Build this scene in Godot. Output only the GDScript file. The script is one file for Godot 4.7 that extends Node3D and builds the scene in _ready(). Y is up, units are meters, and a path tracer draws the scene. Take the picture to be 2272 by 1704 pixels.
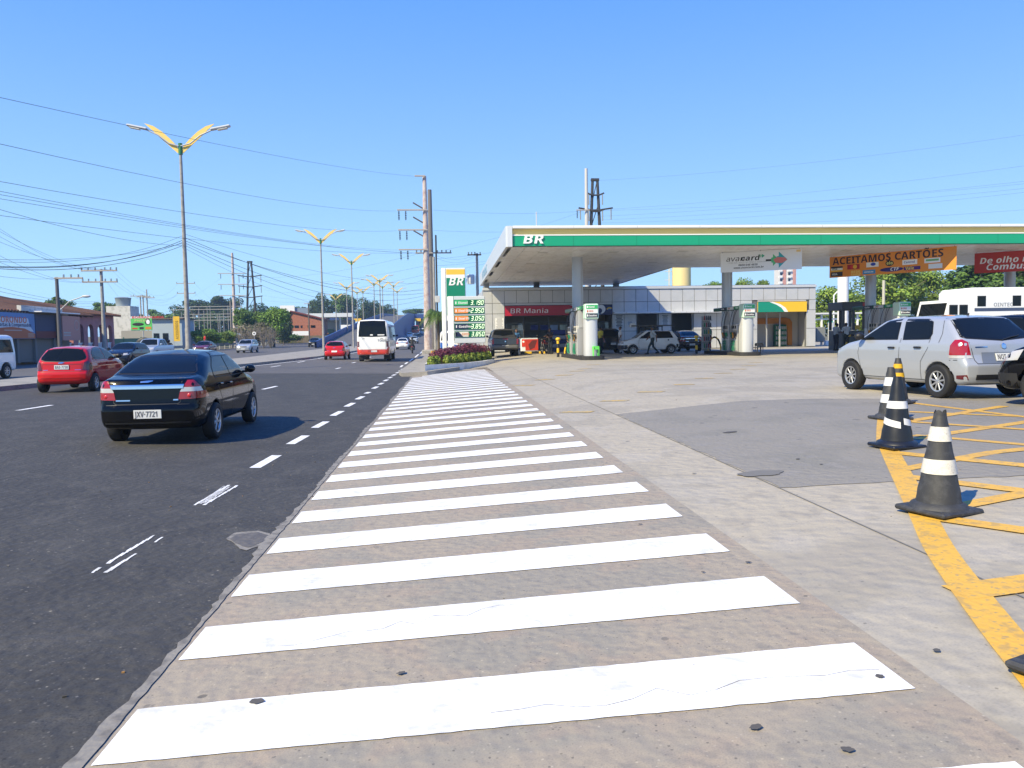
extends Node3D
# Street and filling station. World: road runs along -Z, x to the right, y up, metres.

const FPX := 1720.0          # focal length in photo pixels (2272 x 1704)
const CAMP := Vector3(0, 1.62, 0)
const XE := -1.45            # right edge of the asphalt
var cam_basis: Basis
var rng := RandomNumberGenerator.new()
var taken := {}
var mcache := {}

func ray(px: float, py: float) -> Vector3:
	return cam_basis * Vector3((px - 1136.0) / FPX, -(py - 852.0) / FPX, -1.0)

func pz(px: float, py: float, d: float) -> Vector3:   # the point d metres down the road seen at a pixel
	var r := ray(px, py)
	return CAMP + r * (d / -r.z)

func hz(d: float) -> float:   # the avenue climbs towards the viaduct
	var t := [[60.0, 0.0], [97.0, 0.2], [147.0, 0.6], [218.0, 2.2], [260.0, 3.0], [420.0, 5.0]]
	if d <= 60.0: return 0.0
	for i in range(1, t.size()):
		if d <= t[i][0]:
			var k: float = (d - t[i - 1][0]) / (t[i][0] - t[i - 1][0])
			return lerpf(t[i - 1][1], t[i][1], k)
	return 5.0

func gy(x: float, z: float) -> float:   # ground height
	if x < XE: return minf(0.16, (XE - x) * 0.02) + hz(-z)
	var t := minf(1.0, (x - XE) / 6.5)
	return 0.46 * t + hz(-z) * (1.0 - t)

func gpt(px: float, py: float) -> Vector3:   # where a pixel's ray meets the ground
	var r := ray(px, py)
	var a := 0.5
	var b := 0.5
	while b < 400.0:
		b *= 1.02
		var p := CAMP + r * b
		if p.y < gy(p.x, p.z): break
		a = b
	for i in 18:
		var m := (a + b) * 0.5
		var q := CAMP + r * m
		if q.y < gy(q.x, q.z): b = m
		else: a = m
	var o := CAMP + r * b
	o.y = gy(o.x, o.z)
	return o

func og(x: float, z: float, up := 0.0) -> Vector3:
	return Vector3(x, gy(x, z) + up, z)

# ---------------------------------------------------------------- materials
func lin(r: float, g: float, b: float) -> Color:
	return Color(r, g, b).linear_to_srgb()

func mat(r: float, g: float, b: float, rough := 0.6, metal := 0.0, coat := 0.0) -> StandardMaterial3D:
	var key := "%f %f %f %f %f %f" % [r, g, b, rough, metal, coat]
	if mcache.has(key): return mcache[key]
	var m := StandardMaterial3D.new()
	m.albedo_color = lin(r, g, b)
	m.roughness = rough
	m.metallic = metal
	if coat > 0.0:
		m.clearcoat_enabled = true
		m.clearcoat = coat
		m.clearcoat_roughness = 0.04
	mcache[key] = m
	return m

func vmat(rough := 0.8, back := false) -> StandardMaterial3D:
	var key := "v%f%s" % [rough, back]
	if mcache.has(key): return mcache[key]
	var m := StandardMaterial3D.new()
	m.vertex_color_use_as_albedo = true
	m.roughness = rough
	if back:
		m.backlight_enabled = true
		m.backlight = lin(0.05, 0.09, 0.01)
	mcache[key] = m
	return m

func glow(r: float, g: float, b: float, e: float) -> StandardMaterial3D:
	var m := StandardMaterial3D.new()
	m.albedo_color = lin(r, g, b)
	m.emission_enabled = true
	m.emission = lin(r, g, b)
	m.emission_energy_multiplier = e
	return m

# grain / patch texture: several noise layers mixed between linear colours; seamless
func noise_img(size: int, freq: float, sd: int, oct := 4, kind := FastNoiseLite.TYPE_SIMPLEX_SMOOTH) -> PackedByteArray:
	var n := FastNoiseLite.new()
	n.noise_type = kind
	n.seed = sd
	n.frequency = freq
	n.fractal_octaves = oct
	var im := n.get_seamless_image(size, size, false, false, 0.1, true)
	im.convert(Image.FORMAT_L8)
	return im.get_data()

func tex_mat(size: int, base: Color, layers: Array, metres: float, rough: float, speck := [], sd := 1, bump := 0.0) -> StandardMaterial3D:
	# layers: [freq, seed, colour, threshold, softness, strength]; colours linear
	var N := size * size
	var R := PackedFloat32Array(); R.resize(N); R.fill(base.r)
	var G := PackedFloat32Array(); G.resize(N); G.fill(base.g)
	var B := PackedFloat32Array(); B.resize(N); B.fill(base.b)
	for L in layers:
		var d := noise_img(size, L[0], L[1], L[6] if L.size() > 6 else 4)
		var c: Color = L[2]
		var th: float = L[3]
		var so: float = L[4]
		var st: float = L[5]
		for i in N:
			var k: float = clampf((d[i] / 255.0 - th) / so, 0.0, 1.0) * st
			if k > 0.0:
				R[i] += (c.r - R[i]) * k
				G[i] += (c.g - G[i]) * k
				B[i] += (c.b - B[i]) * k
	var r := RandomNumberGenerator.new()
	r.seed = sd
	for s in speck:   # [count, radius_px, colour, jitter]
		for q in s[0]:
			var cx := r.randi() % size
			var cy := r.randi() % size
			var rad: float = s[1] * r.randf_range(0.5, 1.2)
			var k2: float = r.randf_range(0.35, 1.0)
			var sq := r.randf_range(0.6, 1.6)
			var ir := int(ceil(rad * 1.7))
			for yy in range(-ir, ir + 1):
				for xx in range(-ir, ir + 1):
					if xx * xx * sq + yy * yy / sq <= rad * rad:
						var i := posmod(cy + yy, size) * size + posmod(cx + xx, size)
						R[i] = lerpf(R[i], s[2].r, k2); G[i] = lerpf(G[i], s[2].g, k2); B[i] = lerpf(B[i], s[2].b, k2)
	var out := PackedByteArray()
	out.resize(N * 3)
	for i in N:
		out[i * 3] = int(clampf(pow(R[i], 0.4545) * 255.0, 0, 255))
		out[i * 3 + 1] = int(clampf(pow(G[i], 0.4545) * 255.0, 0, 255))
		out[i * 3 + 2] = int(clampf(pow(B[i], 0.4545) * 255.0, 0, 255))
	var img := Image.create_from_data(size, size, false, Image.FORMAT_RGB8, out)
	var m := StandardMaterial3D.new()
	m.albedo_texture = ImageTexture.create_from_image(img)
	m.uv1_triplanar = true
	m.uv1_world_triplanar = true
	m.uv1_scale = Vector3.ONE / metres
	m.roughness = rough
	if bump > 0.0:
		var n := FastNoiseLite.new()
		n.seed = sd + 7
		n.frequency = 0.12
		n.fractal_octaves = 3
		var im := n.get_seamless_image(512, 512)
		im.convert(Image.FORMAT_RGBA8)
		im.bump_map_to_normal_map(2.0)
		m.normal_enabled = true
		m.normal_texture = ImageTexture.create_from_image(im)
		m.normal_scale = bump
	return m

# ---------------------------------------------------------------- mesh builder
class MB:
	var v := PackedVector3Array()
	var n := PackedVector3Array()
	var c := PackedColorArray()
	var ix := PackedInt32Array()
	var col := Color.WHITE
	var colored := false

	func tri(a: Vector3, b: Vector3, d: Vector3, na := Vector3.ZERO, nb := Vector3.ZERO, nd := Vector3.ZERO):
		var g := (b - a).cross(d - a)
		if g.length_squared() < 1e-14: return
		if na == Vector3.ZERO:
			na = g.normalized(); nb = na; nd = na
		var i := v.size()
		v.append(a); v.append(b); v.append(d)
		n.append(na); n.append(nb); n.append(nd)
		if colored:
			c.append(col); c.append(col); c.append(col)
		if g.dot(na + nb + nd) > 0.0:
			ix.append(i); ix.append(i + 2); ix.append(i + 1)
		else:
			ix.append(i); ix.append(i + 1); ix.append(i + 2)

	func quad(a: Vector3, b: Vector3, d: Vector3, e: Vector3, hint := Vector3.ZERO):
		var g := (b - a).cross(d - a) + (d - a).cross(e - a)
		if g.length_squared() < 1e-16: return
		g = g.normalized()
		if hint != Vector3.ZERO and g.dot(hint) < 0.0: g = -g
		tri(a, b, d, g, g, g)
		tri(a, d, e, g, g, g)

	func squad(a: Vector3, b: Vector3, d: Vector3, e: Vector3, na: Vector3, nb: Vector3, nd: Vector3, ne: Vector3):
		tri(a, b, d, na, nb, nd)
		tri(a, d, e, na, nd, ne)

	func box(ctr: Vector3, s: Vector3, bs := Basis.IDENTITY, ch := 0.0):
		var h := s * 0.5
		if ch <= 0.0:
			for ax in 3:
				for sg in [-1.0, 1.0]:
					var u := (ax + 1) % 3
					var w := (ax + 2) % 3
					var p := []
					for q in [[-1, -1], [1, -1], [1, 1], [-1, 1]]:
						var t := Vector3.ZERO
						t[ax] = h[ax] * sg
						t[u] = h[u] * q[0]
						t[w] = h[w] * q[1]
						p.append(ctr + bs * t)
					var nn := Vector3.ZERO
					nn[ax] = sg
					quad(p[0], p[1], p[2], p[3], bs * nn)
			return
		ch = minf(ch, minf(h.x, minf(h.y, h.z)) * 0.9)
		for ax in 3:
			var u := (ax + 1) % 3
			var w := (ax + 2) % 3
			for sg in [-1.0, 1.0]:
				var p := []
				for q in [[-1, -1], [1, -1], [1, 1], [-1, 1]]:
					var t := Vector3.ZERO
					t[ax] = h[ax] * sg
					t[u] = (h[u] - ch) * q[0]
					t[w] = (h[w] - ch) * q[1]
					p.append(ctr + bs * t)
				var nn := Vector3.ZERO
				nn[ax] = sg
				quad(p[0], p[1], p[2], p[3], bs * nn)
				for s2 in [-1.0, 1.0]:   # chamfer between faces ax and u, along w
					var e := []
					for q in [-1.0, 1.0]:
						var t1 := Vector3.ZERO
						t1[ax] = h[ax] * sg; t1[u] = (h[u] - ch) * s2; t1[w] = (h[w] - ch) * q
						var t2 := Vector3.ZERO
						t2[ax] = (h[ax] - ch) * sg; t2[u] = h[u] * s2; t2[w] = (h[w] - ch) * q
						e.append(ctr + bs * t1); e.append(ctr + bs * t2)
					var n2 := Vector3.ZERO
					n2[ax] = sg; n2[u] = s2
					quad(e[0], e[1], e[3], e[2], bs * n2)
		for i in 8:
			var sx := 1.0 if i & 1 else -1.0
			var sy := 1.0 if i & 2 else -1.0
			var sz := 1.0 if i & 4 else -1.0
			tri_h(ctr + bs * Vector3(h.x * sx, (h.y - ch) * sy, (h.z - ch) * sz), ctr + bs * Vector3((h.x - ch) * sx, h.y * sy, (h.z - ch) * sz), ctr + bs * Vector3((h.x - ch) * sx, (h.y - ch) * sy, h.z * sz), bs * Vector3(sx, sy, sz).normalized())

	func tri_h(a: Vector3, b: Vector3, d: Vector3, hint: Vector3):
		var g := (b - a).cross(d - a).normalized()
		if g.dot(hint) < 0.0: g = -g
		tri(a, b, d, g, g, g)

	func cyl(p0: Vector3, p1: Vector3, r0: float, r1: float, seg := 12, caps := true):
		var ax := (p1 - p0)
		if ax.length() < 1e-6: return
		var an := ax.normalized()
		var u := an.cross(Vector3.UP if absf(an.y) < 0.9 else Vector3.RIGHT).normalized()
		var w := an.cross(u)
		var sl := (r0 - r1) / ax.length()
		for i in seg:
			var a0 := TAU * i / seg
			var a1 := TAU * (i + 1) / seg
			var d0 := u * cos(a0) + w * sin(a0)
			var d1 := u * cos(a1) + w * sin(a1)
			var n0 := (d0 + an * sl).normalized()
			var n1 := (d1 + an * sl).normalized()
			squad(p0 + d0 * r0, p0 + d1 * r0, p1 + d1 * r1, p1 + d0 * r1, n0, n1, n1, n0)
			if caps:
				if r0 > 1e-4: tri(p0, p0 + d0 * r0, p0 + d1 * r0, -an, -an, -an)
				if r1 > 1e-4: tri(p1, p1 + d0 * r1, p1 + d1 * r1, an, an, an)

	func tube(pts: Array, r: float, seg := 6, r_end := -1.0):
		if r_end < 0.0: r_end = r
		var rings := []
		var m := pts.size()
		var pu := Vector3.ZERO
		for i in m:
			var t: Vector3 = (pts[mini(i + 1, m - 1)] - pts[maxi(i - 1, 0)]).normalized()
			var u := t.cross(Vector3.UP if absf(t.y) < 0.95 else Vector3.RIGHT).normalized() if pu == Vector3.ZERO else (pu - t * pu.dot(t)).normalized()
			pu = u
			var w := t.cross(u)
			var rr := lerpf(r, r_end, float(i) / maxf(1, m - 1))
			var ring := []
			for k in seg:
				var a := TAU * k / seg
				ring.append([pts[i] + (u * cos(a) + w * sin(a)) * rr, u * cos(a) + w * sin(a)])
			rings.append(ring)
		for i in m - 1:
			for k in seg:
				var k2 := (k + 1) % seg
				squad(rings[i][k][0], rings[i][k2][0], rings[i + 1][k2][0], rings[i + 1][k][0], rings[i][k][1], rings[i][k2][1], rings[i + 1][k2][1], rings[i + 1][k][1])
		for e in [0, m - 1]:
			for k in range(1, seg - 1):
				var t2: Vector3 = (pts[1] - pts[0]) * -1.0 if e == 0 else pts[m - 1] - pts[m - 2]
				tri_h(rings[e][0][0], rings[e][k][0], rings[e][k + 1][0], t2)

	func lathe(prof: Array, at := Vector3.ZERO, bs := Basis.IDENTITY, seg := 24, smooth := true):
		# profile of (radius, height) turned about local y
		var m := prof.size()
		var nr := []
		for i in m - 1:
			var d: Vector2 = prof[i + 1] - prof[i]
			nr.append(Vector2(d.y, -d.x).normalized())
		for i in m - 1:
			var na: Vector2 = nr[i]
			var nb: Vector2 = nr[i]
			if smooth and i > 0 and nr[i - 1].dot(nr[i]) > 0.6: na = (nr[i - 1] + nr[i]).normalized()
			if smooth and i < m - 2 and nr[i + 1].dot(nr[i]) > 0.6: nb = (nr[i + 1] + nr[i]).normalized()
			for k in seg:
				var a0 := TAU * k / seg
				var a1 := TAU * (k + 1) / seg
				var e0 := Vector3(cos(a0), 0, sin(a0))
				var e1 := Vector3(cos(a1), 0, sin(a1))
				var P: Vector2 = prof[i]
				var Q: Vector2 = prof[i + 1]
				squad(at + bs * (e0 * P.x + Vector3.UP * P.y), at + bs * (e1 * P.x + Vector3.UP * P.y), at + bs * (e1 * Q.x + Vector3.UP * Q.y), at + bs * (e0 * Q.x + Vector3.UP * Q.y), bs * (e0 * na.x + Vector3.UP * na.y), bs * (e1 * na.x + Vector3.UP * na.y), bs * (e1 * nb.x + Vector3.UP * nb.y), bs * (e0 * nb.x + Vector3.UP * nb.y))

	func prism(poly: PackedVector2Array, z0: float, z1: float, tr := Transform3D.IDENTITY):
		# polygon in local xy pulled from z0 to z1
		var t := Geometry2D.triangulate_polygon(poly)
		var fz := tr.basis * Vector3(0, 0, 1)
		for i in range(0, t.size(), 3):
			for zz in [z0, z1]:
				tri_h(tr * Vector3(poly[t[i]].x, poly[t[i]].y, zz), tr * Vector3(poly[t[i + 1]].x, poly[t[i + 1]].y, zz), tr * Vector3(poly[t[i + 2]].x, poly[t[i + 2]].y, zz), fz * (1.0 if zz == maxf(z0, z1) else -1.0))
		var cw := Geometry2D.is_polygon_clockwise(poly)
		for i in poly.size():
			var a := poly[i]
			var b := poly[(i + 1) % poly.size()]
			var e := b - a
			var nn := Vector3(e.y, -e.x, 0) * (1.0 if not cw else -1.0)
			quad(tr * Vector3(a.x, a.y, z0), tr * Vector3(b.x, b.y, z0), tr * Vector3(b.x, b.y, z1), tr * Vector3(a.x, a.y, z1), (tr.basis * nn).normalized())

	func ball(ctr: Vector3, r: Vector3, bs := Basis.IDENTITY, nu := 12, nv := 8):
		for i in nv:
			for k in nu:
				var p := []
				var q := []
				for o in [[0, 0], [1, 0], [1, 1], [0, 1]]:
					var th: float = PI * (i + o[1]) / nv
					var ph: float = TAU * (k + o[0]) / nu
					var d := Vector3(sin(th) * cos(ph), cos(th), sin(th) * sin(ph))
					p.append(ctr + bs * (d * r))
					q.append((bs * (d / r)).normalized())
				squad(p[0], p[1], p[2], p[3], q[0], q[1], q[2], q[3])

	func flat(pts: Array):   # fan over a convex outline, facing up
		for i in range(1, pts.size() - 1):
			tri_h(pts[0], pts[i], pts[i + 1], Vector3.UP)

	func mesh() -> ArrayMesh:
		var a := []
		a.resize(Mesh.ARRAY_MAX)
		a[Mesh.ARRAY_VERTEX] = v
		a[Mesh.ARRAY_NORMAL] = n
		if colored: a[Mesh.ARRAY_COLOR] = c
		a[Mesh.ARRAY_INDEX] = ix
		var m := ArrayMesh.new()
		m.add_surface_from_arrays(Mesh.PRIMITIVE_TRIANGLES, a)
		return m

# ---------------------------------------------------------------- nodes
func numbered(called: String) -> String:
	if not taken.has(called):
		taken[called] = 0
		return called
	taken[called] += 1
	return "%s_%03d" % [called, taken[called]]

func tag(o: Node, label: String, cat: String, group := ""):
	o.set_meta("label", label)
	o.set_meta("category", cat)
	if group != "": o.set_meta("group", group)

func thing(called: String, label: String, cat: String, at := Vector3.ZERO, turn := 0.0, group := "") -> Node3D:
	var o := Node3D.new()
	o.name = numbered(called)
	add_child(o)
	o.position = at
	o.rotation.y = turn
	tag(o, label, cat, group)
	return o

func part(parent: Node, called: String, mb, m: Material, label := "") -> MeshInstance3D:
	var o := MeshInstance3D.new()
	o.mesh = mb.mesh() if mb is MB else mb
	o.material_override = m
	o.name = numbered(called) if parent == self else called
	parent.add_child(o, true)
	if label != "": o.set_meta("label", label)
	return o

func struct(called: String, mb, m: Material) -> MeshInstance3D:
	var o := part(self, called, mb, m)
	o.set_meta("kind", "structure")
	return o

func copy(src: Node3D, label := "", at = null, turn = null) -> Node3D:
	var o: Node3D = src.duplicate()
	var base := String(src.name)
	var rx := RegEx.create_from_string("_\\d\\d\\d$")
	base = rx.sub(base, "")
	o.name = numbered(base)
	add_child(o)
	if label != "": o.set_meta("label", label)
	if at != null: o.position = at
	if turn != null: o.rotation.y = turn
	return o

func bxm(ctr: Vector3, s: Vector3, ch := 0.0, bs := Basis.IDENTITY) -> MB:
	var m := MB.new()
	m.box(ctr, s, bs, ch)
	return m

func bxp(parent: Node, called: String, ctr: Vector3, s: Vector3, m: Material, ch := 0.0, bs := Basis.IDENTITY) -> MeshInstance3D:
	return part(parent, called, bxm(ctr, s, ch, bs), m)

func cylp(parent: Node, called: String, a: Vector3, b: Vector3, r0: float, r1: float, m: Material, seg := 12) -> MeshInstance3D:
	var k := MB.new()
	k.cyl(a, b, r0, r1, seg)
	return part(parent, called, k, m)

func text(parent: Node, called: String, words: String, height: float, at: Vector3, bs: Basis, m: Material, weight := 700, slant := 0.0, stretch := 1.0, depth := 0.01, fam := "Droid Sans") -> MeshInstance3D:
	var t := TextMesh.new()
	var f := SystemFont.new()
	f.font_names = PackedStringArray([fam])
	f.font_weight = weight
	t.font = f
	t.text = words
	t.font_size = 64
	t.pixel_size = height / 46.0
	t.depth = depth
	t.horizontal_alignment = HORIZONTAL_ALIGNMENT_LEFT
	var o := MeshInstance3D.new()
	o.mesh = t
	o.material_override = m
	o.name = called
	parent.add_child(o, true)
	var sh := Basis(Vector3(stretch, 0, 0), Vector3(slant, 1, 0), Vector3(0, 0, 1))
	o.transform = Transform3D(bs * sh, at)
	return o

func frame_basis(dir: Vector3) -> Basis:   # x along dir (level), y up, z towards the viewer's side
	var x := Vector3(dir.x, 0, dir.z).normalized()
	return Basis(x, Vector3.UP, x.cross(Vector3.UP))

func pl(a: Array) -> PackedVector2Array:
	var p := PackedVector2Array()
	for i in range(0, a.size(), 2): p.append(Vector2(a[i], a[i + 1]))
	return p

func mirror_pl(p: PackedVector2Array) -> PackedVector2Array:
	var o := PackedVector2Array()
	for q in p: o.append(Vector2(-q.x, q.y))
	o.reverse()
	return o

# ---------------------------------------------------------------- vehicle hulls
# A hull is the rounded meeting of a side outline, a plan outline and a cross-section; its surface is meshed,
# and glass, lamps, trim and seams are cut to outline and laid on that same surface.
class Hull:
	var cs := 0.03
	var sa: PackedFloat32Array
	var pa: PackedFloat32Array
	var ea: PackedFloat32Array
	var x0 := 0.0
	var nx := 0
	var ny := 0
	var nz := 0
	var r1 := 0.10
	var r2 := 0.14
	var bow_r := 0.10
	var bow_f := 0.16
	var xm := 0.0
	var xl := 2.0
	var top := 1.5
	var wmax := 0.9
	var arches := []
	var well := 0.48

	func grid2(poly: PackedVector2Array, ox: float, oy: float, mx: int, my: int) -> PackedFloat32Array:
		var a := PackedFloat32Array()
		a.resize(mx * my)
		var m := poly.size()
		for i in mx:
			for j in my:
				var p := Vector2(ox + i * cs, oy + j * cs)
				var b := 1e9
				for k in m:
					var q := Geometry2D.get_closest_point_to_segment(p, poly[k], poly[(k + 1) % m])
					b = minf(b, p.distance_squared_to(q))
				b = sqrt(b)
				a[i * my + j] = -b if Geometry2D.is_point_in_polygon(p, poly) else b
		return a

	func setup(side: PackedVector2Array, plan: PackedVector2Array, sec: PackedVector2Array, cell: float):
		cs = cell
		var lo := 1e9
		var hi := -1e9
		top = 0.0
		wmax = 0.0
		for p in side:
			lo = minf(lo, p.x); hi = maxf(hi, p.x); top = maxf(top, p.y)
		for p in sec: wmax = maxf(wmax, p.x)
		x0 = lo - 0.2
		xm = (lo + hi) * 0.5
		xl = (hi - lo) * 0.5
		nx = int((hi - lo + 0.4) / cs) + 2
		ny = int((top + 0.3) / cs) + 2
		nz = int((wmax + 0.25) / cs) + 2
		var pf := PackedVector2Array()
		for p in plan: pf.append(p)
		for i in plan.size():
			var p := plan[plan.size() - 1 - i]
			if p.y > 1e-6: pf.append(Vector2(p.x, -p.y))
		var ef := PackedVector2Array()
		for p in sec: ef.append(p)
		for i in sec.size():
			var p := sec[sec.size() - 1 - i]
			if p.x > 1e-6: ef.append(Vector2(-p.x, p.y))
		sa = grid2(side, x0, -0.1, nx, ny)
		pa = grid2(pf, x0, 0.0, nx, nz)
		ea = grid2(ef, 0.0, -0.1, nz, ny)

	func bil(a: PackedFloat32Array, mx: int, my: int, u: float, w: float) -> float:
		u = clampf(u / cs, 0.0, mx - 1.001)
		w = clampf(w / cs, 0.0, my - 1.001)
		var i := int(u)
		var j := int(w)
		u -= i
		w -= j
		var k := i * my + j
		return (a[k] * (1.0 - w) + a[k + 1] * w) * (1.0 - u) + (a[k + my] * (1.0 - w) + a[k + my + 1] * w) * u

	func d(x: float, y: float, z: float) -> float:
		z = absf(z)
		var t := (x - xm) / xl
		var xx := x
		if t < 0.0: xx = x - bow_r * z * z * minf(1.0, -t * 1.8)
		else: xx = x + bow_f * z * z * minf(1.0, t * 1.8)
		var a := bil(sa, nx, ny, xx - x0, y + 0.1)
		var b := bil(ea, nz, ny, z, y + 0.1)
		var h := maxf(r1 - absf(a - b), 0.0)
		a = maxf(a, b) + h * h / (4.0 * r1)
		b = bil(pa, nx, nz, x - x0, z)
		h = maxf(r2 - absf(a - b), 0.0)
		a = maxf(a, b) + h * h / (4.0 * r2)
		for w in arches:
			var q: float = w[2] - sqrt((x - w[0]) * (x - w[0]) + (y - w[1]) * (y - w[1]))
			q = minf(q, z - well)
			a = maxf(a, q)
		return a

	func nrm(p: Vector3) -> Vector3:
		var e := 0.012
		var g := Vector3(d(p.x + e, p.y, p.z) - d(p.x - e, p.y, p.z), d(p.x, p.y + e, p.z) - d(p.x, p.y - e, p.z), d(p.x, p.y, p.z + e) - d(p.x, p.y, p.z - e))
		return g.normalized() if g.length() > 1e-6 else Vector3.UP

	func build(c: float) -> MB:
		var mx := int((xl * 2.0 + 0.3) / c) + 2
		var my := int((top + 0.2) / c) + 2
		var mz := int((wmax + 0.12) / c) + 2
		var ox := xm - xl - 0.15
		var oy := -0.05
		var val := PackedFloat32Array()
		val.resize(mx * my * mz)
		var q := 0
		for i in mx:
			for j in my:
				for k in mz:
					val[q] = d(ox + i * c, oy + j * c, (k - 0.5) * c)
					q += 1
		var id := PackedInt32Array()
		id.resize(mx * my * mz)
		id.fill(-1)
		var vs := PackedVector3Array()
		var si := my * mz
		var off := [0, 1, mz, mz + 1, si, si + 1, si + mz, si + mz + 1]
		var edges := [[0, 1], [2, 3], [4, 5], [6, 7], [0, 2], [1, 3], [4, 6], [5, 7], [0, 4], [1, 5], [2, 6], [3, 7]]
		for i in mx - 1:
			for j in my - 1:
				for k in mz - 1:
					var b := i * si + j * mz + k
					var neg := 0
					for o in off:
						if val[b + o] < 0.0: neg += 1
					if neg == 0 or neg == 8: continue
					var s := Vector3.ZERO
					var m := 0
					for e in edges:
						var v0 := val[b + off[e[0]]]
						var v1 := val[b + off[e[1]]]
						if (v0 < 0.0) != (v1 < 0.0):
							var t := v0 / (v0 - v1)
							var p0 := Vector3(e[0] >> 2, (e[0] >> 1) & 1, e[0] & 1)
							var p1 := Vector3(e[1] >> 2, (e[1] >> 1) & 1, e[1] & 1)
							s += p0.lerp(p1, t)
							m += 1
					s /= m
					var p := Vector3(ox + (i + s.x) * c, oy + (j + s.y) * c, (k - 0.5 + s.z) * c)
					if k == 0: p.z = 0.0
					id[b] = vs.size()
					vs.append(p)
		var mb := MB.new()
		var nn := vs.size()
		for p in vs:
			var g := nrm(p)
			if p.z == 0.0: g.z = 0.0
			mb.v.append(p); mb.n.append(g.normalized())
		for i in nn:
			mb.v.append(mb.v[i] * Vector3(1, 1, -1)); mb.n.append(mb.n[i] * Vector3(1, 1, -1))
		for i in range(1, mx - 1):
			for j in range(1, my - 1):
				for k in range(1, mz - 1):
					var b := i * si + j * mz + k
					var v0 := val[b] < 0.0
					for ax in 3:
						var st: int = [si, mz, 1][ax]
						var v1 := val[b + st] < 0.0
						if v0 == v1: continue
						var s1: int = [mz, 1, si][ax]
						var s2: int = [1, si, mz][ax]
						var a0 := id[b - s1 - s2]
						var a1 := id[b - s2]
						var a2 := id[b]
						var a3 := id[b - s1]
						if a0 < 0 or a1 < 0 or a2 < 0 or a3 < 0: continue
						if v0:   # outward along +ax: clockwise seen from outside
							for t in [a0, a2, a1, a0, a3, a2]: mb.ix.append(t)
							for t in [a0, a1, a2, a0, a2, a3]: mb.ix.append(t + nn)
						else:
							for t in [a0, a1, a2, a0, a2, a3]: mb.ix.append(t)
							for t in [a0, a2, a1, a0, a3, a2]: mb.ix.append(t + nn)
		return mb

	func hit(ax: int, sg: float, u: float, w: float) -> Vector3:
		# ax 0: looking along x at (z=u, y=w); ax 2: along z at (x=u, y=w); ax 1: down at (x=u, z=w)
		if ax == 3: return corner(sg, u, w)
		var far := xl + 0.3 if ax == 0 else (top + 0.3 if ax == 1 else wmax + 0.2)
		var near := xl - 0.95 - absf(w - 0.6) if ax == 0 else 0.0
		var a := far
		var st := 0.06
		var t := far
		while t > near:
			t -= st
			if at(ax, sg, u, w, t) < 0.0: break
			a = t
		if t <= near and absf(u) > 0.05 and ax == 0: return hit(ax, sg, u * 0.975, w)
		var b := t
		for i in 9:
			var m := (a + b) * 0.5
			if at(ax, sg, u, w, m) < 0.0: b = m
			else: a = m
		return pt(ax, sg, u, w, a)

	var cor := Vector3.ZERO   # corner centre x, z and side
	func corner(sg: float, u: float, w: float) -> Vector3:   # u: hundredths of a degree from straight back (or ahead) round to the side
		var ang := deg_to_rad(u * 100.0)
		var dir := Vector3(sg * cos(ang), 0, cor.z * sin(ang))
		var c := Vector3(cor.x, w, cor.z * cor.y)
		var a := 1.3
		var b := 0.0
		var t := 1.3
		while t > 0.0:
			t -= 0.05
			var p := c + dir * t
			if d(p.x, p.y, p.z) < 0.0: break
			a = t
		b = t
		for i in 9:
			var m := (a + b) * 0.5
			var p := c + dir * m
			if d(p.x, p.y, p.z) < 0.0: b = m
			else: a = m
		return c + dir * a

	func pt(ax: int, sg: float, u: float, w: float, t: float) -> Vector3:
		if ax == 0: return Vector3(xm + t * sg, w, u)
		if ax == 1: return Vector3(u, t, w)
		return Vector3(u, w, t * sg)

	func at(ax: int, sg: float, u: float, w: float, t: float) -> float:
		var p := pt(ax, sg, u, w, t)
		return d(p.x, p.y, p.z)

	func patch(ax: int, sg: float, poly: PackedVector2Array, off := 0.004, g := 0.1, into: MB = null) -> MB:
		var mb := into if into else MB.new()
		var lo := poly[0]
		var hi := poly[0]
		for p in poly:
			lo = lo.min(p); hi = hi.max(p)
		var cache := {}
		for i in range(int(floor(lo.x / g)), int(ceil(hi.x / g))):
			for j in range(int(floor(lo.y / g)), int(ceil(hi.y / g))):
				var r := PackedVector2Array([Vector2(i, j) * g, Vector2(i + 1, j) * g, Vector2(i + 1, j + 1) * g, Vector2(i, j + 1) * g])
				for piece in Geometry2D.intersect_polygons(poly, r):
					if Geometry2D.is_polygon_clockwise(piece) and piece.size() < 3: continue
					var t := Geometry2D.triangulate_polygon(piece)
					for k in range(0, t.size(), 3):
						var pp := []
						for m in 3:
							var q: Vector2 = piece[t[k + m]]
							var key := Vector2i(roundi(q.x * 2000.0), roundi(q.y * 2000.0))
							if not cache.has(key):
								var h := hit(ax, sg, q.x, q.y)
								var n := nrm(h)
								cache[key] = [h + n * off, n]
							pp.append(cache[key])
						mb.tri(pp[0][0], pp[1][0], pp[2][0], pp[0][1], pp[1][1], pp[2][1])
		return mb

	func seam(ax: int, sg: float, line: PackedVector2Array, w := 0.006, off := 0.0025, into: MB = null) -> MB:
		var mb := into if into else MB.new()
		for i in line.size() - 1:
			var a := line[i]
			var b := line[i + 1]
			var e := (b - a).normalized()
			var s := Vector2(-e.y, e.x) * w
			a -= e * w * 0.5
			b += e * w * 0.5
			patch(ax, sg, PackedVector2Array([a - s, b - s, b + s, a + s]), off, 0.12, mb)
		return mb

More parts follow.
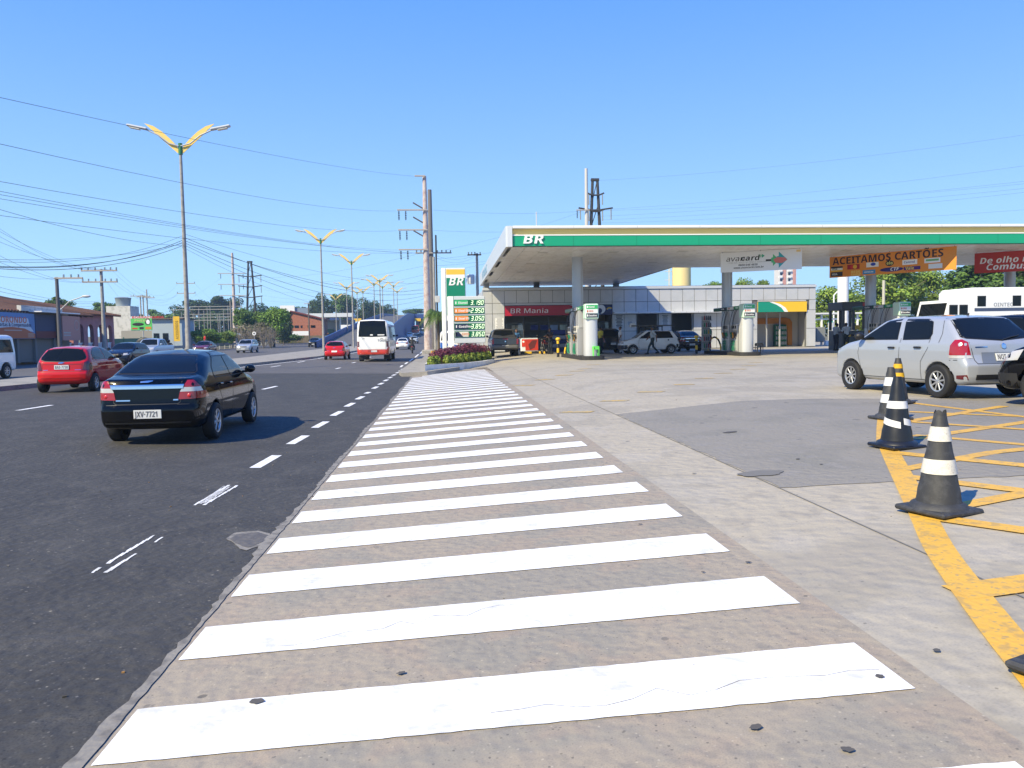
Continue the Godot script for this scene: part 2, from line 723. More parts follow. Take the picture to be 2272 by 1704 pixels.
func make_wheel(parent: Node3D, at: Vector3, r: float, w: float, sg: float, spokes: int, rim_m: Material, rim_r := 0.62):
	var bs := Basis(Vector3(1, 0, 0), Vector3(0, 0, sg), Vector3(0, -sg, 0))   # local y points outward
	var t := MB.new()
	var rr := r * rim_r
	t.lathe([Vector2(rr, -w * 0.5), Vector2(r * 0.93, -w * 0.5), Vector2(r, -w * 0.34), Vector2(r, w * 0.34), Vector2(r * 0.95, w * 0.47), Vector2(r * 0.85, w * 0.5), Vector2(rr, w * 0.43), Vector2(rr * 0.97, w * 0.2)], Vector3.ZERO, bs, 28)
	t.lathe([Vector2(0.0, -w * 0.1), Vector2(rr, -w * 0.1)], Vector3.ZERO, bs, 20)
	var wn := part(parent, "wheel", t, mat(0.012, 0.012, 0.013, 0.75))
	wn.position = at
	var k := MB.new()
	k.lathe([Vector2(rr * 0.86, w * 0.30), Vector2(rr * 0.9, w * 0.42), Vector2(rr, w * 0.44), Vector2(rr, w * 0.3)], Vector3.ZERO, bs, 24)
	k.lathe([Vector2(0.0, w * 0.42), Vector2(rr * 0.22, w * 0.40), Vector2(rr * 0.26, w * 0.25)], Vector3.ZERO, bs, 12)
	for i in spokes:
		var a := TAU * (i + 0.25) / spokes
		var dir := Vector3(cos(a), 0, sin(a))
		var b2 := bs * Basis(dir, Vector3.UP, dir.cross(Vector3.UP))
		k.box(bs * (dir * rr * 0.55 + Vector3.UP * w * 0.34), Vector3(rr * 0.78, w * 0.10, minf(rr * 1.5 / spokes, 0.1)), b2, 0.006)
	part(wn, "rim", k, rim_m)

func sym(a: Array) -> PackedVector2Array:   # half outline (z, y) from top centre outwards to bottom centre
	var p := pl(a)
	var o := PackedVector2Array()
	for q in p: o.append(q)
	for i in p.size():
		var q := p[p.size() - 1 - i]
		if q.x > 1e-5: o.append(Vector2(-q.x, q.y))
	return o

var M_GLASS: StandardMaterial3D
var M_RUBBER: StandardMaterial3D
var M_PLATE: StandardMaterial3D
var M_INK: StandardMaterial3D
var M_CHROME: StandardMaterial3D
var M_TAIL: StandardMaterial3D
var M_CLEAR: StandardMaterial3D
var M_RIM: StandardMaterial3D

func make_vehicle(called: String, label: String, cat: String, s: Dictionary, paint: Material, cell: float, group := "") -> Node3D:
	var h := Hull.new()
	for k in ["r1", "r2", "bow_r", "bow_f", "well"]:
		if s.has(k): h.set(k, s[k])
	var wh: Array = s.wheels     # [rear x, front x, radius, half track, width]
	var ar: float = wh[2] + s.get("gap", 0.055)
	h.arches = [[wh[0], wh[2] - 0.01, ar], [wh[1], wh[2] - 0.01, ar]]
	if s.has("noarch"): h.arches = []
	h.setup(pl(s.side), pl(s.plan), pl(s.sec), maxf(0.03, cell * 0.8))
	var t := thing(called, label, cat, Vector3.ZERO, 0.0, group)
	part(t, "body", h.build(cell), paint)
	var sp: int = s.get("spokes", 7)
	for x in [wh[0], wh[1]]:
		for sg in [-1.0, 1.0]:
			make_wheel(t, Vector3(x, wh[2], sg * (wh[3] - wh[4] * 0.5 + 0.005)), wh[2], wh[4], sg, sp, s.get("rim", M_RIM), s.get("rimr", 0.62))
	for sg in [-1.0, 1.0]:
		for w in s.get("sw", []):
			var nm: String = "window"
			var grown := Geometry2D.offset_polygon(pl(w), 0.014)
			if grown.size() > 0: part(t, "window_seal", h.patch(2, sg, grown[0], 0.002, 0.12), M_RUBBER)
			part(t, nm, h.patch(2, sg, pl(w), 0.006, 0.1), M_GLASS)
		for w in s.get("corner", []):   # [name, material, back or front, outline, lift]
			h.cor = Vector3((h.xm - h.xl + 0.62) if w[2] < 0 else (h.xm + h.xl - 0.62), 0.22, sg)
			part(t, w[0], h.patch(3, w[2], pl(w[3]), w[4] if w.size() > 4 else 0.007, 0.08), w[1])
		for w in s.get("side_trim", []):
			part(t, w[0], h.patch(2, sg, pl(w[2]), w[3] if w.size() > 3 else 0.006, 0.1), w[1])
		var sm := MB.new()
		for w in s.get("side_seams", []): h.seam(2, sg, pl(w), 0.005, 0.0025, sm)
		if sm.v.size() > 0: part(t, "door_seam", sm, M_RUBBER)
		for w in s.get("handles", []):
			var p := h.hit(2, sg, w[0], w[1])
			bxp(t, "door_handle", p + Vector3(0, 0, sg * 0.018), Vector3(0.17, 0.035, 0.04), s.get("handle_m", M_RUBBER), 0.012)
		if s.has("mirror"):
			var w2: Array = s.mirror
			var p := h.hit(2, sg, w2[0], w2[1])
			var mm := MB.new()
			mm.ball(p + Vector3(0.02, 0.05, sg * 0.13), Vector3(0.075, 0.075, 0.10), Basis.IDENTITY, 10, 6)
			mm.box(p + Vector3(0.02, 0.0, sg * 0.03), Vector3(0.07, 0.04, 0.1), Basis.IDENTITY, 0.01)
			part(t, "mirror", mm, s.get("mirror_m", M_RUBBER))
	for key in [["rear", -1.0], ["front", 1.0]]:
		for w in s.get(key[0], []):
			# [name, material, outline, mirrored, lift]
			var polys := [pl(w[2])]
			if w[3]: polys.append(mirror_pl(pl(w[2])))
			for q in polys: part(t, w[0], h.patch(0, key[1], q, w[4] if w.size() > 4 else 0.006, 0.1), w[1])
		var sm2 := MB.new()
		for w in s.get(key[0] + "_seams", []): h.seam(0, key[1], pl(w), 0.005, 0.0025, sm2)
		if sm2.v.size() > 0: part(t, "panel_seam", sm2, M_RUBBER)
	if s.has("glass_r"):
		var gr := Geometry2D.offset_polygon(sym(s.glass_r), 0.02)
		if s.get("seal_r", true): part(t, "window_seal", h.patch(0, -1.0, gr[0], 0.002, 0.12), M_RUBBER)
		part(t, "rear_window", h.patch(0, -1.0, sym(s.glass_r), 0.006, 0.1), M_GLASS)
	if s.has("glass_f"):
		var gr := Geometry2D.offset_polygon(sym(s.glass_f), 0.02)
		part(t, "window_seal", h.patch(0, 1.0, gr[0], 0.002, 0.12), M_RUBBER)
		part(t, "windshield", h.patch(0, 1.0, sym(s.glass_f), 0.006, 0.1), M_GLASS)
	for k in [["plate_r", -1.0], ["plate_f", 1.0]]:
		if s.has(k[0]):
			var w: Array = s[k[0]]    # [z, y, text]
			var p := h.hit(0, k[1], w[0], w[1])
			var n := h.nrm(p)
			var zx := Vector3(0, 0, k[1] * -1.0)
			n = (n - zx * n.dot(zx)).normalized()
			var bs := Basis(zx, n.cross(zx), n)
			var pm := bxp(t, "plate", p + n * 0.012, Vector3(0.40, 0.13, 0.012), M_PLATE, 0.003, bs)
			if w[2] != "":
				text(pm, "plate_lettering", w[2], 0.085, p + n * 0.020 + bs * Vector3(-0.18, 0.0, 0), bs, mat(0.09, 0.09, 0.1, 0.5), 700, 0.0, 0.70, 0.002)
	t.set_meta("tmp", 0)
	t.remove_meta("tmp")
	hulls[t.name] = h
	return t

var hulls := {}

func recolor(o: Node, m: Material, names := ["body"]):
	for c in o.get_children():
		for k in names:
			if String(c.name).begins_with(k) and c is MeshInstance3D: c.material_override = m

# ---------------------------------------------------------------- people
func surf_person(bones: Array, cell: float) -> MB:
	# bones: [a, b, ra, rb, colour]; blended into one skin
	var lo := Vector3.ONE * 1e9
	var hi := -lo
	for b in bones:
		for e in [[b[0], b[2]], [b[1], b[3]]]:
			lo = lo.min(e[0] - Vector3.ONE * (e[1] + 0.06)); hi = hi.max(e[0] + Vector3.ONE * (e[1] + 0.06))
	var m := Vector3i((hi - lo) / cell) + Vector3i.ONE * 2
	var val := PackedFloat32Array()
	val.resize(m.x * m.y * m.z)
	val.fill(1.0)
	var who := PackedInt32Array()
	who.resize(val.size())
	var best := PackedFloat32Array()
	best.resize(val.size())
	best.fill(1e9)
	for bi in bones.size():
		var b: Array = bones[bi]
		var rad := maxf(b[2], b[3]) + 0.07
		var a0 := Vector3i(((b[0] as Vector3).min(b[1]) - Vector3.ONE * rad - lo) / cell)
		var a1 := Vector3i(((b[0] as Vector3).max(b[1]) + Vector3.ONE * rad - lo) / cell) + Vector3i.ONE
		var ba: Vector3 = b[1] - b[0]
		var l2 := maxf(ba.length_squared(), 1e-8)
		for i in range(maxi(0, a0.x), mini(m.x, a1.x)):
			for j in range(maxi(0, a0.y), mini(m.y, a1.y)):
				for k in range(maxi(0, a0.z), mini(m.z, a1.z)):
					var p := lo + Vector3(i, j, k) * cell
					var t := clampf((p - b[0]).dot(ba) / l2, 0.0, 1.0)
					var dd: float = p.distance_to(b[0] + ba * t) - lerpf(b[2], b[3], t)
					var q := (i * m.y + j) * m.z + k
					if dd < best[q]:
						best[q] = dd
						who[q] = bi
					var o := val[q]
					var h := maxf(0.035 - absf(o - dd), 0.0)
					val[q] = minf(o, dd) - h * h / 0.14
	var id := PackedInt32Array()
	id.resize(val.size())
	id.fill(-1)
	var mb := MB.new()
	mb.colored = true
	var si := m.y * m.z
	var off := [0, 1, m.z, m.z + 1, si, si + 1, si + m.z, si + m.z + 1]
	for i in m.x - 1:
		for j in m.y - 1:
			for k in m.z - 1:
				var b := i * si + j * m.z + k
				var neg := 0
				for o in off:
					if val[b + o] < 0.0: neg += 1
				if neg == 0 or neg == 8: continue
				var s := Vector3.ZERO
				var cnt := 0
				for e0 in 8:
					for bit in [1, 2, 4]:
						if e0 & bit: continue
						var e1: int = e0 | bit
						var v0 := val[b + off[e0]]
						var v1 := val[b + off[e1]]
						if (v0 < 0.0) != (v1 < 0.0):
							s += Vector3(e0 >> 2, (e0 >> 1) & 1, e0 & 1).lerp(Vector3(e1 >> 2, (e1 >> 1) & 1, e1 & 1), v0 / (v0 - v1))
							cnt += 1
				s /= cnt
				id[b] = mb.v.size()
				mb.v.append(lo + (Vector3(i, j, k) + s) * cell)
				var g := Vector3(val[b + si] + val[b + si + 1] + val[b + si + m.z] + val[b + si + m.z + 1] - val[b] - val[b + 1] - val[b + m.z] - val[b + m.z + 1], val[b + m.z] + val[b + m.z + 1] + val[b + si + m.z] + val[b + si + m.z + 1] - val[b] - val[b + 1] - val[b + si] - val[b + si + 1], val[b + 1] + val[b + m.z + 1] + val[b + si + 1] + val[b + si + m.z + 1] - val[b] - val[b + m.z] - val[b + si] - val[b + si + m.z])
				mb.n.append(g.normalized())
				mb.c.append(bones[who[b]][4])
	for i in range(1, m.x - 1):
		for j in range(1, m.y - 1):
			for k in range(1, m.z - 1):
				var b := i * si + j * m.z + k
				var v0 := val[b] < 0.0
				for ax in 3:
					var v1 := val[b + [si, m.z, 1][ax]] < 0.0
					if v0 == v1: continue
					var s1: int = [m.z, 1, si][ax]
					var s2: int = [1, si, m.z][ax]
					var a0 := id[b - s1 - s2]
					var a1 := id[b - s2]
					var a2 := id[b]
					var a3 := id[b - s1]
					if a0 < 0 or a1 < 0 or a2 < 0 or a3 < 0: continue
					for t in ([a0, a2, a1, a0, a3, a2] if v0 else [a0, a1, a2, a0, a2, a3]): mb.ix.append(t)
	return mb

func person(label: String, at: Vector3, turn: float, pose: String, shirt: Color, trousers: Color, skin: Color, hair: Color, shoes := Color(0.02, 0.02, 0.02), group := "", cap = null) -> Node3D:
	# faces local +x; joints in metres, height about 1.72
	var t := thing("person", label, "person", at, turn, group)
	var J := {"pelvis": Vector3(0, 0.93, 0), "chest": Vector3(0.0, 1.28, 0), "neck": Vector3(0.0, 1.46, 0), "head": Vector3(0.03, 1.60, 0),
		"sl": Vector3(0, 1.40, -0.19), "sr": Vector3(0, 1.40, 0.19), "el": Vector3(-0.03, 1.12, -0.25), "er": Vector3(-0.03, 1.12, 0.25), "wl": Vector3(0.08, 0.87, -0.25), "wr": Vector3(0.08, 0.87, 0.25),
		"hl": Vector3(0, 0.90, -0.095), "hr": Vector3(0, 0.90, 0.095), "kl": Vector3(0.03, 0.49, -0.10), "kr": Vector3(0.03, 0.49, 0.10), "al": Vector3(0, 0.08, -0.11), "ar": Vector3(0, 0.08, 0.11)}
	if pose == "walk":
		J.kl = Vector3(0.22, 0.51, -0.09); J.al = Vector3(0.33, 0.10, -0.09)
		J.kr = Vector3(-0.06, 0.48, 0.09); J.ar = Vector3(-0.36, 0.15, 0.09)
		J.el = Vector3(-0.20, 1.15, -0.24); J.wl = Vector3(-0.20, 0.90, -0.26)
		J.er = Vector3(0.10, 1.14, 0.25); J.wr = Vector3(0.27, 0.98, 0.22)
	elif pose == "work":
		J.el = Vector3(0.10, 1.16, -0.26); J.wl = Vector3(0.34, 1.12, -0.16)
		J.er = Vector3(0.12, 1.17, 0.26); J.wr = Vector3(0.36, 1.16, 0.14)
		J.head = Vector3(0.08, 1.58, 0)
	elif pose == "ride":
		J.pelvis = Vector3(-0.15, 0.86, 0); J.chest = Vector3(0.02, 1.18, 0); J.neck = Vector3(0.08, 1.35, 0); J.head = Vector3(0.13, 1.50, 0)
		for q in [["l", -1.0], ["r", 1.0]]:
			var z: float = q[1]
			J["s" + q[0]] = Vector3(0.06, 1.30, z * 0.19)
			J["e" + q[0]] = Vector3(0.25, 1.10, z * 0.30)
			J["w" + q[0]] = Vector3(0.50, 1.06, z * 0.31)
			J["h" + q[0]] = Vector3(-0.13, 0.84, z * 0.10)
			J["k" + q[0]] = Vector3(0.27, 0.68, z * 0.20)
			J["a" + q[0]] = Vector3(0.02, 0.36, z * 0.18)
	var B := []
	B.append([J.pelvis + Vector3(0, 0.0, -0.06), J.pelvis + Vector3(0, 0, 0.06), 0.12, 0.12, trousers])
	B.append([J.pelvis + Vector3(0, 0.09, 0), J.chest, 0.125, 0.15, shirt])
	B.append([J.sl + Vector3(0, -0.02, 0.05), J.sr + Vector3(0, -0.02, -0.05), 0.085, 0.085, shirt])
	B.append([J.chest, (J.neck + J.chest) * 0.5, 0.14, 0.11, shirt])
	B.append([J.neck - Vector3(0, 0.04, 0), J.head - Vector3(0, 0.04, 0), 0.06, 0.055, skin])
	B.append([J.head + Vector3(-0.005, 0.03, 0), J.head + Vector3(0.015, -0.06, 0), 0.092, 0.066, skin])
	B.append([J.head + Vector3(0.10, -0.02, 0), J.head + Vector3(0.085, 0.01, 0), 0.014, 0.012, skin])
	for z in [-1.0, 1.0]: B.append([J.head + Vector3(0, -0.02, z * 0.085), J.head + Vector3(0, 0.02, z * 0.088), 0.014, 0.018, skin])
	for q in ["l", "r"]:
		var mid: Vector3 = J["s" + q].lerp(J["e" + q], 0.75)
		B.append([J["s" + q], mid, 0.068, 0.055, shirt])
		B.append([mid, J["e" + q], 0.045, 0.042, skin])
		B.append([J["e" + q], J["w" + q], 0.043, 0.030, skin])
		var d: Vector3 = (J["w" + q] - J["e" + q]).normalized()
		B.append([J["w" + q], J["w" + q] + d * 0.08, 0.034, 0.036, skin])
		B.append([J["h" + q], J["k" + q], 0.098, 0.066, trousers])
		B.append([J["k" + q], J["a" + q], 0.064, 0.046, trousers])
		B.append([J["a" + q] + Vector3(-0.05, -0.03, 0), J["a" + q] + Vector3(0.15, -0.04, 0), 0.046, 0.038, shoes])
	var mb := surf_person(B, 0.026)
	for q in ["l", "r"]:   # fingers and thumb, rooted in the palm
		var w: Vector3 = J["w" + q]
		var d: Vector3 = (w - J["e" + q]).normalized()
		var sd := d.cross(Vector3.UP if absf(d.y) < 0.9 else Vector3.RIGHT).normalized()
		var dn := d.cross(sd)
		mb.col = skin
		for i in 4:
			var root := w + d * 0.09 + sd * (i - 1.5) * 0.019
			var ln: float = [0.065, 0.078, 0.072, 0.056][i]
			mb.tube([root, root + d * ln * 0.6, root + d * ln * 0.95 + dn * 0.02], 0.009, 5, 0.007)
		mb.tube([w + d * 0.04 + sd * 0.03, w + d * 0.075 + sd * 0.055, w + d * 0.11 + sd * 0.06], 0.011, 5, 0.008)
	part(t, "body", mb, vmat(0.8))
	var hd: Vector3 = J.head
	if cap == null:
		var hr := MB.new()
		hr.ball(hd + Vector3(-0.022, 0.045, 0), Vector3(0.098, 0.088, 0.092), Basis.IDENTITY, 12, 7)
		part(t, "hair", hr, mat(hair.r, hair.g, hair.b, 0.9))
	else:
		var hc := MB.new()
		if pose == "ride": hc.ball(hd + Vector3(-0.01, 0.02, 0), Vector3(0.135, 0.14, 0.125), Basis.IDENTITY, 14, 9)
		else:
			hc.ball(hd + Vector3(-0.01, 0.055, 0), Vector3(0.105, 0.075, 0.098), Basis.IDENTITY, 12, 7)
			hc.box(hd + Vector3(0.12, 0.05, 0), Vector3(0.09, 0.012, 0.14), Basis.IDENTITY, 0.005)
		part(t, "helmet" if pose == "ride" else "cap", hc, mat(cap.r, cap.g, cap.b, 0.4))
	var fc := MB.new()
	for z in [-1.0, 1.0]: fc.ball(hd + Vector3(0.085, 0.0, z * 0.032), Vector3(0.01, 0.008, 0.014), Basis.IDENTITY, 6, 4)
	fc.box(hd + Vector3(0.078, -0.065, 0), Vector3(0.012, 0.008, 0.045))
	if pose != "ride": part(t, "face", fc, mat(0.03, 0.015, 0.012, 0.6))
	return t

# ---------------------------------------------------------------- the setting
var M_ASPHALT: StandardMaterial3D
var M_OLD: StandardMaterial3D
var M_ASPH2: StandardMaterial3D
var M_CONC: StandardMaterial3D
var M_PINK: StandardMaterial3D
var M_GREY: StandardMaterial3D
var M_WALK: StandardMaterial3D
var M_WHITE_LINE: StandardMaterial3D
var M_YELLOW_LINE: StandardMaterial3D
var M_KERB: StandardMaterial3D
var M_EARTH: StandardMaterial3D

func tab(t: Array, d: float) -> float:
	if d <= t[0][0]: return t[0][1]
	for i in range(1, t.size()):
		if d <= t[i][0]: return lerpf(t[i - 1][1], t[i][1], (d - t[i - 1][0]) / (t[i][0] - t[i - 1][0]))
	return t[t.size() - 1][1]

const KX := [[-15.0, -18.6], [25.8, -14.1], [48.7, -11.4], [69.0, -9.84], [100.0, -9.3], [300.0, -9.3]]   # median kerb
const MX := [[-15.0, -22.0], [20.0, -18.3], [31.0, -16.8], [62.0, -16.0], [115.0, -15.0], [170.0, -13.0], [300.0, -12.5]]   # far side of the median
const OX := [[-15.0, -29.0], [20.0, -28.5], [60.0, -31.0], [110.0, -32.0], [150.0, -34.0], [200.0, -35.0], [300.0, -36.0]]  # left edge of the other carriageway

func strip_sheet(xa: Callable, xb: Callable, d0: float, d1: float, step: float, lift: float, cols := 6) -> MB:
	var m := MB.new()
	var nseg := int(ceil((d1 - d0) / step))
	var rows := []
	for i in nseg + 1:
		var d := lerpf(d0, d1, float(i) / nseg)
		var a: float = xa.call(d)
		var b: float = xb.call(d)
		var row := []
		for k in cols + 1:
			var x := lerpf(a, b, float(k) / cols)
			row.append(Vector3(x, gy(x, -d) + lift, -d))
		rows.append(row)
	for i in nseg:
		for k in cols:
			var g := [rows[i][k], rows[i][k + 1], rows[i + 1][k + 1], rows[i + 1][k]]
			m.quad(g[0], g[1], g[2], g[3], Vector3.UP)
	return m

func block_strip(left: Array, right: Array, h: float) -> MB:   # raised strip with kerb faces; points (x, d)
	var m := MB.new()
	for i in left.size() - 1:
		var q := []
		for p in [left[i], right[i], right[i + 1], left[i + 1]]:
			q.append(Vector3(p[0], gy(p[0], -p[1]) + h, -p[1]))
		m.quad(q[0], q[1], q[2], q[3], Vector3.UP)
		var dn := Vector3(0, -h - 0.08, 0)
		m.quad(q[0], q[3], q[3] + dn, q[0] + dn, Vector3.LEFT)
		m.quad(q[1], q[2], q[2] + dn, q[1] + dn, Vector3.RIGHT)
		if i == 0: m.quad(q[0], q[1], q[1] + dn, q[0] + dn, Vector3.BACK)
		if i == left.size() - 2: m.quad(q[3], q[2], q[2] + dn, q[3] + dn, Vector3.FORWARD)
	return m

func paint_line(m: MB, a: Vector3, b: Vector3, w: float, lift: float):
	var e := (b - a)
	e.y = 0
	var n := maxi(1, int(e.length() / 0.4))
	var s := e.normalized().cross(Vector3.UP) * w * 0.5
	for i in n:
		var p := a.lerp(b, float(i) / n)
		var q := a.lerp(b, float(i + 1) / n)
		var c := []
		for v in [p - s, p + s, q + s, q - s]: c.append(Vector3(v.x, gy(v.x, v.z) + lift, v.z))
		m.quad(c[0], c[1], c[2], c[3], Vector3.UP)

func ragged(pts: Array, lift: float, sd: int, amp: float) -> MB:   # flat patch with an uneven outline
	var r := RandomNumberGenerator.new()
	r.seed = sd
	var m := MB.new()
	var out := []
	for i in pts.size():
		var a: Vector2 = pts[i]
		var b: Vector2 = pts[(i + 1) % pts.size()]
		var n := maxi(1, int(a.distance_to(b) / maxf(amp * 6.0, 0.05)))
		for k in n:
			out.append(a.lerp(b, float(k) / n) + Vector2(r.randf_range(-amp, amp), r.randf_range(-amp, amp)))
	var pv := PackedVector2Array(out)
	var lo := pv[0]
	var hi := pv[0]
	for p in pv:
		lo = lo.min(p); hi = hi.max(p)
	var cuts := [lo.x - 1.0, hi.x + 1.0]
	for x in [XE, 5.05]:
		if x > lo.x and x < hi.x: cuts.insert(cuts.size() - 1, x)
	for c in cuts.size() - 1:
		var strip := PackedVector2Array([Vector2(cuts[c], lo.y - 1), Vector2(cuts[c + 1], lo.y - 1), Vector2(cuts[c + 1], hi.y + 1), Vector2(cuts[c], hi.y + 1)])
		for piece in Geometry2D.intersect_polygons(pv, strip):
			var t := Geometry2D.triangulate_polygon(piece)
			for i in range(0, t.size(), 3):
				var q := []
				for k in 3:
					var p: Vector2 = piece[t[i + k]]
					q.append(Vector3(p.x, gy(p.x, p.y) + lift, p.y))
				m.tri_h(q[0], q[1], q[2], Vector3.UP)
	return m

func g2(px: float, py: float) -> Vector2:
	var p := gpt(px, py)
	return Vector2(p.x, p.z)

func build_setting():
	M_ASPHALT = tex_mat(2048, Color(0.050, 0.048, 0.044), [[0.002, 3, Color(0.038, 0.0365, 0.034), 0.45, 0.25, 0.8], [0.006, 5, Color(0.074, 0.070, 0.062), 0.55, 0.25, 0.7], [0.22, 8, Color(0.022, 0.021, 0.020), 0.48, 0.25, 0.7, 2]], 7.0, 0.85, [[16000, 1.4, Color(0.13, 0.122, 0.105)], [700, 2.4, Color(0.26, 0.24, 0.20)], [200, 4.5, Color(0.018, 0.018, 0.018)], [9000, 1.5, Color(0.016, 0.016, 0.015)]], 11, 0.5)
	M_ASPH2 = tex_mat(512, Color(0.050, 0.049, 0.047), [[0.01, 103, Color(0.036, 0.036, 0.037), 0.45, 0.25, 0.8], [0.03, 105, Color(0.085, 0.080, 0.072), 0.6, 0.18, 0.6], [0.25, 108, Color(0.025, 0.025, 0.026), 0.5, 0.3, 0.5, 2]], 4.0, 0.85, [[1200, 1.1, Color(0.12, 0.11, 0.10)]], 111, 0.8)
	M_OLD = tex_mat(512, Color(0.100, 0.094, 0.090), [[0.008, 13, Color(0.075, 0.072, 0.071), 0.45, 0.3, 0.8], [0.2, 18, Color(0.13, 0.12, 0.115), 0.5, 0.3, 0.5, 2]], 7.0, 0.85, [[900, 1.1, Color(0.15, 0.14, 0.13)]], 12, 0.5)
	M_CONC = tex_mat(2048, Color(0.388, 0.345, 0.268), [[0.0013, 21, Color(0.31, 0.28, 0.222), 0.48, 0.18, 0.8], [0.004, 22, Color(0.40, 0.366, 0.305), 0.55, 0.2, 0.6], [0.011, 23, Color(0.27, 0.245, 0.20), 0.62, 0.14, 0.45], [0.3, 24, Color(0.22, 0.205, 0.17), 0.50, 0.28, 0.4, 2]], 10.0, 0.8, [[2600, 1.3, Color(0.14, 0.13, 0.11)], [40, 5.0, Color(0.10, 0.095, 0.09)], [900, 1.0, Color(0.50, 0.47, 0.42)]], 14, 0.4)
	M_PINK = tex_mat(2048, Color(0.325, 0.278, 0.215), [[0.0016, 31, Color(0.27, 0.247, 0.203), 0.47, 0.16, 0.95], [0.005, 32, Color(0.33, 0.268, 0.205), 0.56, 0.16, 0.75], [0.022, 33, Color(0.20, 0.182, 0.155), 0.60, 0.14, 0.4], [0.32, 34, Color(0.185, 0.168, 0.142), 0.48, 0.26, 0.5, 2]], 6.0, 0.85, [[9000, 1.5, Color(0.12, 0.11, 0.092)], [7000, 1.4, Color(0.42, 0.37, 0.29)], [40, 6.0, Color(0.12, 0.108, 0.09)]], 15, 0.4)
	M_GREY = tex_mat(1024, Color(0.235, 0.218, 0.185), [[0.004, 41, Color(0.20, 0.188, 0.162), 0.5, 0.25, 0.8], [0.02, 42, Color(0.25, 0.235, 0.22), 0.6, 0.2, 0.5], [0.3, 44, Color(0.13, 0.125, 0.12), 0.52, 0.3, 0.4, 2]], 7.0, 0.85, [[1500, 1.0, Color(0.32, 0.30, 0.28)], [36, 6.0, Color(0.10, 0.095, 0.09)], [300, 1.6, Color(0.09, 0.085, 0.08)]], 16, 0.4)
	M_WALK = tex_mat(512, Color(0.29, 0.27, 0.235), [[0.01, 51, Color(0.20, 0.19, 0.165), 0.48, 0.22, 0.8], [0.06, 52, Color(0.35, 0.325, 0.285), 0.55, 0.2, 0.5]], 5.0, 0.9, [[500, 1.3, Color(0.12, 0.11, 0.10)]], 17, 0.4)
	M_WHITE_LINE = tex_mat(1024, Color(0.80, 0.80, 0.79), [[0.006, 61, Color(0.66, 0.655, 0.63), 0.5, 0.3, 0.7], [0.012, 62, Color(0.50, 0.49, 0.455), 0.62, 0.2, 0.6], [0.3, 63, Color(0.62, 0.615, 0.60), 0.55, 0.3, 0.35, 2]], 4.0, 0.6, [[70, 1.0, Color(0.40, 0.38, 0.35)]], 18, 0.25)
	M_YELLOW_LINE = tex_mat(512, Color(0.66, 0.385, 0.045), [[0.01, 71, Color(0.56, 0.32, 0.05), 0.5, 0.3, 0.7], [0.04, 72, Color(0.38, 0.26, 0.09), 0.62, 0.14, 0.65], [0.12, 73, Color(0.26, 0.22, 0.14), 0.70, 0.08, 0.7]], 3.0, 0.6, [[200, 1.5, Color(0.30, 0.20, 0.08)]], 19, 0.25)
	M_KERB = tex_mat(512, Color(0.23, 0.215, 0.19), [[0.03, 81, Color(0.12, 0.11, 0.10), 0.5, 0.22, 0.75]], 3.0, 0.9, [], 20, 0.4)
	M_EARTH = tex_mat(512, Color(0.15, 0.12, 0.075), [[0.006, 91, Color(0.07, 0.085, 0.03), 0.45, 0.2, 0.9], [0.05, 92, Color(0.20, 0.16, 0.10), 0.6, 0.2, 0.6]], 12.0, 0.95, [], 21, 0.3)

	# land all round, to the horizon
	var land := MB.new()
	var xs := [-1500.0, -600.0, -250.0, -120.0, -70.0, -45.0, -20.0, -9.45, XE, 5.05, 12.0, 40.0, 90.0, 200.0, 600.0, 1500.0]
	var ds := [-400.0, -120.0, -30.0, 0.0, 30.0, 60.0, 97.0, 147.0, 218.0, 260.0, 420.0, 800.0, 1500.0, 2200.0]
	for i in ds.size() - 1:
		for k in xs.size() - 1:
			var q := []
			for o in [[i, k], [i, k + 1], [i + 1, k + 1], [i + 1, k]]:
				q.append(Vector3(xs[o[1]], gy(xs[o[1]], -ds[o[0]]) - 0.07, -ds[o[0]]))
			land.quad(q[0], q[1], q[2], q[3], Vector3.UP)
	struct("ground", land, M_EARTH)

	# carriageways
	var kx := func(d): return tab(KX, d) + 0.02
	var edge := func(_d): return XE
	var edge2 := func(d): return XE if d < 33.0 else -2.0
	var road := struct("road", strip_sheet(func(_d): return -9.45, edge, -14.0, 36.0, 2.5, 0.0, 4), M_ASPHALT)
	struct("road", strip_sheet(kx, func(_d): return -9.45, -14.0, 36.0, 2.5, 0.0, 2), M_ASPHALT)
	struct("road", strip_sheet(kx, edge2, 36.0, 300.0, 4.0, 0.0, 8), M_OLD)
	var ox := func(d): return tab(OX, d)
	var mx := func(d): return tab(MX, d) - 0.02
	struct("road", strip_sheet(ox, mx, -14.0, 300.0, 4.0, 0.0, 4), M_OLD)
	# forecourt concrete
	var xr := func(_d): return 60.0
	var court := struct("forecourt", strip_sheet(func(d): return 1.9 if d < 33.0 else (lerpf(1.9, 0.6, (d - 33.0) / 6.0) if d < 39.0 else 0.6), func(_d): return 5.05, -14.0, 96.0, 3.0, 0.0, 2), M_CONC)
	struct("forecourt", strip_sheet(func(_d): return 5.05, xr, -14.0, 96.0, 5.0, 0.0, 4), M_CONC)
	# paved strip of the crossing, with its stripes
	var walk := struct("pavement", strip_sheet(edge, func(_d): return 1.9, -14.0, 36.0, 2.0, 0.0, 6), M_PINK)
	# concrete gutter with a chipped edge along the asphalt
	var gut := MB.new()
	var rg := RandomNumberGenerator.new()
	rg.seed = 5
	var prev := [XE - 0.04, XE + 0.06]
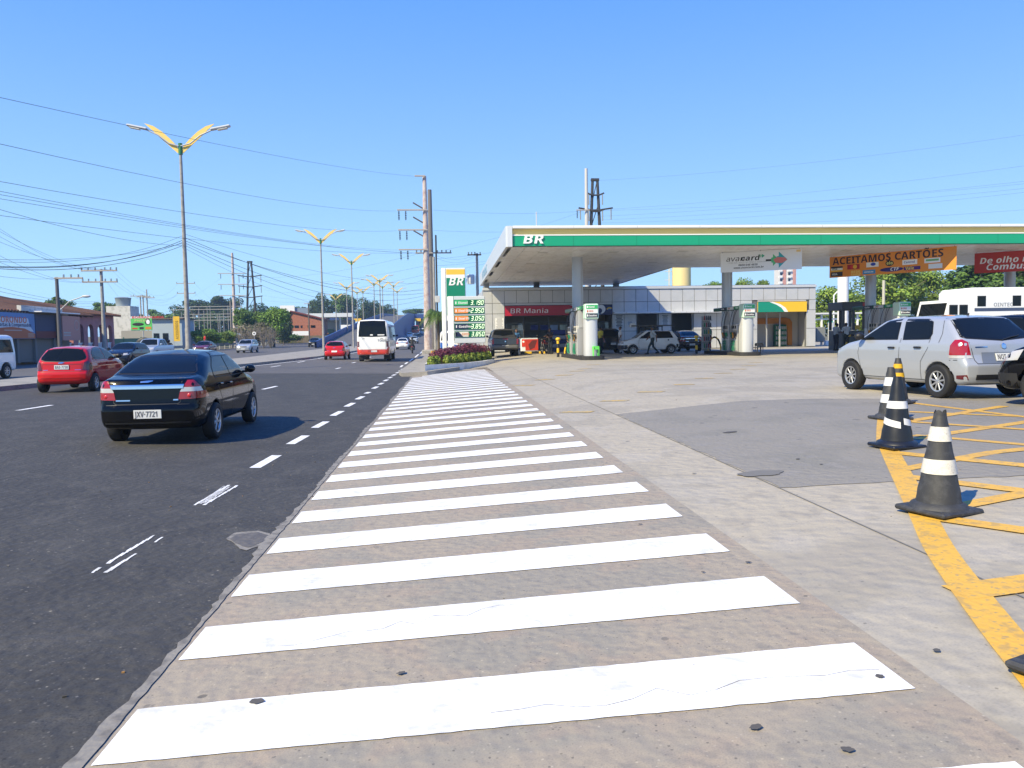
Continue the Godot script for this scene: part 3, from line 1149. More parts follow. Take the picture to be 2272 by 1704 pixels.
	for i in range(1, 480):
		var d := -2.0 + i * 0.075
		var cur := [XE - 0.02 + rg.randf_range(-0.018, 0.016) + 0.02 * sin(d * 1.7), XE + 0.035 + rg.randf_range(-0.006, 0.006)]
		if d > 33.0: break
		var q := []
		for v in [[prev[0], d - 0.075], [prev[1], d - 0.075], [cur[1], d], [cur[0], d]]: q.append(Vector3(v[0], gy(v[0], -v[1]) + 0.006, -v[1]))
		gut.quad(q[0], q[1], q[2], q[3], Vector3.UP)
		prev = cur
	part(walk, "gutter", gut, M_KERB)
	for k in range(-1, 32):
		var z0 := 3.0 + 0.975 * k
		var m := MB.new()
		var xl := -1.385
		var xr2 := 1.79 - 0.004 * k
		var wid := 0.455
		if z0 > 32.2: xl = -1.0
		var nn := 60
		var rr := RandomNumberGenerator.new()
		rr.seed = 100 + k
		var last := []
		for i in nn + 1:
			var x := lerpf(xl, xr2, float(i) / nn)
			var zc := z0 - 0.21 * (x - xl) / 3.17
			var e0 := rr.randf_range(-0.003, 0.003)
			var e1 := rr.randf_range(-0.003, 0.003)
			var row := [Vector3(x, gy(x, -zc) + 0.005, -zc + e0), Vector3(x, gy(x, -zc) + 0.005, -zc - wid + e1)]
			if last.size() > 0: m.quad(last[0], row[0], row[1], last[1], Vector3.UP)
			last = row
		part(walk, "stripe", m, M_WHITE_LINE)
	# hairline cracks through paint and paving
	for a in [[0.15, -3.02, 1.75, -2.98, 3], [-0.9, -4.02, 0.35, -4.22, 4], [0.9, -7.2, 1.75, -8.3, 5], [-0.6, -5.8, 0.4, -6.1, 6]]:
		var cr := RandomNumberGenerator.new()
		cr.seed = a[4]
		var cm := MB.new()
		var p0 := Vector3(a[0], 0, a[1])
		for i in 14:
			var p1 := Vector3(lerpf(a[0], a[2], (i + 1) / 14.0), 0, lerpf(a[1], a[3], (i + 1) / 14.0) + cr.randf_range(-0.05, 0.05))
			paint_line(cm, p0, p1, cr.randf_range(0.0012, 0.0032), 0.0062)
			p0 = p1
		part(walk, "crack", cm, mat(0.14, 0.13, 0.115, 0.9))
	# grey resurfaced patch and the bare joints of the forecourt
	part(court, "patch", ragged([Vector2(2.82, -12.7), Vector2(2.82, -6.3), Vector2(3.9, -6.05), Vector2(7.0, -5.2), Vector2(16.0, -4.0), Vector2(24.0, -6.0), Vector2(24.0, -12.2), Vector2(10.5, -11.9), Vector2(6.3, -13.0)], 0.004, 3, 0.02), M_GREY)
	var jn := MB.new()
	for a in [[2.8, -33.0, 2.8, 10.0], [9.0, -36.0, 9.0, -12.6], [2.85, -20.5, 30.0, -20.5], [2.85, -28.0, 40.0, -28.0], [18.0, -36.0, 18.0, -12.2], [27.0, -36.0, 27.0, -12.2], [2.85, -3.6, 2.4, 6.0]]:
		paint_line(jn, Vector3(a[0], 0, a[1]), Vector3(a[2], 0, a[3]), 0.011, 0.006)
	part(court, "joint", jn, mat(0.17, 0.16, 0.14, 0.9))
	# box junction in yellow
	var arc := [g2(1978, 893), g2(1952, 915), g2(1944, 965), g2(1952, 1001), g2(2013, 1140), g2(2054, 1232), g2(2157, 1386), g2(2272, 1540), g2(2330, 1640)]
	var am := MB.new()
	var cur := Curve2D.new()
	for i in arc.size():
		var tg: Vector2 = (arc[mini(i + 1, arc.size() - 1)] - arc[maxi(i - 1, 0)]) * 0.17
		cur.add_point(arc[i], -tg, tg)
	cur.bake_interval = 0.05
	var bp := cur.get_baked_points()
	for i in range(0, bp.size() - 6, 5):
		var a := bp[i]
		var b := bp[mini(i + 5, bp.size() - 1)]
		var off := Vector2(0.10, 0.0)
		paint_line(am, Vector3(a.x + off.x, 0, a.y), Vector3(b.x + off.x, 0, b.y), 0.17, 0.0085)
	part(court, "box_marking", am, M_YELLOW_LINE)
	var lat := [[500, 475, 1543, 605], [490, 558, 1543, 603], [490, 645, 1100, 548], [500, 652, 1543, 722], [530, 810, 1543, 655], [530, 775, 1543, 862], [400, 1098, 1543, 905], [320, 935, 1543, 1055], [950, 1430, 1543, 1315], [440, 1155, 1543, 1290], [700, 1535, 1543, 1655]]
	for i in lat.size():
		var l: Array = lat[i]
		var a := gpt(1900 + l[0] / 4.148, 780 + l[1] / 4.148)
		var b := gpt(1900 + l[2] / 4.148, 780 + l[3] / 4.148)
		b = a + (b - a) * 1.5
		var m := MB.new()
		paint_line(m, a, b, 0.15, 0.0085 + 0.0006 * (i % 4))
		part(court, "box_marking", m, M_YELLOW_LINE)
	var l2 := MB.new()
	paint_line(l2, gpt(2120, 1318), gpt(2480, 1268), 0.22, 0.0092)
	part(court, "box_marking", l2, M_YELLOW_LINE)
	# worn yellow dashes leading to the islands
	for a in [[1162, 856, 44], [1209, 843, 40], [1252, 833, 36], [1281, 824, 30], [1298, 819, 28], [1318, 810, 30], [1280, 915, 70], [1445, 870, 56], [1518, 854, 44], [1564, 840, 42], [1605, 829, 40], [1638, 820, 34], [1660, 812, 30], [1676, 805, 30], [1364, 890, 60]]:
		var p := gpt(a[0] - a[2] * 0.5, a[1])
		var q := gpt(a[0] + a[2] * 0.5, a[1] - 1)
		var m := MB.new()
		paint_line(m, p, q, 0.13 + 0.004 * -p.z, 0.006)
		part(court, "dash", m, tex_yellow_worn())
	# lane paint on the avenue
	var worn := RandomNumberGenerator.new()
	worn.seed = 77
	for i in 17:
		var d := 5.55 + 2.2 * i
		var m := MB.new()
		var xx := -2.47 + 0.004 * d
		if i < 2:   # only the rims of the paint are left
			for s in [-0.045, 0.05]:
				var u := d
				while u < d + 1.0:
					var ln := worn.randf_range(0.03, 0.12)
					if worn.randf() < (0.95 if s < 0.0 else 0.75): paint_line(m, Vector3(xx + s + worn.randf_range(-0.006, 0.006) + (u - d) * 0.05, 0, -u), Vector3(xx + s + (u - d) * 0.05, 0, -minf(u + ln, d + 1.05)), worn.randf_range(0.015, 0.034), 0.004)
					u += ln
			if i == 1:
				for k in 70: paint_line(m, Vector3(xx + worn.randf_range(-0.04, 0.05), 0, -d - worn.randf_range(0.05, 0.95)), Vector3(xx + worn.randf_range(-0.04, 0.05), 0, -d - worn.randf_range(0.05, 0.95)) * Vector3(0, 0, 0) + Vector3(xx + worn.randf_range(-0.045, 0.055), 0, -d - worn.randf_range(0.05, 1.0)), 0.004, 0.0042)
		else:
			paint_line(m, Vector3(xx, 0, -d), Vector3(xx + 0.05, 0, -d - (1.05 if i != 8 else 0.6)), 0.14, 0.004)
		part(road, "lane_dash", m, M_WHITE_LINE)
	for a in [[583, 864, 614, 857], [601, 814.5, 622, 811], [660, 804.5, 676, 801.5], [706, 795, 722, 793], [745, 818.5, 755, 816], [781, 805.5, 789, 803.5], [38, 911, 115, 899], [817, 794, 823, 792]]:
		var m := MB.new()
		paint_line(m, gpt(a[0], a[1]), gpt(a[2], a[3]), 0.13, 0.004)
		part(road, "lane_dash", m, M_WHITE_LINE)
	var el := MB.new()
	for i in 60:
		var d := 33.0 + i * 1.5
		paint_line(el, Vector3(tab(KX, d) + 0.4, 0, -d), Vector3(tab(KX, d + 1.5) + 0.4, 0, -d - 1.5), 0.13, 0.004)
	part(road, "edge_line", el, M_WHITE_LINE)
	for a in [[44.0, 47.0], [49.0, 53.0], [55.0, 62.0], [65.0, 75.0], [78.0, 90.0]]:
		var m := MB.new()
		paint_line(m, Vector3(-2.55, 0, -a[0]), Vector3(-2.6, 0, -a[1]), 0.13, 0.004)
		part(road, "lane_dash", m, M_WHITE_LINE)
	# asphalt broken away at the gutter
	part(road, "pothole", ragged([g2(500, 1196), g2(520, 1183), g2(572, 1178), g2(600, 1185), g2(586, 1208), g2(548, 1222), g2(532, 1218), g2(522, 1208)], 0.004, 9, 0.006), M_KERB)
	part(road, "pothole", ragged([g2(508, 1197), g2(526, 1187), g2(574, 1182), g2(596, 1189), g2(583, 1204), g2(550, 1216), g2(536, 1213)], 0.0055, 19, 0.006), M_OLD)
	# patched and dusty asphalt
	for a in [[-3.6, 14.5, 1.5, 5.0, 5], [-2.0, 21.0, 0.5, 7.0, 6], [-7.6, 20.0, 1.2, 6.0, 7], [-6.2, 9.0, 0.9, 4.5, 8]]:
		part(road, "patch", ragged([Vector2(a[0] - a[2] * 0.5, -a[1] - a[3] * 0.5), Vector2(a[0] + a[2] * 0.4, -a[1] - a[3] * 0.45), Vector2(a[0] + a[2] * 0.5, -a[1] + a[3] * 0.5), Vector2(a[0] - a[2] * 0.45, -a[1] + a[3] * 0.4)], 0.002, a[4], 0.05), M_ASPH2)
	# oil and gum stains
	var st := RandomNumberGenerator.new()
	st.seed = 31
	var spots := [[570, 1560, 0.028], [1687, 1052, 0.16], [1620, 960, 0.07], [1677, 1618, 0.02], [2078, 1447, 0.015], [1952, 1505, 0.016], [1880, 1668, 0.018], [1540, 1052, 0.016], [1420, 1165, 0.013], [890, 1497, 0.016], [1770, 1020, 0.02], [1822, 1032, 0.015], [1560, 1272, 0.010], [1660, 1250, 0.014]]
	for i in spots.size():
		var c := g2(spots[i][0], spots[i][1])
		var o := []
		for k in 22:
			var a := TAU * k / 22
			o.append(c + Vector2(cos(a) * 1.15, sin(a) * 0.9) * spots[i][2] * (1.0 + 0.14 * sin(a * 2.0 + i) + 0.10 * sin(a * 5.0 + i * 2.0) + st.randf_range(-0.05, 0.05)))
		part(walk if c.x < 2.8 else court, "stain", ragged(o, 0.0105, i, 0.001), mat(0.085, 0.078, 0.07, 0.8) if spots[i][2] < 0.1 else mat(0.16, 0.15, 0.13, 0.7))
	# litter: pebbles and leaves on the asphalt
	var peb := MB.new()
	peb.colored = true
	for i in 420:
		var d := st.randf_range(2.6, 16.0)
		var x := st.randf_range(-9.0, 5.0)
		if x > -1.4 and st.randf() < 0.9: continue
		var s := st.randf_range(0.004, 0.012)
		var k := st.randf()
		peb.col = Color(0.25, 0.22, 0.17).lerp(Color(0.05, 0.04, 0.03), k)
		if st.randf() < 0.10: peb.col = Color(0.30, 0.16, 0.05)
		peb.box(Vector3(x, gy(x, -d) + s * 0.35, -d), Vector3(s * st.randf_range(0.8, 2.0), s * 0.7, s * st.randf_range(0.8, 1.6)), Basis(Vector3.UP, st.randf() * TAU))
	var po := part(self, "road_grit", peb, vmat(0.9))
	tag(po, "loose grit and dry leaf scraps on the road by the crossing", "grit")
	po.set_meta("kind", "stuff")
	# raised pavements and the median
	var L := []
	var R := []
	for d in [33.3, 35.0, 38.0, 43.0, 52.0, 60.0, 75.0, 97.0, 125.0, 160.0]:
		L.append([-1.9 if d < 34.0 else -2.1, d])
		R.append([-0.8 if d < 34.0 else 0.62, d])
	struct("pavement", block_strip(L, R, 0.16), M_WALK)
	L = []
	R = []
	for d in [-14.0, 0.0, 12.0, 20.0, 26.0, 31.0, 40.0, 48.7, 62.0, 69.0, 85.0, 100.0, 115.0, 147.0, 170.0, 218.0, 260.0]:
		L.append([tab(MX, d), d])
		R.append([tab(KX, d), d])
	struct("median", block_strip(L, R, 0.15), M_WALK)
	L = []
	R = []
	for d in [-14.0, 20.0, 40.0, 60.0, 80.0, 100.0]:
		L.append([tab(OX, d) - 14.0, d])
		R.append([tab(OX, d), d])
	struct("pavement", block_strip(L, R, 0.14), M_WALK)
	# wider joint between the two asphalts
	var jt := MB.new()
	paint_line(jt, Vector3(tab(KX, 36.0), 0, -36.0), Vector3(-1.9, 0, -36.4), 0.10, 0.0045)
	part(road, "joint", jt, mat(0.03, 0.03, 0.03, 0.9))

func tex_yellow_worn() -> StandardMaterial3D:
	if mcache.has("yw"): return mcache["yw"]
	mcache["yw"] = tex_mat(256, Color(0.42, 0.32, 0.14), [[0.02, 171, Color(0.58, 0.36, 0.05), 0.45, 0.2, 0.9], [0.08, 172, Color(0.34, 0.31, 0.26), 0.55, 0.15, 0.8]], 2.0, 0.8, [], 41)
	return mcache["yw"]

# ---------------------------------------------------------------- filling station
const ID := Basis.IDENTITY
const FL := 0.46   # forecourt level

func r3(x: float, y: float) -> Vector2: return Vector2(1060 + x / 3.6867, 480 + y / 3.6867)
func r4(x: float, y: float) -> Vector2: return Vector2(1560 + x / 3.1067, 480 + y / 3.1067)
func r5(x: float, y: float) -> Vector2: return Vector2(900 + x / 7.3733, 560 + y / 7.3733)
func r6(x: float, y: float) -> Vector2: return Vector2(1100 + x / 7.3733, 640 + y / 7.3733)
func r7(x: float, y: float) -> Vector2: return Vector2(1350 + x / 7.3733, 640 + y / 7.3733)
func r8(x: float, y: float) -> Vector2: return Vector2(1600 + x / 7.3733, 640 + y / 7.3733)
func pv(q: Vector2, d: float) -> Vector3: return pz(q.x, q.y, d)

var M_PANEL: StandardMaterial3D
var M_WHITE: StandardMaterial3D
var M_GREEN: StandardMaterial3D
var M_YEL: StandardMaterial3D
var M_STEEL: StandardMaterial3D
var M_DARK: StandardMaterial3D
var M_SOFF: StandardMaterial3D

func build_station():
	M_PANEL = tex_mat(512, Color(0.60, 0.605, 0.605), [[0.01, 201, Color(0.55, 0.56, 0.565), 0.45, 0.3, 0.8], [0.05, 202, Color(0.63, 0.63, 0.625), 0.6, 0.2, 0.4]], 6.0, 0.38, [], 51)
	M_PANEL.metallic = 0.25
	M_WHITE = mat(0.80, 0.80, 0.79, 0.4)
	M_GREEN = mat(0.008, 0.31, 0.155, 0.3)
	M_YEL = mat(0.80, 0.50, 0.03, 0.35)
	M_STEEL = mat(0.55, 0.55, 0.55, 0.35, 0.6)
	M_DARK = mat(0.02, 0.02, 0.022, 0.5)
	M_SOFF = tex_mat(512, Color(0.80, 0.80, 0.785), [[0.008, 211, Color(0.70, 0.69, 0.665), 0.5, 0.2, 0.7], [0.03, 212, Color(0.42, 0.40, 0.36), 0.66, 0.12, 0.5]], 8.0, 0.35, [], 52)
	build_canopy()
	build_shop()
	build_islands()
	build_signs()
	build_planter()

func build_canopy():
	var t := thing("station_canopy", "large white filling station canopy with green and yellow fascia on round columns", "canopy", Vector3(0, 0, 0))
	var xl := 2.95
	var xr := 50.0
	var zf := -36.73
	var S := 5.86
	var T := 6.83
	# soffit of long boards, run front to back
	var w := 0.86
	var i := 0
	var x := xl + 0.1
	var sv := [bxm(Vector3.ZERO, Vector3(w - 0.015, 0.04, 27.4), 0.006), bxm(Vector3.ZERO, Vector3(w - 0.015, 0.04, 11.5), 0.006)]
	var me := [sv[0].mesh(), sv[1].mesh()]
	while x + w < xr:
		var deep := x + w < 14.4
		var o := part(t, "soffit_board", me[0] if deep else me[1], M_SOFF)
		o.position = Vector3(x + w * 0.5, S + 0.02, (zf - 0.15 - 13.7) if deep else (zf - 0.15 - 5.75))
		x += w
		i += 1
	# deck above
	bxp(t, "deck", Vector3((xl + 14.4) * 0.5, S + 0.45, (zf - 64.4) * 0.5 - 0.2), Vector3(14.4 - xl - 0.3, 0.7, 27.0), mat(0.4, 0.4, 0.4, 0.7))
	bxp(t, "deck", Vector3((14.5 + xr) * 0.5, S + 0.452, (zf - 48.4) * 0.5 - 0.2), Vector3(xr - 14.7, 0.7, 11.1), mat(0.4, 0.4, 0.4, 0.7))
	# front fascia
	var cx := (xl + 0.3 + xr) * 0.5
	var L := xr - xl - 0.3
	bxp(t, "green_band", Vector3(cx, 6.13, zf - 0.06), Vector3(L, 0.48, 0.12), M_GREEN, 0.01)
	bxp(t, "white_band", Vector3(cx, 6.40, zf - 0.055), Vector3(L, 0.055, 0.15), M_WHITE, 0.008)
	bxp(t, "yellow_band", Vector3(cx, 6.565, zf - 0.13), Vector3(L, 0.26, 0.1), mat(0.80, 0.62, 0.20, 0.4), 0.005)
	bxp(t, "top_cap", Vector3(cx, 6.765, zf - 0.02), Vector3(L, 0.13, 0.34), mat(0.72, 0.73, 0.73, 0.4), 0.02)
	bxp(t, "drip_edge", Vector3(cx, 5.872, zf - 0.05), Vector3(L, 0.025, 0.1), mat(0.01, 0.03, 0.02, 0.5))
	for k in 15:   # joints between the fascia sheets
		bxp(t, "joint", Vector3(xl + 3.2 + k * 3.05, 6.13, zf + 0.001), Vector3(0.012, 0.47, 0.004), mat(0.004, 0.12, 0.06, 0.5))
		bxp(t, "joint", Vector3(xl + 3.2 + k * 3.05, 6.765, zf + 0.151), Vector3(0.012, 0.12, 0.004), mat(0.3, 0.3, 0.3, 0.5))
	# left flank, plain metal, with a rounded front corner
	var mf := MB.new()
	mf.prism(PackedVector2Array([Vector2(xl + 0.28, -zf - 0.10), Vector2(xl + 0.06, -zf - 0.08), Vector2(xl - 0.02, -zf + 0.05), Vector2(xl - 0.02, 64.6), Vector2(xl + 0.28, 64.6)]), -T, -S + 0.0, Transform3D(Basis(Vector3(1, 0, 0), Vector3(0, 0, -1), Vector3(0, -1, 0)), Vector3.ZERO))
	part(t, "side_fascia", mf, mat(0.60, 0.63, 0.66, 0.4, 0.2))
	bxp(t, "back_fascia", Vector3((xl + 14.7) * 0.5, (S + T) * 0.5, -64.55), Vector3(14.3 - xl, T - S, 0.2), mat(0.62, 0.64, 0.66, 0.4))
	bxp(t, "back_fascia", Vector3(14.42, (S + T) * 0.5, -56.5), Vector3(0.14, T - S, 16.0), mat(0.62, 0.64, 0.66, 0.4))
	bxp(t, "back_fascia", Vector3((14.5 + xr) * 0.5, (S + T) * 0.5, -48.5), Vector3(xr - 14.6, T - S, 0.2), mat(0.62, 0.64, 0.66, 0.4))
	text(t, "lettering", "BR", 0.40, Vector3(3.72, 6.20, zf + 0.04), ID, mat(0.85, 0.85, 0.85, 0.35), 900, 0.22, 1.45, 0.06)
	var sb := Basis(Vector3(0, 0, -1), Vector3.UP, Vector3(-1, 0, 0))
	sb = Basis(Vector3(0, 0, 1), Vector3.UP, Vector3(-1, 0, 0))
	text(t, "lettering", "PETROBRAS", 0.55, Vector3(xl - 0.03, 6.33, -60.0), sb, mat(0.25, 0.38, 0.50, 0.4), 700, 0.15, 1.6, 0.02)
	# columns: grey cladding over a white painted foot
	for c in [[pz(1282, 700, 41.7).x, -41.7], [pz(1613, 700, 42.9).x, -42.9], [pz(1931, 700, 42.9).x, -42.9], [32.9, -42.9]]:
		var m := MB.new()
		m.lathe([Vector2(0.292, 0.0), Vector2(0.292, S - FL - 0.16)], Vector3(c[0], FL + 0.16, c[1]), ID, 28)
		var col := part(t, "column", m, mat(0.44, 0.46, 0.48, 0.35, 0.35))
		var f := MB.new()
		f.lathe([Vector2(0.298, 0.0), Vector2(0.298, 1.15), Vector2(0.292, 1.155)], Vector3(c[0], FL + 0.18, c[1]), ID, 28)
		part(col, "white_foot", f, mat(0.75, 0.75, 0.74, 0.5))
	for c in [[7.4, -62.4], [13.9, -62.4], [3.3, -61.5]]:
		bxp(t, "post", Vector3(c[0], 5.58, c[1]), Vector3(0.45, 0.54, 0.3), mat(0.3, 0.31, 0.32, 0.5))
	# flush lamps in the soffit
	for xx in [5.0, 8.6, 12.2, 17.0, 21.0, 25.5, 29.5]:
		for z in [-39.2, -45.0]:
			bxp(t, "lamp_panel", Vector3(xx, S - 0.006, z), Vector3(0.5, 0.02, 0.5), mat(0.55, 0.55, 0.52, 0.3), 0.004)
	for xx in [5.0, 8.6, 12.2]:
		for z in [-51.0, -57.0]:
			bxp(t, "lamp_panel", Vector3(xx, S - 0.006, z), Vector3(0.5, 0.02, 0.5), mat(0.55, 0.55, 0.52, 0.3), 0.004)

func notice(parent: Node, a: Vector3, b: Vector3, paper: Material, ink: Material, rows: int, sd: int, z_off := 0.03):
	var c := (a + b) * 0.5
	var o := bxp(parent, "notice", Vector3(c.x, c.y, c.z + z_off), Vector3(absf(b.x - a.x), absf(a.y - b.y), 0.012), paper)
	var r := RandomNumberGenerator.new()
	r.seed = sd
	var m := MB.new()
	var h := absf(a.y - b.y)
	var w := absf(b.x - a.x)
	for i in rows:
		var ww := w * r.randf_range(0.5, 0.86)
		m.box(Vector3(c.x, maxf(a.y, b.y) - h * (i + 0.7) / (rows + 0.5), c.z + z_off + 0.009), Vector3(ww, h / rows * 0.5, 0.004))
	part(o, "print", m, ink)

func build_shop():
	var W := -60.0
	var t := thing("shop_building", "long low shop building clad in pale grey metal panels behind the pumps", "building")
	var wall := mat(0.13, 0.135, 0.14, 0.8)
	var x0 := 2.94
	var x1 := 29.59
	# carcass behind the cladding, openings left free
	var solid := [[x0, 4.6, 0.0, 5.25], [4.6, 13.0, 3.25, 5.25], [13.0, 14.95, 0.0, 5.25], [14.95, 16.76, 3.25, 5.25], [16.76, 17.74, 0.0, 5.25], [17.74, 19.57, 3.25, 5.25], [19.57, 24.77, 0.0, 5.25], [24.77, 28.81, 3.28, 5.25], [28.81, x1, 0.0, 5.25]]
	for s in solid:
		bxp(t, "wall", Vector3((s[0] + s[1]) * 0.5, (s[2] + s[3]) * 0.5 + 0.2, W - 0.19), Vector3(s[1] - s[0] - 0.004, s[3] - s[2], 0.24), wall)
	bxp(t, "wall", Vector3(x0 + 0.12, 2.6, W - 6.9), Vector3(0.24, 5.4, 13.0), M_PANEL)
	bxp(t, "wall", Vector3(x1 - 0.12, 2.6, W - 6.9), Vector3(0.24, 5.4, 13.0), M_PANEL)
	bxp(t, "wall", Vector3((x0 + x1) * 0.5, 2.6, W - 13.5), Vector3(x1 - x0, 5.4, 0.24), M_PANEL)
	bxp(t, "roof", Vector3((x0 + x1) * 0.5, 4.95, W - 6.85), Vector3(x1 - x0 - 0.5, 0.2, 12.9), mat(0.35, 0.35, 0.34, 0.8))
	bxp(t, "floor", Vector3((x0 + x1) * 0.5, FL - 0.03, W - 6.8), Vector3(x1 - x0 - 0.5, 0.1, 13.0), mat(0.22, 0.21, 0.20, 0.5))
	bxp(t, "wall", Vector3(14.0, 2.6, W - 5.3), Vector3(0.2, 4.5, 9.9), mat(0.3, 0.3, 0.3, 0.8))
	bxp(t, "wall", Vector3(24.3, 2.6, W - 5.3), Vector3(0.2, 4.5, 9.9), mat(0.45, 0.42, 0.36, 0.8))
	bxp(t, "wall", Vector3(8.8, 2.4, W - 6.5), Vector3(10.0, 4.2, 0.15), mat(0.40, 0.39, 0.37, 0.8))
	bxp(t, "wall", Vector3(19.2, 2.4, W - 4.5), Vector3(10.0, 4.2, 0.15), mat(0.38, 0.37, 0.35, 0.8))
	# cornice
	bxp(t, "cornice", Vector3((x0 + x1) * 0.5, 5.31, W - 0.1), Vector3(x1 - x0 + 0.06, 0.20, 0.36), mat(0.58, 0.60, 0.62, 0.4, 0.2), 0.02)
	# cladding panels, each its own sheet
	var pw := 0.94
	var shared := {}
	var pan := func(xa: float, xb: float, ya: float, yb: float):
		var k := "%d %d" % [roundi((xb - xa) * 100), roundi((yb - ya) * 100)]
		if not shared.has(k): shared[k] = bxm(Vector3.ZERO, Vector3(xb - xa - 0.03, yb - ya - 0.03, 0.03), 0.006).mesh()
		var o := part(t, "panel", shared[k], M_PANEL)
		o.position = Vector3((xa + xb) * 0.5, (ya + yb) * 0.5, W - 0.02 + fmod(xa * 7.3 + ya * 3.1, 0.008))
	for i in 29:
		var xa := x0 + 0.72 + (i - 1) * pw if i > 0 else x0
		var xb := minf(xa + pw, x1) if i > 0 else x0 + 0.72
		if xb - xa < 0.1: continue
		pan.call(xa, xb, 4.23, 5.20)
		if xa > 12.9 and xb < 24.9 or xa > 28.5 or xb < 4.75: pan.call(xa, xb, 3.42, 4.23)
	for s in [[x0, 3.66], [3.66, 4.6], [28.81, x1]]:
		pan.call(s[0], s[1], 1.94, 3.42)
		pan.call(s[0], s[1], 0.5, 1.94)
	for s in [[13.05, 14.0], [14.0, 14.95], [16.76, 17.74], [19.57, 20.5], [20.5, 21.45], [21.45, 22.4], [22.4, 23.35], [23.35, 24.77]]:
		pan.call(s[0], s[1], 1.94, 3.27)
		pan.call(s[0], s[1], 0.5, 1.94)
	pan.call(4.6, 13.05, 4.04, 4.23)
	pan.call(24.77, 28.81, 4.1, 4.23)
	# awning over the doors
	bxp(t, "awning", Vector3(18.3, 3.35, W + 0.40), Vector3(10.5, 0.14, 0.80), mat(0.66, 0.68, 0.70, 0.35, 0.2), 0.015)
	var aj := MB.new()
	for i in 10: aj.box(Vector3(13.05 + 0.95 * (i + 1), 3.35, W + 0.80), Vector3(0.015, 0.13, 0.006))
	part(t, "awning_joint", aj, mat(0.25, 0.26, 0.27, 0.6))
	# red shop sign with white swoosh and navy end
	bxp(t, "sign_board", Vector3(8.83, 3.63, W + 0.06), Vector3(8.44, 0.78, 0.12), mat(0.012, 0.022, 0.10, 0.3), 0.01)
	var red := PackedVector2Array([Vector2(4.62, 3.25), Vector2(11.75, 3.25), Vector2(11.55, 3.45), Vector2(11.1, 3.70), Vector2(10.4, 3.90), Vector2(9.6, 4.01), Vector2(4.62, 4.01)])
	var m := MB.new()
	m.prism(red, W + 0.121, W + 0.128)
	part(t, "sign_face", m, mat(0.40, 0.012, 0.035, 0.3))
	m = MB.new()
	m.prism(PackedVector2Array([Vector2(9.6, 4.012), Vector2(10.4, 3.90), Vector2(11.1, 3.70), Vector2(11.55, 3.45), Vector2(11.75, 3.25), Vector2(12.05, 3.25), Vector2(11.75, 3.6), Vector2(11.2, 3.86), Vector2(10.6, 4.012)]), W + 0.1215, W + 0.1275)
	part(t, "sign_face", m, M_WHITE)
	text(t, "lettering", "BR Mania", 0.36, Vector3(5.0, 3.62, W + 0.135), ID, mat(0.82, 0.80, 0.80, 0.4), 400, 0.05, 1.42, 0.012)
	m = MB.new()
	m.lathe([Vector2(0.0, 0.0), Vector2(0.34, 0.0), Vector2(0.34, 0.01), Vector2(0.0, 0.011)], Vector3(12.15, 3.68, W + 0.122), Basis(Vector3(1, 0, 0), Vector3(0, 0, 1), Vector3(0, -1, 0)), 28)
	part(t, "sign_face", m, M_WHITE)
	m = MB.new()
	m.lathe([Vector2(0.0, 0.0), Vector2(0.2, 0.0), Vector2(0.2, 0.01), Vector2(0.0, 0.011)], Vector3(12.02, 3.56, W + 0.128), Basis(Vector3(1, 0, 0), Vector3(0, 0, 1), Vector3(0, -1, 0)), 24)
	part(t, "sign_face", m, mat(0.012, 0.022, 0.10, 0.3))
	for q in [[0.30, 0.20, M_YEL], [0.21, 0.12, mat(0.03, 0.2, 0.45, 0.4)]]:
		m = MB.new()
		var pp := PackedVector2Array()
		for k in 12: pp.append(Vector2(12.82, 3.52) + Vector2(cos(PI * 0.3 + k * 0.15), sin(PI * 0.3 + k * 0.15)) * q[0])
		for k in 12: pp.append(Vector2(12.82, 3.52) + Vector2(cos(PI * 0.3 + (11 - k) * 0.15), sin(PI * 0.3 + (11 - k) * 0.15)) * q[1])
		m.prism(pp, W + 0.121, W + 0.128)
		part(t, "sign_face", m, q[2])
	# shop front: posts and panes
	var fr := mat(0.05, 0.05, 0.055, 0.4)
	for xx in [4.7, 6.1, 8.1, 10.0, 11.5, 12.9]:
		bxp(t, "mullion", Vector3(xx, 1.85, W - 0.5), Vector3(0.07, 2.78, 0.09), fr)
	bxp(t, "transom", Vector3(8.8, 2.7, W - 0.505), Vector3(8.2, 0.06, 0.07), fr)
	var glass := StandardMaterial3D.new()
	glass.transparency = BaseMaterial3D.TRANSPARENCY_ALPHA
	glass.albedo_color = Color(0.25, 0.3, 0.32, 0.18)
	glass.roughness = 0.03
	for k in [[4.74, 6.06], [10.04, 11.46], [11.54, 12.86]]:
		bxp(t, "pane", Vector3((k[0] + k[1]) * 0.5, 1.57, W - 0.5), Vector3(k[1] - k[0] - 0.02, 2.16, 0.012), glass)
	# shelves and boards inside
	for i in 6:
		var a := [5.2, 5.75, 6.9, 7.7, 8.5, 9.3][i] as float
		bxp(t, "menu_board", Vector3(a + 0.3, 2.35, W - 2.6), Vector3(0.62 if i != 0 else 0.3, 0.42, 0.05), [M_WHITE, M_WHITE, mat(0.02, 0.04, 0.25), mat(0.02, 0.04, 0.22), mat(0.3, 0.45, 0.75), mat(0.6, 0.75, 0.7)][i])
	bxp(t, "counter", Vector3(7.4, 1.0, W - 3.0), Vector3(5.0, 1.1, 0.7), mat(0.10, 0.09, 0.08, 0.5), 0.02)
	for i in 4:
		bxp(t, "shelf", Vector3(11.6, 0.75 + i * 0.42, W - 1.6), Vector3(2.3, 0.04, 0.5), mat(0.08, 0.10, 0.2, 0.5))
	# notices
	notice(t, pv(r5(1465, 1075), 60), pv(r5(1610, 1250), 60), M_WHITE, mat(0.35, 0.35, 0.36), 12, 1)
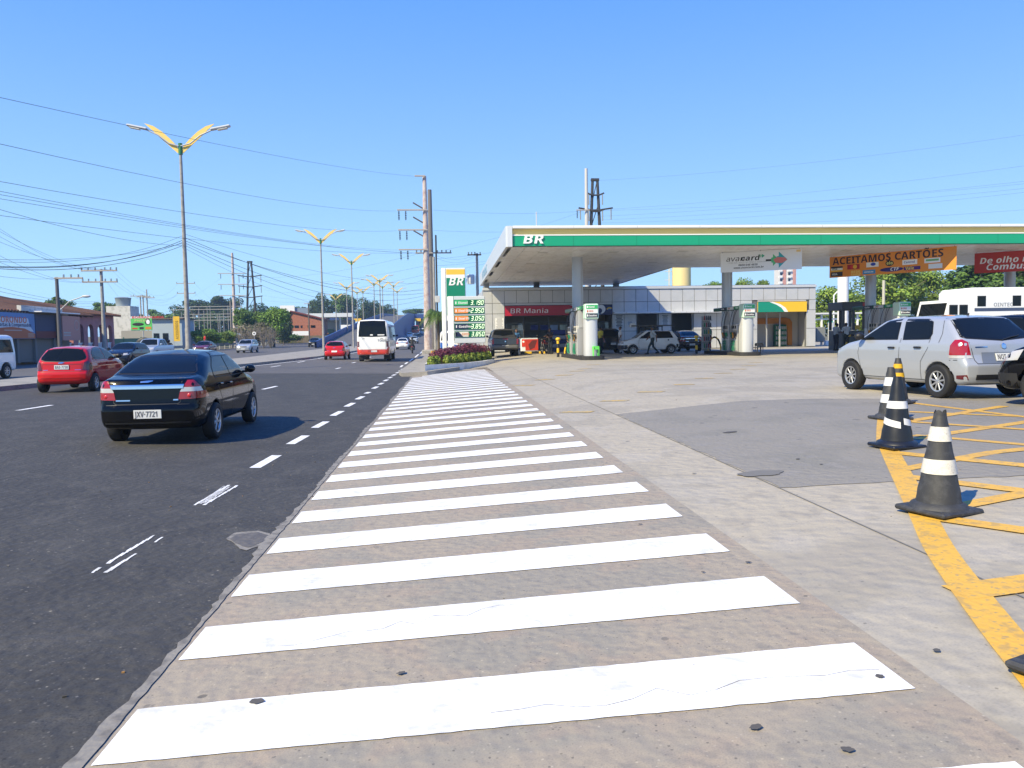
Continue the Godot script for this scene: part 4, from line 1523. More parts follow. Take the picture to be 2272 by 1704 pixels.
	notice(t, pv(r7(100, 432), 60), pv(r7(248, 645), 60), mat(0.62, 0.65, 0.66, 0.6), mat(0.03, 0.03, 0.035), 9, 2)
	notice(t, pv(r7(300, 540), 60), pv(r7(400, 600), 60), mat(0.60, 0.63, 0.65, 0.6), mat(0.2, 0.28, 0.4), 4, 3)
	notice(t, pv(r7(865, 430), 60), pv(r7(985, 600), 60), mat(0.62, 0.65, 0.66, 0.6), mat(0.10, 0.13, 0.16), 8, 4)
	# door frames and a notice rail behind the small car
	for s in [[14.95, 16.76], [17.74, 19.57]]:
		for xx in [s[0] + 0.05, s[1] - 0.05]: bxp(t, "door_frame", Vector3(xx, 1.87, W - 0.2), Vector3(0.09, 2.76, 0.16), mat(0.35, 0.36, 0.37, 0.4))
	# lubrication bay: sign, orange arch, inside wall
	bxp(t, "sign_board", Vector3(26.79, 3.68, W + 0.05), Vector3(4.04, 0.80, 0.10), M_YEL, 0.01)
	m = MB.new()
	m.prism(PackedVector2Array([Vector2(24.77, 3.28), Vector2(26.95, 3.28), Vector2(26.7, 3.6), Vector2(26.3, 3.85), Vector2(25.7, 4.08), Vector2(24.77, 4.08)]), W + 0.101, W + 0.108)
	part(t, "sign_face", m, mat(0.01, 0.26, 0.17, 0.3))
	m = MB.new()
	m.prism(PackedVector2Array([Vector2(25.7, 4.082), Vector2(26.3, 3.85), Vector2(26.7, 3.6), Vector2(26.95, 3.28), Vector2(27.25, 3.28), Vector2(27.05, 3.6), Vector2(26.6, 3.9), Vector2(26.0, 4.082)]), W + 0.1012, W + 0.1075)
	part(t, "sign_face", m, M_WHITE)
	bxp(t, "wall", Vector3(26.85, 2.0, W - 2.6), Vector3(4.9, 3.4, 0.12), mat(0.56, 0.52, 0.44, 0.8))
	var arch := PackedVector2Array()
	for p in [[24.8, 2.75], [27.6, 2.78], [27.95, 2.66], [28.12, 2.4], [28.14, 0.5], [27.75, 0.5], [27.72, 1.9], [27.5, 2.2], [27.1, 2.3], [24.8, 2.28]]: arch.append(Vector2(p[0] + (0.62 if p[0] > 25.0 else 0.0), p[1] + 0.08))
	m = MB.new()
	m.prism(arch, W - 2.53, W - 2.40)
	part(t, "arch", m, mat(0.55, 0.20, 0.015, 0.5))
	for xx in [25.9, 27.0]: bxp(t, "mullion", Vector3(xx, 1.9, W - 0.9), Vector3(0.09, 2.8, 0.1), mat(0.42, 0.42, 0.42, 0.4))
	bxp(t, "oil_rack", Vector3(27.6, 1.4, W - 2.2), Vector3(1.0, 1.8, 0.35), mat(0.01, 0.14, 0.06, 0.5), 0.03)
	var bt := MB.new()
	for k in 24: bt.cyl(Vector3(27.2 + (k % 6) * 0.16, 0.65 + int(k / 6) * 0.42, W - 1.95), Vector3(27.2 + (k % 6) * 0.16, 0.9 + int(k / 6) * 0.42, W - 1.95), 0.055, 0.045, 7)
	part(t, "bottles", bt, mat(0.5, 0.5, 0.45, 0.4))
	# things standing before the shop
	var fz := thing("ice_cream_freezer", "white chest freezer with a red poster front outside the shop", "freezer", Vector3(pv(r6(560, 940), 56).x, FL, -56.2))
	bxp(fz, "cabinet", Vector3(0, 0.56, -0.35), Vector3(1.25, 0.9, 0.65), M_WHITE, 0.03)
	bxp(fz, "lid", Vector3(0, 1.04, -0.35), Vector3(1.2, 0.05, 0.6), mat(0.5, 0.6, 0.65, 0.15), 0.015)
	bxp(fz, "poster", Vector3(0.15, 0.58, 0.0), Vector3(0.93, 0.82, 0.02), mat(0.50, 0.035, 0.015, 0.4))
	bxp(fz, "poster", Vector3(-0.45, 0.72, 0.0), Vector3(0.26, 0.54, 0.02), mat(0.62, 0.045, 0.02, 0.4))
	m = MB.new()
	m.prism(PackedVector2Array([Vector2(0.0, 0.2), Vector2(0.35, 0.35), Vector2(0.55, 0.9), Vector2(0.2, 0.9), Vector2(-0.1, 0.6)]), 0.011, 0.015)
	part(fz, "poster_print", m, mat(0.12, 0.02, 0.015, 0.5))
	m = MB.new()
	for k in 3: m.ball(Vector3(-0.45, 0.80 - k * 0.02, 0.012), Vector3(0.09 - k * 0.02, 0.07 - k * 0.015, 0.006 + k * 0.003), ID, 10, 5)
	part(fz, "poster_print", m, M_WHITE)
	for k in 2: bxp(fz, "foot", Vector3(-0.5 + k * 1.0, 0.055, -0.35), Vector3(0.08, 0.11, 0.5), M_DARK)
	var rack := thing("drink_crate_stack", "blue drink crates and bottles stacked outside the shop window", "crates", Vector3(pv(r6(1080, 900), 57.5).x, FL, -57.6))
	for k in 4:
		bxp(rack, "crate", Vector3(0, 0.15 + k * 0.31, 0), Vector3(1.5, 0.27, 0.5), [mat(0.02, 0.03, 0.12, 0.6), mat(0.25, 0.27, 0.32, 0.6)][k % 2], 0.02)
	bxp(rack, "header", Vector3(0, 1.45, 0), Vector3(1.6, 0.34, 0.12), mat(0.02, 0.03, 0.16, 0.5), 0.01)
	var bk := thing("wheel_stop", "low yellow and black wheel stop bar on the forecourt by the freezer", "barrier", Vector3(pv(r6(600, 1060), 52).x, FL, -52.5))
	for k in 6: bxp(bk, "block", Vector3(-1.25 + k * 0.5, 0.075, 0), Vector3(0.5, 0.15, 0.16), M_YEL if k % 2 == 0 else M_DARK, 0.015)
	var gb := thing("gas_cylinder_post", "silver round bin with blue band beside the dark pickup", "bin", Vector3(pv(r6(360, 900), 51.5).x, FL, -51.5))
	var gm := MB.new()
	gm.lathe([Vector2(0, 0), Vector2(0.17, 0), Vector2(0.17, 1.0), Vector2(0.12, 1.06), Vector2(0, 1.06)], Vector3.ZERO, ID, 18)
	part(gb, "drum", gm, mat(0.6, 0.62, 0.62, 0.35, 0.4))
	gm = MB.new()
	gm.lathe([Vector2(0.174, 0.30), Vector2(0.174, 0.42)], Vector3.ZERO, ID, 18)
	part(gb, "band", gm, mat(0.02, 0.05, 0.3, 0.5))

func fuel_plates(parent: Node, at: Vector3, bs: Basis, w: float, h: float):
	# ethanol green, grid white, gasoline black
	var d := [["Etanol", mat(0.04, 0.40, 0.12, 0.35), M_WHITE], ["GRID", mat(0.74, 0.74, 0.72, 0.35), mat(0.5, 0.12, 0.03, 0.4)], ["Gasolina", mat(0.015, 0.018, 0.03, 0.35), M_WHITE]]
	for i in 3:
		var c := at + bs * Vector3(0, -h * (i + 0.5), 0)
		var o := bxp(parent, "fuel_plate", c, Vector3(w, h * 0.9, 0.012), d[i][1], 0.0, bs)
		text(o, "plate_lettering", d[i][0], h * 0.42, c + bs * Vector3(-w * 0.30, 0, 0.008), bs, d[i][2], 700, 0.0, 0.8, 0.004)
		bxp(o, "emblem", c + bs * Vector3(-w * 0.39, 0, 0.007), Vector3(w * 0.1, h * 0.5, 0.006), d[i][2], 0.0, bs)

func build_islands():
	var protoA: Node3D = null
	var defs := [[7.02, -36.45, -43.0, "pump island with a white totem and green stool by the shop door"], [15.62, -38.5, -44.2, "pump island with a white totem and dark stool before the small white hatchback"], [24.1, -38.6, -44.4, "pump island behind the silver hatchback beside the grey booth"], [32.5, -38.6, -44.4, "pump island under the red banner beyond the white armoured truck"]]
	for n in defs.size():
		var q: Array = defs[n]
		var t := thing("pump_island", q[3], "fuel pumps", Vector3(q[0], FL, q[1]), 0.0, "fuel pump islands")
		var L: float = q[1] - q[2]
		# kerb plinth with rounded nose
		var pp := PackedVector2Array()
		for k in 9: pp.append(Vector2(0.58 * cos(PI * k / 8.0), 0.28 - 0.28 * sin(PI * k / 8.0)))
		pp.append(Vector2(-0.58, L)); pp.append(Vector2(0.58, L))
		var m := MB.new()
		m.prism(pp, 0.0, 0.19, Transform3D(Basis(Vector3(1, 0, 0), Vector3(0, 0, -1), Vector3(0, 1, 0)), Vector3.ZERO))
		part(t, "plinth", m, mat(0.028, 0.027, 0.026, 0.7))
		# totem
		m = MB.new()
		var tp := PackedVector2Array()
		for k in 13: tp.append(Vector2(-0.31 * cos(PI * k / 12.0), 0.62 - 0.20 * sin(PI * k / 12.0)))
		tp.append(Vector2(0.31, 1.0)); tp.append(Vector2(-0.31, 1.0))
		m.prism(tp, 0.19, 2.62, Transform3D(Basis(Vector3(1, 0, 0), Vector3(0, 0, -1), Vector3(0, 1, 0)), Vector3.ZERO))
		var tot := part(t, "totem", m, mat(0.60, 0.61, 0.61, 0.35, 0.2))
		bxp(tot, "totem_head", Vector3(0, 2.32, -0.66), Vector3(0.66, 0.74, 0.62), mat(0.55, 0.75, 0.6, 0.35), 0.05)
		fuel_plates(tot, Vector3(0, 2.64, -0.345), ID, 0.56, 0.205)
		# header beam along the island with plates on both sides
		var hx := -0.02 if n != 0 else -0.26
		bxp(t, "header_beam", Vector3(hx, 2.52, -0.9 - (L - 1.4) * 0.5), Vector3(0.30, 0.20, L - 1.2), mat(0.02, 0.12, 0.06, 0.35), 0.03)
		for sg in [-1.0, 1.0]:
			var bs := Basis(Vector3(0, 0, -sg * -1.0), Vector3.UP, Vector3(sg, 0, 0))
			bs = Basis(Vector3(0, 0, -sg), Vector3.UP, Vector3(sg, 0, 0))
			for k in 3:
				var z := -1.5 - k * 1.1
				bxp(t, "fuel_plate", Vector3(hx + sg * 0.157, 2.52, z), Vector3(0.95, 0.15, 0.012), [mat(0.03, 0.33, 0.11, 0.35), mat(0.70, 0.70, 0.68, 0.35), mat(0.015, 0.018, 0.03, 0.35)][k], 0.0, bs)
				text(t, "plate_lettering", ["Etanol", "GRID", "Gasolina"][k], 0.085, Vector3(hx + sg * 0.166, 2.52, z) + bs * Vector3(-0.3, 0, 0), bs, [M_WHITE, mat(0.5, 0.12, 0.03, 0.4), M_WHITE][k], 700, 0.0, 1.0, 0.003)
		# two dispensers
		for k in 2:
			var z := -1.62 - k * 1.25 if n != 0 else -1.75 - k * 1.9
			var dx := -0.05 if n != 0 else -0.30
			var disp := bxp(t, "dispenser", Vector3(dx, 0.86, z), Vector3(0.52, 1.34, 0.86), mat(0.42, 0.42, 0.41, 0.4, 0.35), 0.02)
			bxp(disp, "upper_casing", Vector3(dx, 1.98, z), Vector3(0.36, 0.86, 0.84), mat(0.50, 0.50, 0.49, 0.3, 0.3), 0.015)
			for sg in [-1.0, 1.0]:
				var face := bxp(disp, "display_unit", Vector3(dx + sg * 0.22, 1.48, z), Vector3(0.16, 0.34, 0.80), mat(0.55, 0.53, 0.48, 0.4), 0.015)
				for e in 3: bxp(face, "screen", Vector3(dx + sg * 0.303, 1.50, z - 0.25 + e * 0.25), Vector3(0.01, 0.16, 0.15), mat(0.03, 0.035, 0.03, 0.15))
				bxp(disp, "door_panel", Vector3(dx + sg * 0.263, 0.62, z + 0.16), Vector3(0.012, 0.72, 0.44), mat(0.62, 0.62, 0.60, 0.35, 0.3), 0.004)
				bxp(disp, "door_panel", Vector3(dx + sg * 0.263, 0.62, z - 0.27), Vector3(0.012, 0.72, 0.30), mat(0.22, 0.22, 0.22, 0.4, 0.3), 0.004)
				# nozzles in their boots
				for e in 3:
					var zz := z - 0.26 + e * 0.24
					var nz := MB.new()
					nz.box(Vector3(dx + sg * 0.33, 1.13, zz), Vector3(0.10, 0.20, 0.07), Basis(Vector3.FORWARD, sg * 0.3), 0.02)
					nz.cyl(Vector3(dx + sg * 0.32, 1.05, zz), Vector3(dx + sg * 0.36, 0.92, zz), 0.025, 0.02, 7)
					part(disp, "nozzle", nz, [mat(0.01, 0.20, 0.09, 0.5), mat(0.75, 0.32, 0.02, 0.5), mat(0.02, 0.02, 0.02, 0.5)][(e + k) % 3])
					var hs := MB.new()
					var pts := []
					for i in 15:
						var u := i / 14.0
						pts.append(Vector3(dx + sg * (0.20 + 0.22 * sin(u * PI)), lerpf(2.42, 1.02, u) - 0.62 * sin(u * PI * 0.98) * u * 1.25, zz + 0.13 * sin(u * 5.0) * (0.6 if e == 1 else -0.5)))
					hs.tube(pts, 0.014, 6)
					part(disp, "hose", hs, mat(0.012, 0.012, 0.013, 0.6))
				var lp := MB.new()
				for e in 4:
					var cc := Vector3(dx + sg * 0.34, 0.52, z - 0.25 + e * 0.14)
					var ring := []
					for i in 17: ring.append(cc + Vector3(0.03 * sin(i * 0.7) * sg, 0.26 * cos(TAU * i / 16.0), 0.07 * sin(TAU * i / 16.0)))
					lp.tube(ring, 0.013, 5)
				part(disp, "hose_loop", lp, mat(0.015, 0.20, 0.10, 0.5))
		# crash hoop and extinguisher
		var hp := MB.new()
		var arcp := []
		for i in 13: arcp.append(Vector3(-0.4 + 0.8 * (0.5 - 0.5 * cos(PI * i / 12.0)), 0.12 + 0.85 * sin(PI * i / 12.0), -L + 0.12))
		hp.tube(arcp, 0.05, 8)
		part(t, "crash_hoop", hp, M_YEL)
		hp = MB.new()
		for i in [2, 5, 8]: hp.tube([arcp[i], arcp[i + 1], arcp[i + 2]], 0.053, 8)
		part(t, "hoop_band", hp, M_DARK)
	# crash bollards, one at each island's far corner
	for a in [[6.25, -42.9], [14.72, -44.6]]:
		var b := thing("bollard", "yellow and black bollard at the far end of a pump island", "bollard", Vector3(a[0], FL, a[1]), 0, "yellow bollards by the islands")
		for k in 4: cylp(b, "band", Vector3(0, k * 0.25, 0), Vector3(0, k * 0.25 + 0.25, 0), 0.075, 0.075, M_YEL if k % 2 else M_DARK, 12)
		var bm := MB.new()
		bm.ball(Vector3(0, 1.0, 0), Vector3(0.14, 0.10, 0.14), ID, 12, 6)
		part(b, "cap", bm, M_YEL)
	# stools
	for a in [[7.18, -36.78, mat(0.13, 0.62, 0.10, 0.35), "bright green plastic stool in front of a pump totem"], [16.12, -38.82, mat(0.02, 0.022, 0.028, 0.35), "black plastic stool beside a pump totem"]]:
		var s := thing("plastic_stool", a[3], "stool", Vector3(a[0], FL + 0.19, a[1]))
		bxp(s, "seat", Vector3(0, 0.45, 0), Vector3(0.29, 0.035, 0.29), a[2], 0.012)
		for sx in [-1, 1]:
			for sz in [-1, 1]:
				var lg := MB.new()
				lg.prism(PackedVector2Array([Vector2(-0.03, 0), Vector2(0.03, 0), Vector2(0.05, 0.44), Vector2(-0.05, 0.44)]), -0.008, 0.008, Transform3D(Basis(Vector3.UP, PI * 0.25 * sx * sz) * Basis(Vector3.RIGHT, 0.0), Vector3(sx * 0.145, 0, sz * 0.145)))
				part(s, "leg", lg, a[2])
		for sz in [-1, 1]: bxp(s, "apron", Vector3(0, 0.37, sz * 0.135), Vector3(0.27, 0.12, 0.012), a[2])
	# fire extinguishers on the columns
	for a in [[pz(1613, 700, 42.9).x + 0.2, -42.5], [pz(1931, 700, 42.9).x + 0.2, -42.5]]:
		var e := thing("fire_extinguisher", "red fire extinguisher hung on a canopy column", "extinguisher", Vector3(a[0], FL + 1.0, a[1]), 0, "extinguishers on the columns")
		var em := MB.new()
		em.lathe([Vector2(0, 0), Vector2(0.09, 0.0), Vector2(0.09, 0.5), Vector2(0.04, 0.58), Vector2(0.03, 0.64), Vector2(0, 0.64)], Vector3.ZERO, ID, 14)
		part(e, "cylinder", em, mat(0.45, 0.012, 0.012, 0.3))
		bxp(e, "valve", Vector3(0.03, 0.66, 0), Vector3(0.13, 0.05, 0.05), M_DARK, 0.01)
	# dark cashier booth at the third island
	var c0 := pv(r4(960, 920), 47.0)
	var b := thing("cashier_booth", "dark grey cashier booth with windows at the third pump island", "booth", Vector3(c0.x, FL, -47.0))
	var bw := 1.5
	var gm := mat(0.085, 0.09, 0.095, 0.5)
	bxp(b, "base", Vector3(bw * 0.5, 0.62, -0.9), Vector3(bw, 1.24, 1.8), mat(0.12, 0.13, 0.125, 0.5), 0.02)
	bxp(b, "roof", Vector3(bw * 0.5, 2.78, -0.9), Vector3(bw + 0.1, 0.52, 1.9), gm, 0.03)
	for xx in [0.08, 0.75, bw - 0.08]:
		for zz in [-0.08, -1.72]: bxp(b, "post", Vector3(xx, 1.9, zz), Vector3(0.14, 1.3, 0.14), gm)
	bxp(b, "pump_motor", Vector3(1.0, 1.42, -0.2), Vector3(0.45, 0.3, 0.3), M_YEL, 0.05)
	bxp(b, "sign_plate", Vector3(bw - 0.13, 2.8, 0.062), Vector3(0.2, 0.35, 0.02), mat(0.6, 0.05, 0.04, 0.4))
	# display shelves of bottles on the second island
	var sh := thing("oil_shelf", "tall shelf of oil bottles beside the second pump column", "shelf", Vector3(15.1, FL + 0.19, -43.75))
	bxp(sh, "frame", Vector3(0, 1.0, -0.32), Vector3(0.5, 2.0, 0.05), mat(0.35, 0.36, 0.37, 0.5))
	var rb := RandomNumberGenerator.new()
	rb.seed = 4
	for k in 5:
		bxp(sh, "board", Vector3(0, 0.15 + k * 0.40, -0.1), Vector3(0.5, 0.03, 0.4), mat(0.4, 0.4, 0.4, 0.5))
		for i in 4:
			var cl: Color = [Color(0.5, 0.3, 0.02), Color(0.02, 0.15, 0.06), Color(0.25, 0.02, 0.02), Color(0.05, 0.05, 0.06)][rb.randi() % 4]
			cylp(sh, "bottle", Vector3(-0.18 + i * 0.12, 0.165 + k * 0.4, 0.0), Vector3(-0.18 + i * 0.12, 0.42 + k * 0.4, 0.0), 0.045, 0.03, mat(cl.r, cl.g, cl.b, 0.4), 8)

func seg_digit(m: MB, d: String, at: Vector3, w: float, h: float, bs: Basis):
	var S := {"0": "abcdef", "1": "bc", "2": "abged", "3": "abgcd", "4": "fgbc", "5": "afgcd", "6": "afgedc", "7": "abc", "8": "abcdefg", "9": "abcdfg", ".": ""}
	var th := w * 0.22
	var P := {"a": [Vector3(0.5, 1, 0), true], "g": [Vector3(0.5, 0.5, 0), true], "d": [Vector3(0.5, 0, 0), true], "f": [Vector3(0, 0.75, 0), false], "b": [Vector3(1, 0.75, 0), false], "e": [Vector3(0, 0.25, 0), false], "c": [Vector3(1, 0.25, 0), false]}
	if d == ".":
		m.box(at + bs * Vector3(th * 0.2, th * 0.3, 0), Vector3(th * 1.1, th * 1.1, 0.012))
		return
	for c in S[d]:
		var q: Vector3 = P[c][0]
		var p := at + bs * Vector3(q.x * (w - th) + th * 0.5 + (q.y - 0.5) * h * 0.16, q.y * (h - th) + th * 0.5, 0)
		var sz := Vector3(w - th * 1.2, th, 0.012) if P[c][1] else Vector3(th, h * 0.5 - th * 0.9, 0.012)
		m.box(p, sz, bs * Basis(Vector3(1, 0, 0), Vector3(0.16, 1, 0), Vector3(0, 0, 1)) if not P[c][1] else bs)

func build_signs():
	# price totem
	var d := 42.0
	var a := pv(r5(680, 718), d)
	var b := pv(r5(1305, 1480), d)
	var t := thing("price_sign", "white totem with five green fuel price panels behind the planter", "price sign", Vector3(a.x, gy(a.x, -d), -d))
	var o := Vector3(-a.x, -gy(a.x, -d), d)
	var foot := -0.05
	# rounded left flank reaching the ground
	var m := MB.new()
	var pp := PackedVector2Array()
	for k in 9: pp.append(Vector2(0.32 - 0.32 * sin(PI * (k / 8.0)), -0.28 + 0.28 * cos(PI * k / 8.0) * -1.0))
	m.prism(pp, foot, a.y + o.y, Transform3D(Basis(Vector3(1, 0, 0), Vector3(0, 0, 1), Vector3(0, 1, 0)), Vector3(0, 0, 0)))
	part(t, "flank", m, mat(0.76, 0.77, 0.77, 0.35, 0.05))
	bxp(t, "cabinet", Vector3(0.34 + (b.x - a.x - 0.34) * 0.5, (a.y + b.y) * 0.5 + o.y, -0.28), Vector3(b.x - a.x - 0.34, a.y - b.y, 0.52), mat(0.60, 0.63, 0.64, 0.35, 0.1), 0.02)
	cylp(t, "stem", Vector3(0.85, foot, -0.28), Vector3(0.85, b.y + o.y, -0.28), 0.22, 0.22, mat(0.45, 0.46, 0.47, 0.4), 18)
	var rows := [["3.190", "Etanol", mat(0.05, 0.42, 0.16, 0.35), M_WHITE, 775], ["2.950", "Diesel S500", mat(0.80, 0.25, 0.05, 0.35), M_WHITE, 905], ["3.050", "Diesel S10", mat(0.80, 0.25, 0.05, 0.35), M_WHITE, 1033], ["3.850", "Gasolina", mat(0.015, 0.02, 0.06, 0.35), M_WHITE, 1163], ["3.850", "GRID", mat(0.72, 0.68, 0.60, 0.35), mat(0.6, 0.22, 0.05, 0.4), 1290]]
	for r in rows:
		var off: float = (r[4] - 775) * 0.025
		var p := pv(r5(788 + off, r[4]), d - 0.02) + o
		var q := pv(r5(1290 + off, r[4] + 95), d - 0.02) + o
		var w := q.x - p.x
		var h := p.y - q.y
		var c := Vector3((p.x + q.x) * 0.5, (p.y + q.y) * 0.5, 0.0)
		var pan := bxp(t, "price_panel", c, Vector3(w, h, 0.03), mat(0.006, 0.13, 0.05, 0.3), 0.006)
		bxp(pan, "fuel_plate", c + Vector3(-w * 0.265, 0, 0.018), Vector3(w * 0.44, h * 0.80, 0.012), r[2], 0.004)
		if r[1] == "GRID":
			var gm := MB.new()
			gm.prism(PackedVector2Array([Vector2(-w * 0.48, -h * 0.38), Vector2(-w * 0.22, -h * 0.38), Vector2(-w * 0.36, h * 0.38), Vector2(-w * 0.48, h * 0.38)]), 0.026, 0.029, Transform3D(ID, c))
			part(pan, "fuel_plate", gm, mat(0.015, 0.02, 0.06, 0.35))
		text(pan, "plate_lettering", r[1], h * 0.36, c + Vector3(-w * (0.36 if r[1] != "GRID" else 0.27), 0, 0.027), ID, r[3], 700, 0.0, 0.72 if r[1].begins_with("D") else 1.0, 0.004)
		bxp(pan, "emblem", c + Vector3(-w * 0.435, 0, 0.026), Vector3(w * 0.035, h * 0.4, 0.006), M_WHITE)
		var dm := MB.new()
		var dx := 0.0
		for ch in r[0]:
			seg_digit(dm, ch, c + Vector3(w * 0.05 + dx, -h * 0.36, 0.022), h * 0.38, h * 0.72, ID)
			dx += h * 0.20 if ch == "." else (h * 0.50)
		part(pan, "digits", dm, glow(0.75, 0.9, 0.65, 0.55))
	# taller brand totem
	d = 46.0
	a = pv(r5(578, 255), d)
	b = pv(r5(990, 1050), d)
	t = thing("brand_totem", "tall white totem with yellow and green face lettered BR behind the price sign", "sign", Vector3(a.x, gy(a.x, -d), -d))
	o = Vector3(-a.x, -gy(a.x, -d), d)
	var H := a.y + o.y
	var W := b.x - a.x
	bxp(t, "pillar", Vector3(W * 0.10, H * 0.5 - 0.05, -0.3), Vector3(W * 0.20, H + 0.1, 0.6), mat(0.78, 0.79, 0.79, 0.35), 0.05)
	bxp(t, "cabinet", Vector3(W * 0.6, H - 1.55, -0.3), Vector3(W * 0.80, 3.1, 0.56), mat(0.66, 0.68, 0.69, 0.35), 0.02)
	var fx := W * 0.21
	var fw := W * 0.765
	bxp(t, "yellow_face", Vector3(fx + fw * 0.5, H - 0.24, -0.01), Vector3(fw, 0.31, 0.03), mat(0.80, 0.50, 0.06, 0.35))
	bxp(t, "white_face", Vector3(fx + fw * 0.5, H - 0.49, -0.01), Vector3(fw, 0.19, 0.03), M_WHITE)
	bxp(t, "green_face", Vector3(fx + fw * 0.5, H - 1.68, -0.01), Vector3(fw, 2.19, 0.03), mat(0.006, 0.21, 0.115, 0.35))
	text(t, "lettering", "BR", 0.46, Vector3(fx + 0.12, H - 0.80, 0.012), ID, M_WHITE, 900, 0.24, 1.12, 0.02)
	# hanging banners
	banner(Vector3(14.4, 5.82, -39.7), Vector3(17.9, 5.82, -37.8), 1.02, mat(0.72, 0.73, 0.74, 0.6), "white banner with card advertisement hung under the canopy by the second column", 0)
	banner(Vector3(21.65, 5.82, -42.3), Vector3(25.6, 5.82, -37.1), 1.16, mat(0.72, 0.25, 0.025, 0.6), "orange banner of payment card logos hung under the canopy", 1)
	banner(Vector3(29.2, 5.82, -40.8), Vector3(33.8, 5.82, -37.0), 1.10, mat(0.46, 0.028, 0.016, 0.6), "red banner with white slanted lettering hung under the canopy", 2)

